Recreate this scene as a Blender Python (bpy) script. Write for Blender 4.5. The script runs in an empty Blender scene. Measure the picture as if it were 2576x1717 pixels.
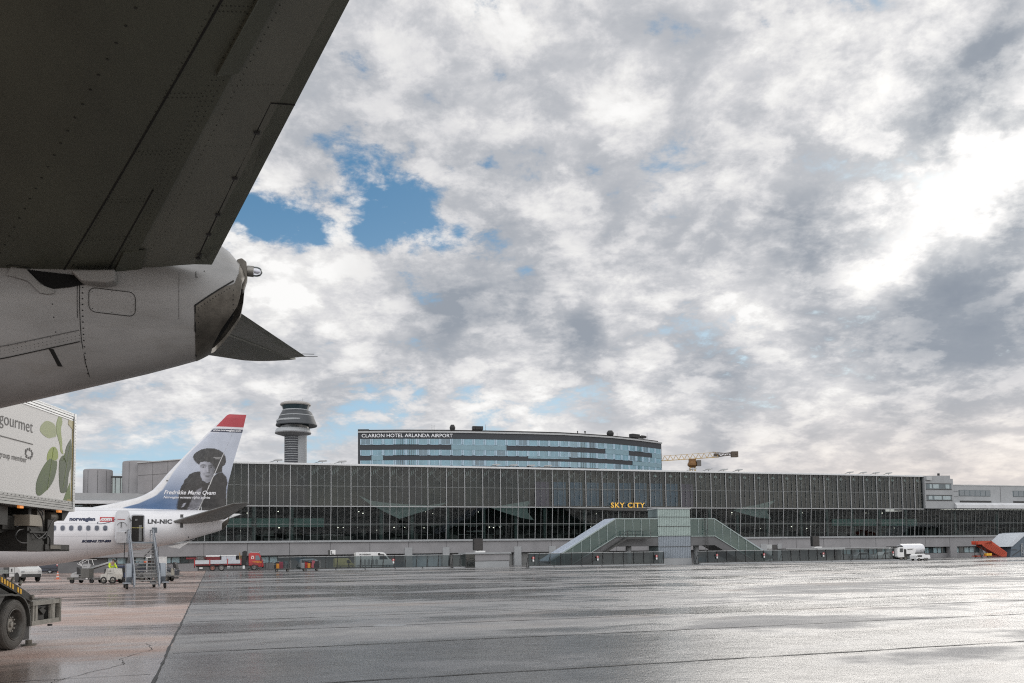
import bpy, bmesh, math, random
from mathutils import Vector, Matrix
random.seed(7)
R=math.radians
sc=bpy.context.scene
# ---------------------------------------------------------------- camera
cd=bpy.data.cameras.new('camera'); cam=bpy.data.objects.new('camera',cd); sc.collection.objects.link(cam)
cd.sensor_fit='HORIZONTAL'; cd.sensor_width=36; cd.lens=2200/2576*36
cd.shift_y=0.1488; cd.clip_start=.1; cd.clip_end=8000
_p=R(4.0593); _r=R(.8308)
_f=Vector((0,math.cos(_p),math.sin(_p))); _u=Vector((0,-math.sin(_p),math.cos(_p))); _x=Vector((1,0,0))
_R=_x*math.cos(_r)-_u*math.sin(_r); _U=_u*math.cos(_r)+_x*math.sin(_r)
cam.matrix_world=Matrix(((_R.x,_U.x,-_f.x,0),(_R.y,_U.y,-_f.y,0),(_R.z,_U.z,-_f.z,1.73),(0,0,0,1)))
sc.camera=cam
sc.view_settings.view_transform='Standard'; sc.view_settings.look='None'; sc.view_settings.exposure=0.22; sc.view_settings.gamma=1
sc.render.resolution_x=1024; sc.render.resolution_y=683
sc.cycles.max_bounces=8; sc.cycles.transparent_max_bounces=16; sc.cycles.glossy_bounces=4; sc.cycles.diffuse_bounces=3
sc.cycles.caustics_reflective=False; sc.cycles.caustics_refractive=False
sc.cycles.use_denoising=False; sc.cycles.pixel_filter_type='BLACKMAN_HARRIS'; sc.cycles.filter_width=1.15; sc.cycles.sample_clamp_indirect=6
SUN_AZ,SUN_EL=28.3,21.0     # degrees right of +Y, above the horizon
def dirv(az,el): return Vector((math.sin(R(az))*math.cos(R(el)),math.cos(R(az))*math.cos(R(el)),math.sin(R(el))))
# ---------------------------------------------------------------- sky
w=bpy.data.worlds.new("World"); sc.world=w; w.use_nodes=True
nt=w.node_tree; nt.nodes.clear(); N=nt.nodes; Lk=nt.links.new
def nd(t,**k):
    n=N.new(t)
    for a,b in k.items(): setattr(n,a,b)
    return n
def setin(sock,v):
    if isinstance(v,bpy.types.NodeSocket): Lk(v,sock)
    else: sock.default_value=v
def ma(op,a,b=0.0,c=None,clamp=False):
    n=nd('ShaderNodeMath',operation=op,use_clamp=clamp); setin(n.inputs[0],a); setin(n.inputs[1],b)
    if c is not None: setin(n.inputs[2],c)
    return n.outputs[0]
def vm(op,a,b=None,out=0):
    n=nd('ShaderNodeVectorMath',operation=op); setin(n.inputs[0],a)
    if b is not None: setin(n.inputs[1],b)
    return n.outputs[out]
def noise(v,scale,detail=8,rough=.55,dist=0.,dim='3D'):
    n=nd('ShaderNodeTexNoise',noise_dimensions=dim); setin(n.inputs['Vector'],v)
    n.inputs['Scale'].default_value=scale; n.inputs['Detail'].default_value=detail; n.inputs['Roughness'].default_value=rough; n.inputs['Distortion'].default_value=dist
    return n.outputs
def mr(x,a,b,c=0.,d=1.,smooth=True):
    n=nd('ShaderNodeMapRange'); n.interpolation_type='SMOOTHSTEP' if smooth else 'LINEAR'; setin(n.inputs[0],x)
    for i,v in enumerate((a,b,c,d)): setin(n.inputs[i+1],v)
    return n.outputs[0]
def mixc(f,a,b):
    n=nd('ShaderNodeMix',data_type='RGBA'); setin(n.inputs[0],f); setin(n.inputs[6],a); setin(n.inputs[7],b); return n.outputs[2]
D=nd('ShaderNodeTexCoord').outputs['Generated']
sep=nd('ShaderNodeSeparateXYZ'); Lk(D,sep.inputs[0]); DX,DY,DZ=sep.outputs
zz=ma('ADD',ma('ABSOLUTE',DZ),.30)
cmb=nd('ShaderNodeCombineXYZ'); Lk(ma('DIVIDE',DX,zz),cmb.inputs[0]); Lk(ma('DIVIDE',DY,zz),cmb.inputs[1]); cmb.inputs[2].default_value=3.7
P=cmb.outputs[0]
wn=noise(D,7.0,5,.6)[1]
warp=vm('NORMALIZE',vm('ADD',D,vm('MULTIPLY',vm('SUBTRACT',wn,(.5,.5,.5)),(.17,.17,.13))))
def blobs(lst):
    tot=None
    for az,el,rad,amp in lst:
        dt=vm('DOT_PRODUCT',warp,tuple(dirv(az,el)),out=1)
        g=ma('MULTIPLY',ma('EXPONENT',ma('MULTIPLY',ma('SUBTRACT',dt,1.),1/(1-math.cos(R(rad))))),amp)
        tot=g if tot is None else ma('ADD',tot,g)
    return tot
#BLOBS
CLEAR=[(-16.6,21.6,1.9,0.27),(-13.6,20.2,1.7,0.26),(-15.1,19.9,2.3,0.12),(-11.0,25.0,1.7,0.15),(-8.4,24.2,1.9,0.16),(-6.3,22.2,1.7,0.13),(-10.5,21.1,1.7,0.14),(-15.1,23.5,1.3,0.12),(-3.4,23.4,1.3,0.14),(-0.4,24.1,0.9,0.13),(-0.8,33.1,1.4,0.18),(-11.0,30.5,1.0,0.09),(-8.1,32.1,1.0,0.09),(-5.8,20.3,1.5,0.12),(-2.6,20.1,1.0,0.1),(9.9,22.3,1.0,0.09),(-18.5,18.7,1.3,0.1),(-8.5,8.8,2.7,0.15),(-2.2,9.1,2.5,0.15),(-12.0,7.2,2.3,0.15),(-24.3,7.6,3.8,0.14),(-18.4,8.4,2.7,0.12),(3.0,8.7,1.5,0.08),(-21.6,6.8,2.5,0.1),(27.3,12.0,4.2,-0.14),(29.3,27.8,3.5,-0.1),(17.6,25.9,4.2,-0.05),(14.8,17.1,2.5,-0.06),(18.8,13.8,2.3,-0.16),(27.1,15.6,2.3,-0.18),(8.3,23.1,1.9,-0.12),(13.6,31.4,2.9,-0.12),(-4.0,16.4,1.5,-0.1),(-16.6,21.1,1.5,0.14),(-17.1,22.9,1.3,0.1),(5.0,26.4,2.5,-0.14),(4.8,29.7,3.1,-0.08),(6.0,23.7,1.3,-0.05),(-10.0,23.0,3.1,0.1),(-7.4,22.6,2.5,0.08),(-13.6,22.3,2.5,0.08)]
DARK=[(-7.4,19.1,2.9,0.14),(-4.0,14.7,3.1,0.36),(-0.0,16.9,2.9,0.16),(4.2,14.1,2.5,0.36),(-10.0,17.8,2.9,0.1),(1.6,19.3,1.9,0.12),(17.3,19.2,1.9,0.34),(19.9,16.9,1.9,0.34),(13.4,11.6,2.3,0.3),(21.2,13.7,2.3,0.25),(26.4,15.3,2.3,0.34),(28.7,12.8,2.9,0.4),(24.7,12.3,2.5,0.4),(30.8,18.1,1.3,0.3),(30.2,13.9,2.5,0.2),(14.0,7.2,1.3,0.25),(27.9,25.5,2.7,0.28),(30.7,26.9,2.7,0.3),(31.3,23.4,1.9,0.22),(24.7,25.8,2.3,0.15),(5.9,21.1,2.1,0.1),(10.6,19.4,2.1,0.08),(26.6,6.3,2.1,0.15),(18.1,6.4,2.1,0.13),(-4.3,16.9,2.1,0.1)]
LIGHT=[(28.9,19.7,2.3,0.42),(26.2,21.7,2.1,0.26),(25.2,19.1,1.5,0.25),(29.5,16.6,0.8,0.1),(9.9,23.9,3.1,0.08),(25.4,17.7,2.3,0.15),(16.0,16.1,2.7,0.16),(5.8,17.7,2.9,0.06),(-2.0,28.1,5.0,0.05),(12.7,30.3,4.2,0.04),(-16.3,16.0,1.9,0.12),(-15.1,17.8,1.9,0.12),(10.8,10.0,3.3,0.1),(18.2,10.6,3.3,0.06),(1.7,10.6,2.7,0.05)]
n1=noise(P,1.9,12,.62,.3)[0]        # cloud body
n2=noise(P,7.6,9,.62,.25)[0]         # puffs
n3=noise(vm('ADD',P,(5.,9.,2.)),1.6,6,.58,.3)[0]  # broad shading of the undersides
n5=noise(P,19.,9,.68,.15)[0]          # fine dimples
# rounded puffs: cells of the broken deck, their edges torn by finer noise
vo=nd('ShaderNodeTexVoronoi',feature='SMOOTH_F1'); vo.inputs['Scale'].default_value=9.5; vo.inputs['Smoothness'].default_value=.55
Lk(vm('ADD',P,vm('MULTIPLY',noise(P,6.,6,.65)[1],(.22,.22,.0))),vo.inputs['Vector'])
puff=mr(vo.outputs['Distance'],.15,.62,1.,0.)
# cirrus-like streaks close to the horizon
cmb2=nd('ShaderNodeCombineXYZ'); Lk(ma('MULTIPLY',DX,1.0),cmb2.inputs[0]); Lk(DY,cmb2.inputs[1]); Lk(ma('MULTIPLY',DZ,7.),cmb2.inputs[2])
n4=noise(cmb2.outputs[0],4.6,9,.6,.3)[0]
low=mr(DZ,.05,.20,1.,0.)
dens=ma('ADD',ma('MULTIPLY',ma('SUBTRACT',n1,.5),.85),ma('ADD',ma('ADD',.5,ma('MULTIPLY',ma('SUBTRACT',n2,.5),.95)),ma('MULTIPLY',ma('SUBTRACT',n5,.5),.45)))
dens=ma('ADD',dens,ma('MULTIPLY',ma('SUBTRACT',puff,.5),.10))
dens=ma('ADD',ma('MULTIPLY',dens,ma('SUBTRACT',1.,low)),ma('MULTIPLY',n4,low))
dens=ma('SUBTRACT',ma('ADD',dens,.212),ma('MULTIPLY',blobs(CLEAR),1.2))
cov=mr(dens,.37,.60)
rel=ma('ADD',ma('MULTIPLY',n2,.36),ma('ADD',ma('MULTIPLY',n5,.40),ma('ADD',.05,ma('MULTIPLY',puff,.13))))
shade=ma('ADD',mr(ma('ADD',ma('MULTIPLY',n3,.62),ma('MULTIPLY',n2,.38)),.38,.62),ma('ADD',ma('MULTIPLY',mr(rel,.39,.60),.86),-.10))
shade=ma('ADD',ma('MULTIPLY',shade,ma('SUBTRACT',1.,ma('MULTIPLY',low,.45))),ma('MULTIPLY',low,.56))
# thick parts of the deck are darker underneath
shade=ma('SUBTRACT',ma('ADD',ma('MULTIPLY',shade,.44),.30),ma('MULTIPLY',blobs(DARK),ma('ADD',.6,ma('MULTIPLY',n2,1.3))))
shade=ma('ADD',shade,blobs(LIGHT))
ramp=nd('ShaderNodeValToRGB'); Lk(shade,ramp.inputs[0]); cr=ramp.color_ramp
cr.elements[0].position=0.; cr.elements[0].color=(.27,.30,.345,1)
cr.elements[1].position=1.; cr.elements[1].color=(.84,.835,.825,1)
e=cr.elements.new(.33); e.color=(.42,.435,.465,1)
e=cr.elements.new(.62); e.color=(.60,.60,.615,1)
e=cr.elements.new(.82); e.color=(.72,.715,.71,1)
cloud=ramp.outputs[0]
# warm tint low on the sun side
wm=ma('MULTIPLY',mr(DZ,.02,.2,1.,0.),mr(DX,-.05,.45))
cloud=mixc(ma('MULTIPLY',wm,.85),cloud,vm('MULTIPLY',cloud,(1.10,.99,.90)))
sky=nd('ShaderNodeTexSky',sky_type='NISHITA'); sky.sun_disc=False; sky.sun_elevation=R(SUN_EL); sky.sun_rotation=R(SUN_AZ); sky.air_density=1.; sky.dust_density=1.2; sky.ozone_density=1.5
skyc=vm('MULTIPLY',sky.outputs[0],(.075,.088,.095))
blue=mixc(mr(DZ,.03,.42),(.42,.60,.74,1),(.055,.185,.345,1))
skyc=mixc(.75,skyc,blue)
col=mixc(cov,skyc,cloud)
# the veiled sun burning through
sg=vm('DOT_PRODUCT',D,tuple(dirv(SUN_AZ,SUN_EL)),out=1)
glow=ma('MULTIPLY',ma('EXPONENT',ma('MULTIPLY',ma('SUBTRACT',sg,1.),150.)),ma('ADD',.1,ma('MULTIPLY',shade,.9)))
gc=nd('ShaderNodeCombineXYZ')
for i,k in enumerate((.50,.48,.43)): Lk(ma('MULTIPLY',glow,k),gc.inputs[i])
col=vm('ADD',col,gc.outputs[0])
# unseen sky behind the camera brightened as fill, like front-lit clouds
fb=nd('ShaderNodeCombineXYZ')
fk=mr(DY,.1,-.6,1.,2.2)
for i in range(3): Lk(fk,fb.inputs[i])
col=vm('MULTIPLY',col,fb.outputs[0])
col=mixc(mr(DZ,-.012,-.004),(.20,.19,.18,1),col)
bg=nd('ShaderNodeBackground'); Lk(col,bg.inputs[0]); bg.inputs[1].default_value=1.0
out=nd('ShaderNodeOutputWorld'); Lk(bg.outputs[0],out.inputs[0])
w.cycles.sampling_method='MANUAL'; w.cycles.sample_map_resolution=1024
# ---------------------------------------------------------------- sun
sl=bpy.data.lights.new('sun','SUN'); so=bpy.data.objects.new('sun',sl); sc.collection.objects.link(so)
sl.energy=.7; sl.angle=R(38); sl.color=(1.,.95,.88)
so.rotation_euler=dirv(SUN_AZ,SUN_EL).to_track_quat('Z','Y').to_euler(); so.location=(0,0,60)
# ================================================================ helpers
COL=sc.collection
MATS={}
def pm(name,col,rough=.5,metal=0.,var=.12,scale=2.,bump=0.,bscale=30.,streak=0.,coat=0.,spec=.5,col2=None,stretch=(1,1,1)):
    """principled material with noise-driven colour and roughness variation"""
    if name in MATS: return MATS[name]
    m=bpy.data.materials.new(name); m.use_nodes=True; t=m.node_tree; b=t.nodes['Principled BSDF']
    tc=t.nodes.new('ShaderNodeTexCoord'); mp=t.nodes.new('ShaderNodeMapping'); mp.inputs['Scale'].default_value=stretch
    t.links.new(tc.outputs['Object'],mp.inputs[0])
    n=t.nodes.new('ShaderNodeTexNoise'); n.inputs['Scale'].default_value=scale; n.inputs['Detail'].default_value=8; n.inputs['Roughness'].default_value=.62
    t.links.new(mp.outputs[0],n.inputs['Vector'])
    r=t.nodes.new('ShaderNodeMapRange'); r.inputs[1].default_value=.3; r.inputs[2].default_value=.7; t.links.new(n.outputs[0],r.inputs[0])
    mx=t.nodes.new('ShaderNodeMix'); mx.data_type='RGBA'; t.links.new(r.outputs[0],mx.inputs[0])
    c2=col2 if col2 else tuple(min(1,c*(1+var)) for c in col)
    c1=tuple(c*(1-var) for c in col)
    mx.inputs[6].default_value=(*c1,1); mx.inputs[7].default_value=(*c2,1)
    t.links.new(mx.outputs[2],b.inputs['Base Color'])
    r2=t.nodes.new('ShaderNodeMapRange'); r2.inputs[1].default_value=.3; r2.inputs[2].default_value=.7; r2.inputs[3].default_value=max(0,rough-.08); r2.inputs[4].default_value=min(1,rough+.1)
    t.links.new(n.outputs[0],r2.inputs[0]); t.links.new(r2.outputs[0],b.inputs['Roughness'])
    b.inputs['Metallic'].default_value=metal; b.inputs['Coat Weight'].default_value=coat; b.inputs['Specular IOR Level'].default_value=spec
    if bump:
        n2=t.nodes.new('ShaderNodeTexNoise'); n2.inputs['Scale'].default_value=bscale; n2.inputs['Detail'].default_value=5
        t.links.new(tc.outputs['Object'],n2.inputs['Vector'])
        bp=t.nodes.new('ShaderNodeBump'); bp.inputs['Strength'].default_value=bump; bp.inputs['Distance'].default_value=.02
        t.links.new(n2.outputs[0],bp.inputs['Height']); t.links.new(bp.outputs[0],b.inputs['Normal'])
    MATS[name]=m; return m
def glassm(name,tint=(.3,.34,.34),refl=.06,rough=.02,opaque=None,ior=1.45,mixf=.6):
    """window glass: transparent and tinted, mirror-like by Fresnel"""
    if name in MATS: return MATS[name]
    m=bpy.data.materials.new(name); m.use_nodes=True; t=m.node_tree; t.nodes.clear(); L=t.links.new
    o=t.nodes.new('ShaderNodeOutputMaterial'); tr=t.nodes.new('ShaderNodeBsdfTransparent'); g=t.nodes.new('ShaderNodeBsdfGlossy'); g.inputs['Roughness'].default_value=rough
    tr.inputs[0].default_value=(*tint,1); g.inputs[0].default_value=(.9,.95,.95,1)
    fr=t.nodes.new('ShaderNodeFresnel'); fr.inputs[0].default_value=ior
    ad=t.nodes.new('ShaderNodeMath'); ad.operation='ADD'; ad.inputs[1].default_value=refl; L(fr.outputs[0],ad.inputs[0])
    mx=t.nodes.new('ShaderNodeMixShader'); L(ad.outputs[0],mx.inputs[0]); L(tr.outputs[0],mx.inputs[1]); L(g.outputs[0],mx.inputs[2])
    # slight waviness so that no two panes mirror alike
    tc=t.nodes.new('ShaderNodeTexCoord'); n=t.nodes.new('ShaderNodeTexNoise'); n.inputs['Scale'].default_value=.6; n.inputs['Detail'].default_value=3; L(tc.outputs['Object'],n.inputs['Vector'])
    bp=t.nodes.new('ShaderNodeBump'); bp.inputs['Strength'].default_value=.25; bp.inputs['Distance'].default_value=.02; L(n.outputs[0],bp.inputs['Height']); L(bp.outputs[0],g.inputs['Normal'])
    if opaque:
        df=t.nodes.new('ShaderNodeBsdfDiffuse'); df.inputs[0].default_value=(*opaque,1)
        m2=t.nodes.new('ShaderNodeMixShader'); m2.inputs[0].default_value=mixf; L(tr.outputs[0],m2.inputs[1]); L(df.outputs[0],m2.inputs[2]); L(m2.outputs[0],mx.inputs[1])
    L(mx.outputs[0],o.inputs[0]); MATS[name]=m; return m
def emi(name,col,s):
    if name in MATS: return MATS[name]
    m=bpy.data.materials.new(name); m.use_nodes=True; b=m.node_tree.nodes['Principled BSDF']
    b.inputs['Base Color'].default_value=(*col,1); b.inputs['Emission Color'].default_value=(*col,1); b.inputs['Emission Strength'].default_value=s
    MATS[name]=m; return m
class MB:
    def __init__(s): s.v=[]; s.f=[]
    def add(s,vs,fs,M=None):
        o=len(s.v); s.v+=[tuple(M@Vector(v)) if M else tuple(v) for v in vs]; s.f+=[tuple(i+o for i in f) for f in fs]; return s
    def box(s,x0,x1,y0,y1,z0,z1,M=None):
        return s.add([(x0,y0,z0),(x1,y0,z0),(x1,y1,z0),(x0,y1,z0),(x0,y0,z1),(x1,y0,z1),(x1,y1,z1),(x0,y1,z1)],
            [(0,3,2,1),(4,5,6,7),(0,1,5,4),(1,2,6,5),(2,3,7,6),(3,0,4,7)],M)
    def prism(s,poly,ax,a,b,M=None):
        """polygon in the two other axes, extruded along ax from a to b"""
        n=len(poly)
        def P(p,t): return {'x':(t,p[0],p[1]),'y':(p[0],t,p[1]),'z':(p[0],p[1],t)}[ax]
        vs=[P(p,a) for p in poly]+[P(p,b) for p in poly]
        fs=[tuple(range(n))[::-1],tuple(range(n,2*n))]+[(i,(i+1)%n,n+(i+1)%n,n+i) for i in range(n)]
        return s.add(vs,fs,M)
    def bar(s,p,q,w,h=None,M=None):
        p=Vector(p);q=Vector(q);h=h or w;d=(q-p).normalized(); up=Vector((0,0,1)) if abs(d.z)<.95 else Vector((0,1,0))
        a=d.cross(up).normalized()*w/2; b=a.cross(d).normalized()*h/2
        vs=[p-a-b,p+a-b,p+a+b,p-a+b,q-a-b,q+a-b,q+a+b,q-a+b]
        return s.add([tuple(v) for v in vs],[(0,3,2,1),(4,5,6,7),(0,1,5,4),(1,2,6,5),(2,3,7,6),(3,0,4,7)],M)
    def tube(s,pts,r,n=8,M=None,closed=False):
        pts=[Vector(p) for p in pts]; rs=r if isinstance(r,(list,tuple)) else [r]*len(pts); rings=[]; k0=len(s.v); vs=[]
        prev=None
        for i,p in enumerate(pts):
            d=((pts[min(i+1,len(pts)-1)]-pts[max(i-1,0)]) or Vector((0,0,1))).normalized()
            if prev is None:
                up=Vector((0,0,1)) if abs(d.z)<.9 else Vector((1,0,0)); a=d.cross(up).normalized()
            else: a=(prev-d*prev.dot(d)).normalized()
            prev=a; b=d.cross(a)
            for j in range(n):
                t=2*math.pi*j/n; vs.append(tuple(p+(a*math.cos(t)+b*math.sin(t))*rs[i]))
        fs=[]
        for i in range(len(pts)-1):
            for j in range(n): fs.append((i*n+j,i*n+(j+1)%n,(i+1)*n+(j+1)%n,(i+1)*n+j))
        fs.append(tuple(range(n))[::-1]); fs.append(tuple((len(pts)-1)*n+j for j in range(n)))
        return s.add(vs,fs,M)
    def lathe(s,prof,c=(0,0,0),ax='z',n=24,M=None,sy=1.,caps=(1,1)):
        """profile of (radius, height) turned about an axis through c"""
        vs=[];fs=[]
        for r,h in prof:
            for j in range(n):
                t=2*math.pi*j/n; u,v=r*math.cos(t),r*math.sin(t)*sy
                vs.append({'z':(c[0]+u,c[1]+v,c[2]+h),'y':(c[0]+u,c[1]+h,c[2]+v),'x':(c[0]+h,c[1]+u,c[2]+v)}[ax])
        for i in range(len(prof)-1):
            for j in range(n): fs.append((i*n+j,i*n+(j+1)%n,(i+1)*n+(j+1)%n,(i+1)*n+j))
        if caps[0]: fs.append(tuple(range(n))[::-1])
        if caps[1]: fs.append(tuple((len(prof)-1)*n+j for j in range(n)))
        return s.add(vs,fs,M)
    def build(s,name,mat,parent=None,smooth=False,bevel=0.,label=None,fix=True,subd=0):
        me=bpy.data.meshes.new(name); me.from_pydata(s.v,[],s.f); me.validate(); 
        if fix:
            b=bmesh.new(); b.from_mesh(me); bmesh.ops.recalc_face_normals(b,faces=b.faces); b.to_mesh(me); b.free()
        me.materials.append(mat)
        if smooth:
            for p in me.polygons: p.use_smooth=True
            me.set_sharp_from_angle(angle=R(38))
        o=bpy.data.objects.new(name,me); COL.objects.link(o)
        if parent: o.parent=parent
        if bevel:
            md=o.modifiers.new('bevel','BEVEL'); md.width=bevel; md.segments=2; md.limit_method='ANGLE'
        if label: o['label']=label
        return o
def thing(name,label,cat,loc=(0,0,0),rz=0.,group=None,M=None):
    o=bpy.data.objects.new(name,None); COL.objects.link(o); o.empty_display_size=.5
    if M is not None: o.matrix_world=M
    else: o.location=loc; o.rotation_euler=(0,0,rz)
    o['label']=label; o['category']=cat
    if group: o['group']=group
    return o
def tag(o,label,cat,group=None,kind=None):
    if label: o['label']=label
    if cat: o['category']=cat
    if group: o['group']=group
    if kind: o['kind']=kind
    return o
def squash(root,kx):
    for o in root.children_recursive:
        if o.type!='MESH' or o.parent.name.startswith('wheel'): continue
        vs=o.data.vertices
        if o.name.startswith('wheel'):
            cx=sum(v.co.x for v in vs)/len(vs); dx=cx*(kx-1)
            for q in [o]+list(o.children):
                for v in q.data.vertices: v.co.x+=dx
        else:
            for v in vs: v.co.x*=kx
def copytree(o,label=None,loc=None,rz=None,parent=None):
    c=o.copy(); COL.objects.link(c)
    if parent is not None: c.parent=parent
    if label: c['label']=label
    if loc is not None: c.location=loc
    if rz is not None: c.rotation_euler=(0,0,rz)
    for ch in list(o.children): copytree(ch,parent=c)
    return c
def text(s,size,fn,mat,parent,name='lettering',shear=0.,xs=1.,bold=0.,space=1.,align='LEFT',sub=0):
    """lettering as real mesh; fn maps text (x,y) to a 3-D point"""
    cu=bpy.data.curves.new('t','FONT'); cu.body=s; cu.size=size; cu.shear=shear; cu.offset=bold; cu.space_character=space; cu.align_x=align; cu.resolution_u=3
    o=bpy.data.objects.new('t',cu); COL.objects.link(o)
    bpy.context.view_layer.update()
    me=bpy.data.meshes.new_from_object(o.evaluated_get(bpy.context.evaluated_depsgraph_get()))
    bpy.data.objects.remove(o); bpy.data.curves.remove(cu)
    if sub:
        b=bmesh.new(); b.from_mesh(me); bmesh.ops.triangulate(b,faces=b.faces); bmesh.ops.subdivide_edges(b,edges=[e for e in b.edges if e.calc_length()>size*.2],cuts=sub,use_grid_fill=True); b.to_mesh(me); b.free()
    for v in me.vertices: v.co=Vector(fn(v.co.x*xs,v.co.y))
    me.materials.clear(); me.materials.append(mat); me.name=name
    r=bpy.data.objects.new(name,me); COL.objects.link(r)
    if parent: r.parent=parent
    return r
def wheel(parent,x,y,z,r,w,out=-1,rimcol=None,name='wheel',rr=.58):
    """tyre turned about local y; the dished rim faces out (-1: towards -y)"""
    h=w/2; m=MB(); m.lathe([(r*.62,-h*.8),(r*.7,-h*.98),(r*.9,-h),(r*.98,-h*.82),(r,-h*.5),(r*.985,0),(r,h*.5),(r*.98,h*.82),(r*.9,h),(r*.7,h*.98),(r*.62,h*.8)],(x,y,z),'y',28,caps=(0,0))
    o=m.build(name,TYRE,parent,True)
    m=MB(); e=out
    m.lathe([(r*.64,e*h*.86),(r*.6,e*h*.9),(r*.56,e*h*.6),(r*.5,e*h*.25),(r*.3,e*h*.1),(r*.28,e*h*.45),(r*.24,e*h*.62),(r*.08,e*h*.66),(r*.07,e*h*.9),(.004,e*h*.92)],(x,y,z),'y',24,caps=(0,1))
    for k in range(8):
        a=k*math.pi/4; m.lathe([(r*.03,0),(r*.03,e*h*.2)],(x+r*.2*math.cos(a),y+e*h*.6,z+r*.2*math.sin(a)),'y',6)
    m.build('rim',rimcol or RIM,o,True)
    return o
def frameM(origin,ang): return Matrix.Translation(Vector(origin))@Matrix.Rotation(ang,4,'Z')
# the frame of the terminal front: x runs along the facade, y into the building
TA=R(19.); T0=Vector((-47.59,150.,0)); TM=frameM(T0,TA)
# ================================================================ materials
TYRE=pm('rubber',(.028,.028,.027),.75,var=.35,scale=6,bump=.2)
RIM=pm('dusty_steel_rim',(.20,.19,.17),.5,.4,var=.3,scale=5)
BLK=pm('black_paint',(.02,.02,.02),.5,var=.3)
DGREY=pm('dark_grey_steel',(.07,.07,.068),.55,.2,var=.3)
MGREY=pm('mid_grey_paint',(.17,.17,.165),.5,var=.2)
LGREY=pm('light_grey_paint',(.42,.43,.43),.45,var=.12)
WHITE=pm('white_paint',(.74,.74,.73),.4,var=.07,coat=.2)
ALU=pm('brushed_aluminium',(.50,.51,.52),.38,.75,var=.15)
RED=pm('red_paint',(.42,.022,.025),.35,var=.15,coat=.3)
ORANGE=pm('orange_paint',(.42,.055,.02),.45,var=.2)
YEL=pm('yellow_paint',(.75,.42,.03),.45,var=.2)
CONC=pm('fair_concrete',(.27,.265,.27),.85,var=.14,scale=.35,bump=.25,bscale=12)
CONC2=pm('light_concrete_panel',(.33,.34,.345),.8,var=.10,scale=.5,bump=.15,bscale=12)
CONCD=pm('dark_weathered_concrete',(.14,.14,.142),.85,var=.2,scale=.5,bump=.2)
GLASSF=glassm('dark_curtain_wall_glass',(.56,.63,.62),.0)
CLEARG=glassm('clear_glass',(.8,.85,.85),.02)
# ================================================================ ground
def ground_mat(name,c1,c2,rlo,rhi,grain,bumpd,warm):
    m=bpy.data.materials.new(name); m.use_nodes=True; t=m.node_tree; b=t.nodes['Principled BSDF']; L=t.links.new
    tc=t.nodes.new('ShaderNodeTexCoord').outputs['Object']
    def mp(sx,sy,rot=0.):
        q=t.nodes.new('ShaderNodeMapping'); q.inputs['Scale'].default_value=(sx,sy,1); q.inputs['Rotation'].default_value=(0,0,rot); L(tc,q.inputs[0]); return q.outputs[0]
    def no(v,s,d=8,r=.6,dist=0.):
        n=t.nodes.new('ShaderNodeTexNoise'); n.inputs['Scale'].default_value=s; n.inputs['Detail'].default_value=d; n.inputs['Roughness'].default_value=r; n.inputs['Distortion'].default_value=dist; L(v,n.inputs['Vector']); return n.outputs[0]
    def rg(x,a,bb,c=0.,d=1.):
        n=t.nodes.new('ShaderNodeMapRange'); n.interpolation_type='SMOOTHSTEP'; L(x,n.inputs[0])
        for i,v in enumerate((a,bb,c,d)): n.inputs[i+1].default_value=v
        return n.outputs[0]
    def mth(op,a,bb,clamp=False):
        n=t.nodes.new('ShaderNodeMath'); n.operation=op; n.use_clamp=clamp
        for i,v in enumerate((a,bb)):
            if isinstance(v,(int,float)): n.inputs[i].default_value=v
            else: L(v,n.inputs[i])
        return n.outputs[0]
    def mix(f,a,bb):
        n=t.nodes.new('ShaderNodeMix'); n.data_type='RGBA'; L(f,n.inputs[0])
        for i,v in ((6,a),(7,bb)):
            if isinstance(v,tuple): n.inputs[i].default_value=(*v,1)
            else: L(v,n.inputs[i])
        return n.outputs[2]
    big=no(mp(.035,.10,-.06),1.,9,.62,.4)       # wet and dry bands across the apron
    mid=no(mp(.16,.42,.05),1.,8,.6,.5)
    sml=no(mp(1.,1.),1.1,6,.6)
    gr=no(mp(1.,1.),grain,3,.7)
    gr2=no(mp(1.,1.),grain*.28,3,.7)
    wet=mth('ADD',mth('ADD',mth('MULTIPLY',big,.55),mth('MULTIPLY',mid,.35)),mth('MULTIPLY',sml,.10))
    wetm=rg(wet,.44,.56)
    base=mix(rg(mth('ADD',mth('MULTIPLY',mid,.6),mth('MULTIPLY',sml,.4)),.35,.65),c1,c2)
    base=mix(mth('MULTIPLY',rg(no(mp(.09,.2,.3),1.,5),.52,.68),.6),base,warm)
    dark=mix(rg(gr,.33,.67),(0.45,0.45,0.45),(1.5,1.5,1.5))
    mu=t.nodes.new('ShaderNodeMix'); mu.data_type='RGBA'; mu.blend_type='MULTIPLY'; mu.inputs[0].default_value=1.; L(base,mu.inputs[6]); L(dark,mu.inputs[7])
    wd=mix(wetm,(1.2,1.2,1.2),(.50,.50,.50))
    mu2=t.nodes.new('ShaderNodeMix'); mu2.data_type='RGBA'; mu2.blend_type='MULTIPLY'; mu2.inputs[0].default_value=1.; L(mu.outputs[2],mu2.inputs[6]); L(wd,mu2.inputs[7])
    L(mu2.outputs[2],b.inputs['Base Color'])
    L(rg(wet,.43,.55,rhi,rlo),b.inputs['Roughness'])
    b.inputs['IOR'].default_value=1.4
    h=mth('ADD',mth('ADD',mth('MULTIPLY',gr,.6),mth('MULTIPLY',gr2,.9)),mth('MULTIPLY',sml,3.))
    bp=t.nodes.new('ShaderNodeBump'); L(h,bp.inputs['Height']); bp.inputs['Distance'].default_value=bumpd; L(rg(wet,.42,.60,1.,.40),bp.inputs['Strength'])
    L(bp.outputs[0],b.inputs['Normal'])
    return m
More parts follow.
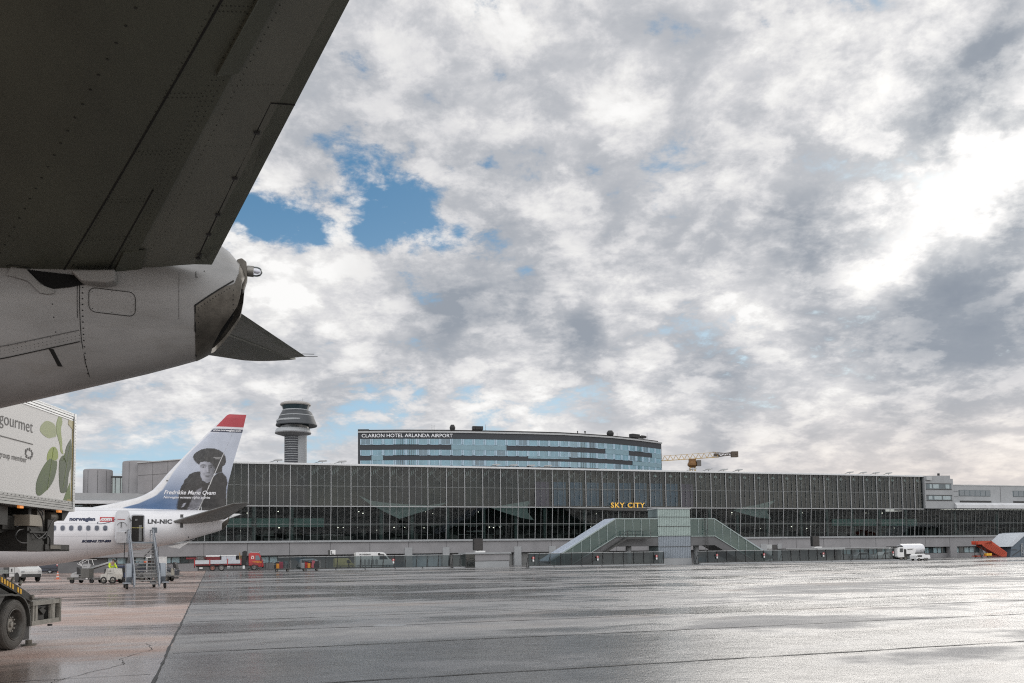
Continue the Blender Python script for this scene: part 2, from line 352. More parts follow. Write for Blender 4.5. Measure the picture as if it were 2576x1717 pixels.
ASPH=ground_mat('wet_asphalt',(.160,.160,.164),(.285,.280,.272),.10,.58,38.,.013,(.27,.22,.185))
SLAB=ground_mat('damp_reddish_concrete',(.29,.21,.18),(.47,.39,.35),.14,.58,30.,.005,(.29,.185,.14))
def sheet(name,mat,x0,x1,y0,y1,z,nx=1,ny=1):
    m=MB(); 
    for i in range(nx):
        for j in range(ny):
            xa,xb=x0+(x1-x0)*i/nx,x0+(x1-x0)*(i+1)/nx; ya,yb=y0+(y1-y0)*j/ny,y0+(y1-y0)*(j+1)/ny
            m.add([(xa,ya,z),(xb,ya,z),(xb,yb,z),(xa,yb,z)],[(0,1,2,3)])
    o=m.build(name,mat,fix=False); o.matrix_world=TM; return o
tag(sheet('asphalt_apron',ASPH,-4.6,2500,-400,2500,0.),None,None,kind='structure')
tag(sheet('ground',pm('distant_ground',(.10,.10,.09),.9),-3000,-4.6,6,2500,-.012),None,None,kind='structure')
# reddish slab apron, its edge slightly ragged against the asphalt
m=MB(); ys=[-400,-260,-190]+[-165+i*.35 for i in range(150)]+[-112+i*3 for i in range(40)]
ys=[y for y in ys if y<6]+[6.]; rnd=random.Random(3); vs=[];fs=[]
for y in ys:
    e=-4.6+(rnd.uniform(-.035,.035) if y<-105 else 0); vs+=[(-600,y,.003),(e,y,.003)]
for i in range(len(ys)-1): fs.append((2*i,2*i+1,2*i+3,2*i+2))
m.add(vs,fs); o=m.build('concrete_apron',SLAB,fix=False); o.matrix_world=TM; tag(o,None,None,kind='structure')
# sealed joints: across both surfaces, and the long butt joint between them
JT=pm('joint_sealant',(.022,.022,.022),.6,var=.5,scale=3)
def ragged(m,x0,x1,y,w,step,z,rnd,amp=.03,vert=False):
    n=max(2,int(abs(x1-x0)/step)); pts=[]
    o=0.
    for i in range(n+1):
        o=o*.85+rnd.uniform(-amp,amp); ww=w*rnd.uniform(.35,1.25)/2; x=x0+(x1-x0)*i/n
        pts.append((x,y+o-ww,z,y+o+ww))
    for a,b in zip(pts,pts[1:]):
        q=[(a[0],a[1],z),(b[0],b[1],z),(b[0],b[3],z),(a[0],a[3],z)]
        if vert: q=[(p[1],p[0],p[2]) for p in q]
        m.add(q,[(0,1,2,3)])
rnd=random.Random(11)
m=MB()
for k,y in enumerate([-149.6,-144.8,-139.6,-135.0,-130.8,-125.1,-120.2,-115.4,-110.3,-105,-100,-90,-80,-70,-60]):
    ragged(m,-4.5,150 if k<8 else 200,y,.075 if k<9 else .16,.35 if k<8 else 3,.0065,rnd,.02)
ragged(m,-148,0,-4.6,.05,.4,.0085,rnd,.006,True); 
o=m.build('asphalt_joints',JT,fix=False); o.matrix_world=TM; tag(o,None,None,kind='structure')
m=MB()
for k,y in enumerate([-152,-142.7,-132.5,-128.2,-114.4,-104,-94,-84,-74,-64,-54,-44,-34]):
    ragged(m,-120,-4.7,y,.035 if k<5 else .07,.6,.0065,rnd,.012)
for x in (-14.5,-24.5,-34.5,-44.5,-54.5,-64.5): ragged(m,-160,0,x,.035,.8,.009,rnd,.01,True)
# cracks in the near slab
for (a,b) in (((-5.9,-142.7),(-5.2,-141.1)),((-5.2,-141.1),(-5.35,-140.2)),((-5.35,-140.2),(-4.9,-138.6)),((-6.3,-143.0),(-5.9,-142.7)),((-5.9,-142.7),(-6.1,-143.6)),((-4.9,-138.6),(-5.1,-137.2))):
    a=Vector(a);b=Vector(b); n=10; q=[]
    for i in range(n+1):
        p=a.lerp(b,i/n)+Vector((rnd.uniform(-.03,.03),rnd.uniform(-.03,.03))); q.append(p)
    for c,d in zip(q,q[1:]):
        nn=Vector((-(d-c).y,(d-c).x)).normalized()*rnd.uniform(.003,.010)
        m.add([(*(c-nn),.0075),(*(d-nn),.0075),(*(d+nn),.0075),(*(c+nn),.0075)],[(0,1,2,3)])
o=m.build('slab_joints',JT,fix=False); o.matrix_world=TM; tag(o,None,None,kind='structure')
# cast iron cover in the asphalt
c=thing('manhole_cover','round cover set flush in the wet asphalt','manhole cover',(-3.18,22.56,0))
m=MB(); m.lathe([(.43,0),(.43,.009),(.40,.009)],n=36); m.build('frame',pm('worn_iron_ring',(.30,.30,.30),.35,.3),c)
m=MB(); m.lathe([(.39,0),(.39,.007),(.01,.008)],n=36); m.build('lid',pm('asphalt_filled_lid',(.20,.20,.20),.45,var=.3,scale=30),c)
# ================================================================ terminal building
B=3.527; U0=2.13                                   # bay width and a main mullion
term=thing('terminal_building','long dark glass-fronted airport terminal on a concrete plinth','terminal',M=TM)
UL,UR=-8.7,149.2
MUL=pm('mullion_aluminium',(.36,.37,.375),.4,.3,var=.12)
MULD=pm('grey_glazing_bar',(.17,.18,.18),.45,.3,var=.15)
def T(m,name,mat,parent=None,**k): return m.build(name,mat,parent or term,**k)
# plinth
m=MB(); m.box(-60,125.9,0,14,2.42,4.62); m.box(125.9,215,0,14,2.42,4.62); T(m,'plinth_wall',CONC)
for u in list([-12.1,-5,2.04,9.08,16.12,23.14,30.24,37.3,44.2,51.3,58.2,65,72,79,86,93,100.1,107.5,114.4,121.5,128.4,135.4,142.3,149.3,156.3,163.4,170.4,177]): m=MB(); m.box(u-.03,u+.03,-.012,.02,2.44,4.6); T(m,'panel_joint',pm('joint_shadow_gap',(.03,.03,.03),.9))
m=MB(); m.prism([(-.30,4.62),(-.30,4.80),(.35,4.98),(.35,4.62)],'x',-60,215); T(m,'sill_ledge',CONC2)
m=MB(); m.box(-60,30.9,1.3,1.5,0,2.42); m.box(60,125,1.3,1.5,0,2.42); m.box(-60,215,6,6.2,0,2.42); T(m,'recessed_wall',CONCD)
# service doors and piers in the middle stretch
for a,b in ((29.5,30.9),(36.6,37.9),(50.6,52.0),(57.7,59.1),(105.4,106.9),(109.6,110.6)): m=MB(); m.box(a,b,-.15,1.2,0,3.52); T(m,'pier',CONC2)
for k in range(4):
    m=MB(); a=30.95+k*1.41; m.box(a,a+1.37,.9,1.,0,2.3); m.box(a+.05,a+1.32,.86,.9,2.02,2.06); T(m,'garage_door',pm('pale_blue_door',(.40,.47,.52),.4,var=.1))
for a,b in ((38.2,44.2),(44.4,50.4),(52.2,54.8),(55,57.6)): m=MB(); m.box(a,b,.5,.7,0,3.5); T(m,'steel_door',MGREY)
m=MB(); m.box(106.9,108.3,-.02,.3,0,3.36); T(m,'door_frame',LGREY); m=MB(); m.box(108.3,109.6,-.01,.3,0,3.3); T(m,'side_door',DGREY)
# ground floor windows: left end and the stretch beyond the fence
WB=pm('pale_blue_window',(.30,.42,.45),.2,var=.25,scale=.8)  # pale blue tone for most of the ground floor panes
def winrow(a,b,z0,z1,n,y=1.28,yo=.12):
    wd=(b-a)/n
    for k in range(n):
        m=MB(); m.box(a+k*wd+.06,a+(k+1)*wd-.06,y-.02,y,z0,z1); w_=T(m,'window',WB if (k*7+int(a))%3 else pm('dark_window',(.05,.07,.075),.1,var=.4))
        m=MB(); 
        for x in (a+k*wd,a+(k+1)*wd-.08): m.box(x,x+.08,y-.08,y-.03,z0,z1)
        m.box(a+k*wd+.08,a+(k+1)*wd-.08,y-.08,y-.03,z1-.07,z1); m.box(a+k*wd+.08,a+(k+1)*wd-.08,y-.08,y-.03,z0,z0+.07)
        m.build('frame',BLK,w_)
winrow(-20,-7.4,1.3,2.4,9); winrow(4.3,7.2,1.0,2.3,2)
m=MB(); m.box(-60,-6,1.0,1.3,0,1.25); T(m,'low_wall_band',CONC)
m=MB(); m.box(125.9,126.4,0,1.2,0,2.42); m.box(156.4,158.3,0,1.2,0,2.42); m.box(126.4,215,1.0,1.3,0,.95)
m.box(166,167,0,1.2,0,2.42); T(m,'plinth_pier',CONC)
winrow(127,156,.97,2.3,24,y=1.1); winrow(158.5,166,.97,2.3,5,y=1.1)
m=MB(); m.box(-8.6,125.5,-.10,-.001,2.36,2.44); T(m,'cable_tray',BLK)
# glazing: upper wall upright, lower wall canted inwards to the sill
ZS,ZL,ZT,ZM,ZR=4.98,7.85,11.0,14.62,18.3
def ylow(z): return .55*(ZT-z)/(ZT-ZS)
rnd=random.Random(5)
for nm,(za,zb) in (('upper_glazing',(ZT,ZR)),('lower_glazing',(ZS,ZT))):
    m=MB(); ue=UR if nm=='upper_glazing' else 215; us=UL if nm=='upper_glazing' else -60
    k=math.floor((us-U0)/(B/3)); 
    while U0+k*B/3<ue:
        a=max(us,U0+k*B/3); b=min(ue,U0+(k+1)*B/3)
        for (p,q) in (((ZT,ZM),(ZM,ZR)) if za==ZT else ((ZS,ZL),(ZL,ZT))):
            y0,y1=(0,0) if za==ZT else (ylow(p),ylow(q)); j=[rnd.uniform(-.006,.006) for _ in range(4)]
            m.add([(a,y0+j[0],p),(b,y0+j[1],p),(b,y1+j[2],q),(a,y1+j[3],q)],[(0,1,2,3)])
        k+=1
    T(m,nm,GLASSF,fix=False)
def mul(u,w,d,mat,name,up=True,lo=True):
    m=MB()
    if up and UL-.1<u<UR+.1: m.box(u-w/2,u+w/2,-d,.0,ZT,ZR)
    if lo: m.prism([(-d*.6,ZT),(.0,ZT),(ylow(ZS),ZS),(ylow(ZS)-d*.6,ZS)],'x',u-w*.42,u+w*.42)
    T(m,name,mat)
for k in range(-17,61):
    u=U0+k*B
    if k>=-3 and u<UR: mul(u,.115,.22,MUL,'mullion')
    elif u<215: mul(u,.11,.2,MULD,'mullion',up=False)
for k in range(-9,131):
    if k%3==0: continue
    u=U0+k*B/3
    if UL<u<UR: 
        m=MB(); m.box(u-.035,u+.035,-.13,0,ZT,ZR); 
        m.prism([(-.07,ZT),(.0,ZT),(ylow(ZS),ZS),(ylow(ZS)-.07,ZS)],'x',u-.03,u+.03)
        if k<91: T(m,'glazing_bar',MULD)
        else:
            if k==91 or 'gb' not in globals(): gb=MB()
            gb.add(m.v,m.f)
o=T(gb,'glazing_bar',MULD); o['kind']='stuff'
m=MB()
for k in range(127,182):
    if k%3: u=U0+k*B/3; m.prism([(-.07,ZT),(.0,ZT),(ylow(ZS),ZS),(ylow(ZS)-.07,ZS)],'x',u-.03,u+.03)
for k in range(-52,-9):
    if k%3: u=U0+k*B/3; m.prism([(-.07,ZT),(.0,ZT),(ylow(ZS),ZS),(ylow(ZS)-.07,ZS)],'x',u-.03,u+.03)
o=T(m,'glazing_bar',MULD); o['kind']='stuff'
m=MB(); m.box(UL,UR,-.16,.0,ZT-.08,ZT+.09); T(m,'transom',MUL)
m=MB(); m.box(UL,UR,-.09,.0,ZM-.04,ZM+.04); T(m,'transom',MULD)
m=MB(); m.box(-60,215,ylow(ZL)-.09,ylow(ZL),ZL-.04,ZL+.04); T(m,'transom',MULD)
m=MB(); m.box(UL,UR+.1,-.45,16,ZR,ZR+.22); m.box(UL,UR+.1,-.38,.1,ZR+.22,ZR+.34); T(m,'roof_edge',pm('pale_roof_trim',(.62,.63,.63),.4,var=.08))
# interior
INT=pm('dark_interior_wall',(.055,.058,.06),.8,var=.5,scale=.25)
SCR=pm('upper_hall_blind',(.046,.056,.060),.8,var=.30,scale=.35,stretch=(1,1,.3))
FLR=pm('interior_floor',(.10,.10,.095),.5,var=.3)
m=MB(); m.box(-60,215,12,12.2,ZS,ZT); m.box(UL,UR,12,12.2,ZT,ZR); m.box(UL-.1,UL,0,12,ZT,ZR); m.box(-60,UL,.4,12,ZT-.3,ZT-.1); m.box(UR,215,.4,12,ZT-.3,ZT-.1); m.box(UL,UR,9,12,ZT-.35,ZT-.1); T(m,'interior_wall',INT)
m=MB(); m.box(-60,215,.6,12,4.7,4.9); m.box(-60,215,3.5,12,7.6,7.95); T(m,'interior_floor',FLR)
rn=random.Random(9)
u=UL; SC3=[SCR,pm('brownish_hall_blind',(.066,.062,.062),.8,var=.3,scale=.35,stretch=(1,1,.3)),pm('greenish_hall_blind',(.050,.066,.062),.8,var=.3,scale=.35),pm('violet_grey_hall_blind',(.080,.074,.088),.8,var=.3,scale=.35,stretch=(1,1,.3))]
while u<UR-.2:
    wdt=rn.choice((B,B*2,B*1.333)); y=2.2+rn.random()*.5; m=MB(); m.box(u,min(UR,u+wdt),y,y+.1,ZT+.1,ZR-.05)
    k=rn.choice((0,0,1,2,3)) if u<95 else rn.choice((0,1,3,3)); T(m,'hall_screen',SC3[k]); u+=wdt
GB=pm('green_parapet',(.14,.28,.25),.5,var=.12,scale=.5)
m=MB(); m.box(-6,15.3,2.,2.2,7.4,8.95); m.box(125.5,149,2.,2.2,7.3,8.8); T(m,'gallery_parapet',GB)
COLM=pm('interior_column',(.13,.17,.165),.5,var=.2)
for u in [3.2,9.6,25.6,31.3,38.2,45.1,51.6,57.6,66,74,87,94.6,101.5,108.5,117,124,131,138,146,160,173]:
    m=MB(); m.lathe([(.38,ZS),(.38,ZT)],(u,1.6+(u%3)*.3,0),n=14); T(m,'column',COLM,smooth=True)
# pale sail-like panels behind the glass, painting reflections seen in it
SF=pm('painted_reflection',(.42,.50,.49),.6,var=.25,scale=.6)
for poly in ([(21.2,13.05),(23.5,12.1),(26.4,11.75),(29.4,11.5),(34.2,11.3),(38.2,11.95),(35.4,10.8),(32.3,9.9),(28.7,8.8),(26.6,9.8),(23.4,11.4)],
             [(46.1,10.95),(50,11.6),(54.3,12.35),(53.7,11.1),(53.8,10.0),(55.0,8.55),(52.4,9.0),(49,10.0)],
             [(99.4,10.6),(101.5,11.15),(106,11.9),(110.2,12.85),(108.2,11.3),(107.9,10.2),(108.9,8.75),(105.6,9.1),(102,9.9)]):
    m=MB(); m.prism(poly,'y',.75,1.0); T(m,'reflection_panel',SF)
# diagonal struts; lit pieces and reflections at the top painted as pale plates
TR=pm('roof_strut',(.30,.31,.32),.6,var=.2)
PL=pm('strut_light_paint',(.75,.85,.83),.5,var=.15)
for k in range(0,42):
    u=U0+k*B+.4; m=MB()
    if u>UR-2: break
    m.bar((u,1.4,ZR-.3),(u+2.4,1.4,ZR-2.6),.12); m.bar((u+B,1.4,ZR-.3),(u+1.4,1.4,ZR-2.4),.12)
    T(m,'roof_truss',TR)
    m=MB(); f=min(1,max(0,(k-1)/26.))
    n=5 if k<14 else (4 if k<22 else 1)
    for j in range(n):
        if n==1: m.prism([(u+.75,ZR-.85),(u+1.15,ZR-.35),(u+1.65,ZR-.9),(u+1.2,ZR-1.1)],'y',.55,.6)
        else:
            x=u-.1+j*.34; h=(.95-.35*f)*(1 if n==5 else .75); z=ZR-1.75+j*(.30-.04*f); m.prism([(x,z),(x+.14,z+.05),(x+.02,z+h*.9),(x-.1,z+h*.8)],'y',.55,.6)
    if k>2 : T(m,'strut_lit_piece',PL if k>=20 else pm('dull_strut_light_paint',(.50,.55,.55),.5,var=.2))
# banners
BL=pm('blue_banner',(.08,.20,.34),.6,var=.2,scale=.6); PU=pm('purple_banner',(.20,.14,.24),.6,var=.15)
for k in range(8):
    a=59.0+k*3.53; m=MB(); m.box(a,a+2.55,.32,.36,11.35,15.95); T(m,'banner',BL)
for a,b in ((55.2,58.0),(86.9,89.8)):
    m=MB(); m.box(a,b,.32,.36,11.25,15.95); bn=T(m,'banner',PU,label='muted purple banner with a ringed triangle')
    cx,cz=(a+b)/2,13.7; m=MB()
    for j in range(28):
        t0,t1=2*math.pi*j/28,2*math.pi*(j+1)/28; m.bar((cx+1.15*math.cos(t0),.30,cz+1.15*math.sin(t0)),(cx+1.15*math.cos(t1),.30,cz+1.15*math.sin(t1)),.05,.09)
    for p,q in (((-.75,-.65),(.05,.8)),((.05,.8),(.8,-.65)),((-.75,-.65),(-.05,-.65)),((-.05,-.65),(.25,.1)),((.8,-.65),(.3,-.65))): m.bar((cx+p[0],.30,cz+p[1]),(cx+q[0],.30,cz+q[1]),.04,.12)
    m.build('emblem',pm('pale_purple_print',(.32,.27,.36),.6),bn)
# small interior clutter and lamps
rn=random.Random(21)
LMP=emi('interior_lamp',(1.,.93,.8),2.2)
for k in range(42):
    u=rn.uniform(-3,146); z=rn.choice((6.8,7.2,9.9,10.2,7.3)); s=rn.uniform(.03,.07); m=MB(); m.box(u-s*1.4,u+s*1.4,2.5,2.6,z-s,z+s); T(m,'ceiling_lamp',LMP)
for u in [28.9,29.6,34.9,35.5,38.9,39.6,42,42.6,43.1,43.7,46.5,46.9,47.3,48,48.5,92.5,94,96.5,98.3,100,102,104.4]:
    m=MB(); m.lathe([(.02,.3),(.05,.14),(.14,0),(.02,-.06)],(u,1.2,7.35),n=8); T(m,'pendant_lamp',pm('pendant_shade',(.45,.5,.5),.5))
CL=pm('interior_furniture',(.10,.10,.095),.6,var=.7,scale=.5)
m=MB(); u=-6.
while u<212:
    wv=rn.uniform(.6,3.); h=rn.uniform(.5,1.5); y=rn.uniform(1.4,5.)
    if rn.random()<.7: m.box(u,u+wv,y,y+.6,4.9,4.9+h)
    if rn.random()<.4: m.box(u,u+wv*.7,y+2,y+2.5,5.9,6.9)
    u+=wv+rn.uniform(.2,2)
T(m,'furniture',CL); 
m=MB(); 
for u in range(-4,140,4):
    if rn.random()<.75: m.box(u,u+3,1.3,1.33,5.85,5.89)
T(m,'inner_railing',pm('rail_metal',(.3,.32,.32),.4,.5))
shop=lambda u0,z0: (lambda x,y:(u0+x,1.1,z0+y))
text('BAR & ACCESSORIES',.38,shop(41.6,6.35),pm('white_lettering',(.62,.65,.65),.5),term)
# grey stair block closing the glass hall, with two ribbon windows
m=MB(); m.prism([(149.25,11.12),(149.25,18.55),(156.7,18.72),(156.7,18.0),(157.5,17.95),(157.5,11.1)],'y',-.6,9); T(m,'end_block',CONC2)
m=MB(); m.box(149.5,151.0,-1.0,-.6,17.55,18.4); T(m,'vent_box',LGREY)
for z0,z1 in ((15.55,16.75),(13.0,14.1)):
    m=MB(); m.box(149.6,156.9,-.66,-.6,z0,z1); w_=T(m,'window',pm('ribbon_window',(.07,.10,.115),.12,var=.4,scale=.6))
    m=MB()
    for a,b in ((150.6,151.2),(151.6,153.2),(155.2,156.3)) if z0>15 else ((150.2,151.2),(151.8,153.9),(154.3,156.5)): m.box(a,b,-.68,-.66,z0+.15,z1-.12)
    m.build('blind',pm('pale_blind',(.36,.42,.43),.6),w_)
    m=MB(); m.box(149.5,157,-.72,-.66,z1,z1+.1); m.box(149.5,157,-.72,-.66,z0-.1,z0); m.build('frame',BLK,w_)
# canopy with the letters
m=MB()
for a,b,za,zb in ((60.5,66,10.9,10.62),(66,72,10.62,10.38),(72,80,10.38,10.34),(80,86,10.34,10.9)):
    m.prism([(a,za),(b,zb),(b,10.93),(a,10.93)],'y',-.45,-.17)
T(m,'sagging_fascia',DGREY)
# ---------------------------------------------------------------- roof floodlights
fl=None
FLAB=['shallow floodlight at the left end of the glass roof edge','floodlight over the third bay right of the round tower','floodlight just left of the hotel corner']
spots=[(7.03,),(14.72,),(18.19,),(47.2,),(50.71,),(54.28,),(57.8,),(89.85,),(93.58,),(97.24,),(100.82,),(129.31,),(132.88,),(136.37,),(139.9,)]
ordn=['first','second','third','fourth']
for i,(u,) in enumerate(spots):
    if i<3: lab=['double roof floodlight left of the control tower shaft','small roof floodlight right of the control tower shaft','small roof floodlight nearest the hotel corner'][i]
    elif i<7: lab='white roof floodlight below the hotel, %s of four'%ordn[i-3]
    elif i<11: lab='dark roof floodlight beside the crane mast, %s of four'%ordn[i-7]
    else: lab='dark roof floodlight near the right end of the hall, %s of four'%ordn[i-11]
    p=TM@Vector((u,.2,ZR+.34))
    if fl is None:
        fl=thing('roof_floodlight',lab,'floodlight',p,TA,'floodlights along the terminal roof')
        m=MB(); m.tube([(0,0,0),(0,0,.35)],.05); m.tube([(-1.4,.1,.05),(-.5,.0,.3),(.3,-.1,.35)],.04); m.build('bracket',DGREY,fl)
        m=MB(); m.prism([(-.75,.32),(-.5,.52),(.75,.60),(.85,.42),(.4,.30)],'y',-.35,.3); m.build('lamp_head',LGREY,fl)
    else: copytree(fl,lab,p)
# ---------------------------------------------------------------- letters on the front
sg=thing('sky_city_sign','golden SKY CITY letters standing on the terminal canopy','sign',M=TM@Matrix.Translation((70.76,-.5,10.98)))
GOLD=pm('golden_letters',(.78,.45,.06),.35,.1,var=.1); GOLD.node_tree.nodes['Principled BSDF'].inputs['Emission Color'].default_value=(.9,.5,.06,1); GOLD.node_tree.nodes['Principled BSDF'].inputs['Emission Strength'].default_value=.18
text('SKY CITY',1.42,lambda x,y:(x*1.0,0,y),GOLD,sg,xs=1.14,bold=.022,space=1.13)
m=MB(); m.box(-.2,8.3,.05,.12,-.08,-.02)
for k in range(9): m.box(k,k+.05,.05,.12,-.06,.9)
m.build('support_rail',BLK,sg)
# ---------------------------------------------------------------- right wing
rw=thing('office_wing','low grey concrete office wing right of the glass hall','building',M=TM@Matrix.Translation((157.6,0,0)))
m=MB(); m.box(0,70,3,14,12.7,16.8); m.build('wall',CONC2,rw)
m=MB(); m.box(0,70,2.9,14,16.8,17.0); m.build('roof_edge',LGREY,rw)
m=MB(); m.prism([(-1.2,11.9),(-.6,12.5),(3.0,12.7),(3.0,11.9)],'x',.0,70); m.box(0,70,-1.25,2.9,11.15,11.88); m.build('canopy_roof',pm('white_metal_canopy',(.56,.57,.58),.4,.1,var=.12,scale=.6),rw)
for a,b,n in ((5.2,14.8,6),(22,32,6)):
    m=MB(); m.box(a,b,2.9,3.0,14.3,15.7); w_=m.build('window',pm('ribbon_window',(.07,.10,.115)),rw)
    m=MB()
    for k in range(n): m.box(a+.1+k*(b-a)/n,a-.1+(k+1)*(b-a)/n,2.86,2.9,14.4,15.6)
    m.build('blind',pm('grey_blind',(.20,.22,.23),.6),w_)
m=MB(); m.box(5.4,15,2.92,3,12.75,13.2); m.box(22,30,2.92,3,12.75,13.2); m.build('louvre',BLK,rw)
m=MB(); m.box(.2,.25,2.9,3,13,16.7); m.box(2,2.04,2.93,3,13,16.7); m.box(0,5,2.93,3,15.4,15.43); m.box(0,5,2.93,3,14.2,14.23); m.box(18,18.04,2.93,3,13,16.7); m.build('panel_joint',CONCD,rw)
m=MB(); m.lathe([(.28,0),(.28,3.)],(3.4,7,17),n=10); m.build('flue',BLK,rw)
m=MB(); m.lathe([(.25,0),(.3,.8)],(5.2,7,17),n=10); m.tube([(6.6,7,17),(6.6,7,17.8)],.12); m.build('vent',BLK,rw)
m=MB(); m.tube([(1.,7,17),(1.,7,18.6)],.06); m.tube([(2.,7,17),(2.,7,18.6)],.06); m.tube([(.8,7,18.6),(2.2,7,18.6)],.04); m.build('aerial',LGREY,rw)
# ---------------------------------------------------------------- left wing: drums, link and slanting block
lw=thing('concrete_wing','windowless grey concrete wing with rounded stair drums and a pale canopy band','building',M=TM@Matrix.Translation((-15.5,0,0)))
JD=pm('panel_seam',(.09,.09,.09),.9)
for cu,cy,r,h in ((-6.6,5.2,2.3,17.3),(.2,4.6,3.0,18.7),(-13.4,4.4,2.0,16.9)):
    m=MB(); m.lathe([(r,11.2),(r,h-.2),(r-.12,h),(r-.5,h+.02)],(cu,cy,0),n=40); dr=m.build('stair_drum',CONC,lw,True)
    m=MB()
    for t in (-125,-85,-50): m.box(cu+r*math.cos(R(t))-.03,cu+r*math.cos(R(t))+.03,cy+r*math.sin(R(t))-.02,cy+r*math.sin(R(t))+.05,11.2,h-.25)
    m.lathe([(r+.01,13.1),(r+.01,13.14)],(cu,cy,0),n=40); m.build('seam',JD,dr)
m=MB(); m.box(-4.6,-1.,4.6,5.,11.3,16.0); m.build('glass_link',glassm('link_glass',(.5,.55,.55),.05),lw)
m=MB(); m.box(-5,-.6,4.3,5.3,16.0,16.25)
for x in (-4.7,-3.9,-3.1,-2.0,-1.3): m.box(x,x+.1,4.4,4.6,11.3,16)
m.box(-4.6,-1,4.4,4.6,13.,13.1); m.box(-2.9,-1.9,5.2,5.4,11.3,16); m.build('link_frame',DGREY,lw)
m=MB()
for k in range(7): m.tube([(-2.2+k*.25,4.8,16.2),(-2.2+k*.25,4.8,17.0)],.025,5)
m.tube([(-3.,4.8,17.),(-.6,4.8,17.)],.025,5); m.tube([(-3.,4.8,16.6),(-.6,4.8,16.6)],.025,5); m.tube([(-2.3,4.8,16.2),(-2.3,4.8,17.6)],.05,5); m.build('roof_railing',LGREY,lw)
pl=[(.0,.2),(7.2,-6.5),(12.,-2.),(12.,9),(0,9)]
m=MB(); m.prism(pl,'z',11.25,18.05); m.build('slanting_block',CONC,lw)
m=MB()
d_=Vector((7.2,-6.7,0)).normalized(); n_=Vector((d_.y,-d_.x,0)); o_=Vector((0,.2,0))
def wl(s,z): p=o_+d_*s; return (p.x,p.y,z)
m.bar(wl(0,16.0),wl(9.8,16.0),.05,.05); m.bar(wl(0,13.0),wl(9.8,13.0),.05,.05); m.bar(wl(3.3,11.3),wl(3.3,18),.05,.05); m.bar(wl(6.6,11.3),wl(6.6,18),.05,.05); m.build('seam',JD,lw)
m=MB(); m.prism([(x+(-.15 if i<2 else 0),y-.15) for i,(x,y) in enumerate(pl)],'z',18.05,18.2); m.build('roof_edge',LGREY,lw)
m=MB(); m.box(-50,6.8,-1.5,4,11.75,12.9); m.build('canopy_band',CONC2,lw)
m=MB(); m.box(-50,6.8,-1.9,4,11.15,11.7); m.build('canopy_soffit',pm('white_metal_canopy',(.56,.57,.58)),lw)
m=MB(); m.box(-50,-15.5,4,9,12.9,16.5); m.build('rear_wall',CONC,lw)
# ================================================================ stair pavilion in front of the hall
pv=thing('stair_pavilion','ribbed metal lift tower with glazed covered stairs falling away on both sides','pavilion',M=TM@Matrix.Translation((0,-35,0)))
RIB=pm('ribbed_metal_cladding',(.36,.43,.405),.45,.4,var=.15,scale=1.5)
def ribbed(m,u0,u1,z0,z1,y):
    n=int((u1-u0)/.30); wd=(u1-u0)/n
    for k in range(n): 
        a=u0+k*wd; m.add([(a,y,z0),(a+wd*.5,y-.13,z0),(a+wd,y,z0),(a+wd,y,z1),(a+wd*.5,y-.13,z1),(a,y,z1)],[(0,1,4,5),(1,2,3,4)])
lev=[(1.03,2.80),(2.86,4.47),(4.53,6.00),(6.06,7.48),(7.54,8.7)]
for i,(a,b) in enumerate(lev):
    m=MB(); ribbed(m,62.4,68.15,a,b,-.02); m.build('ribbed_panel',RIB if i>1 else pm('bluish_ribbed_cladding',(.30,.335,.37),.45,.4,var=.12),pv)
m=MB(); m.box(62.4,68.15,0,3.2,1.0,8.75); m.build('tower_wall',pm('side_cladding',(.20,.25,.25),.4,.3,var=.15,scale=.7),pv)
m=MB(); m.box(62.3,68.25,-.18,3.3,8.75,8.95); m.build('tower_cap',LGREY,pv)
for a,b in lev[1:]: m=MB(); m.box(62.36,68.19,-.16,3.22,a-.07,a); m.build('panel_gap_band',DGREY,pv)  # dark bands marking the gaps between cladding panels
m=MB(); m.box(62.45,68.2,-.1,3.2,0,1.0); m.build('tower_base',CONC2,pv)
DY=4.
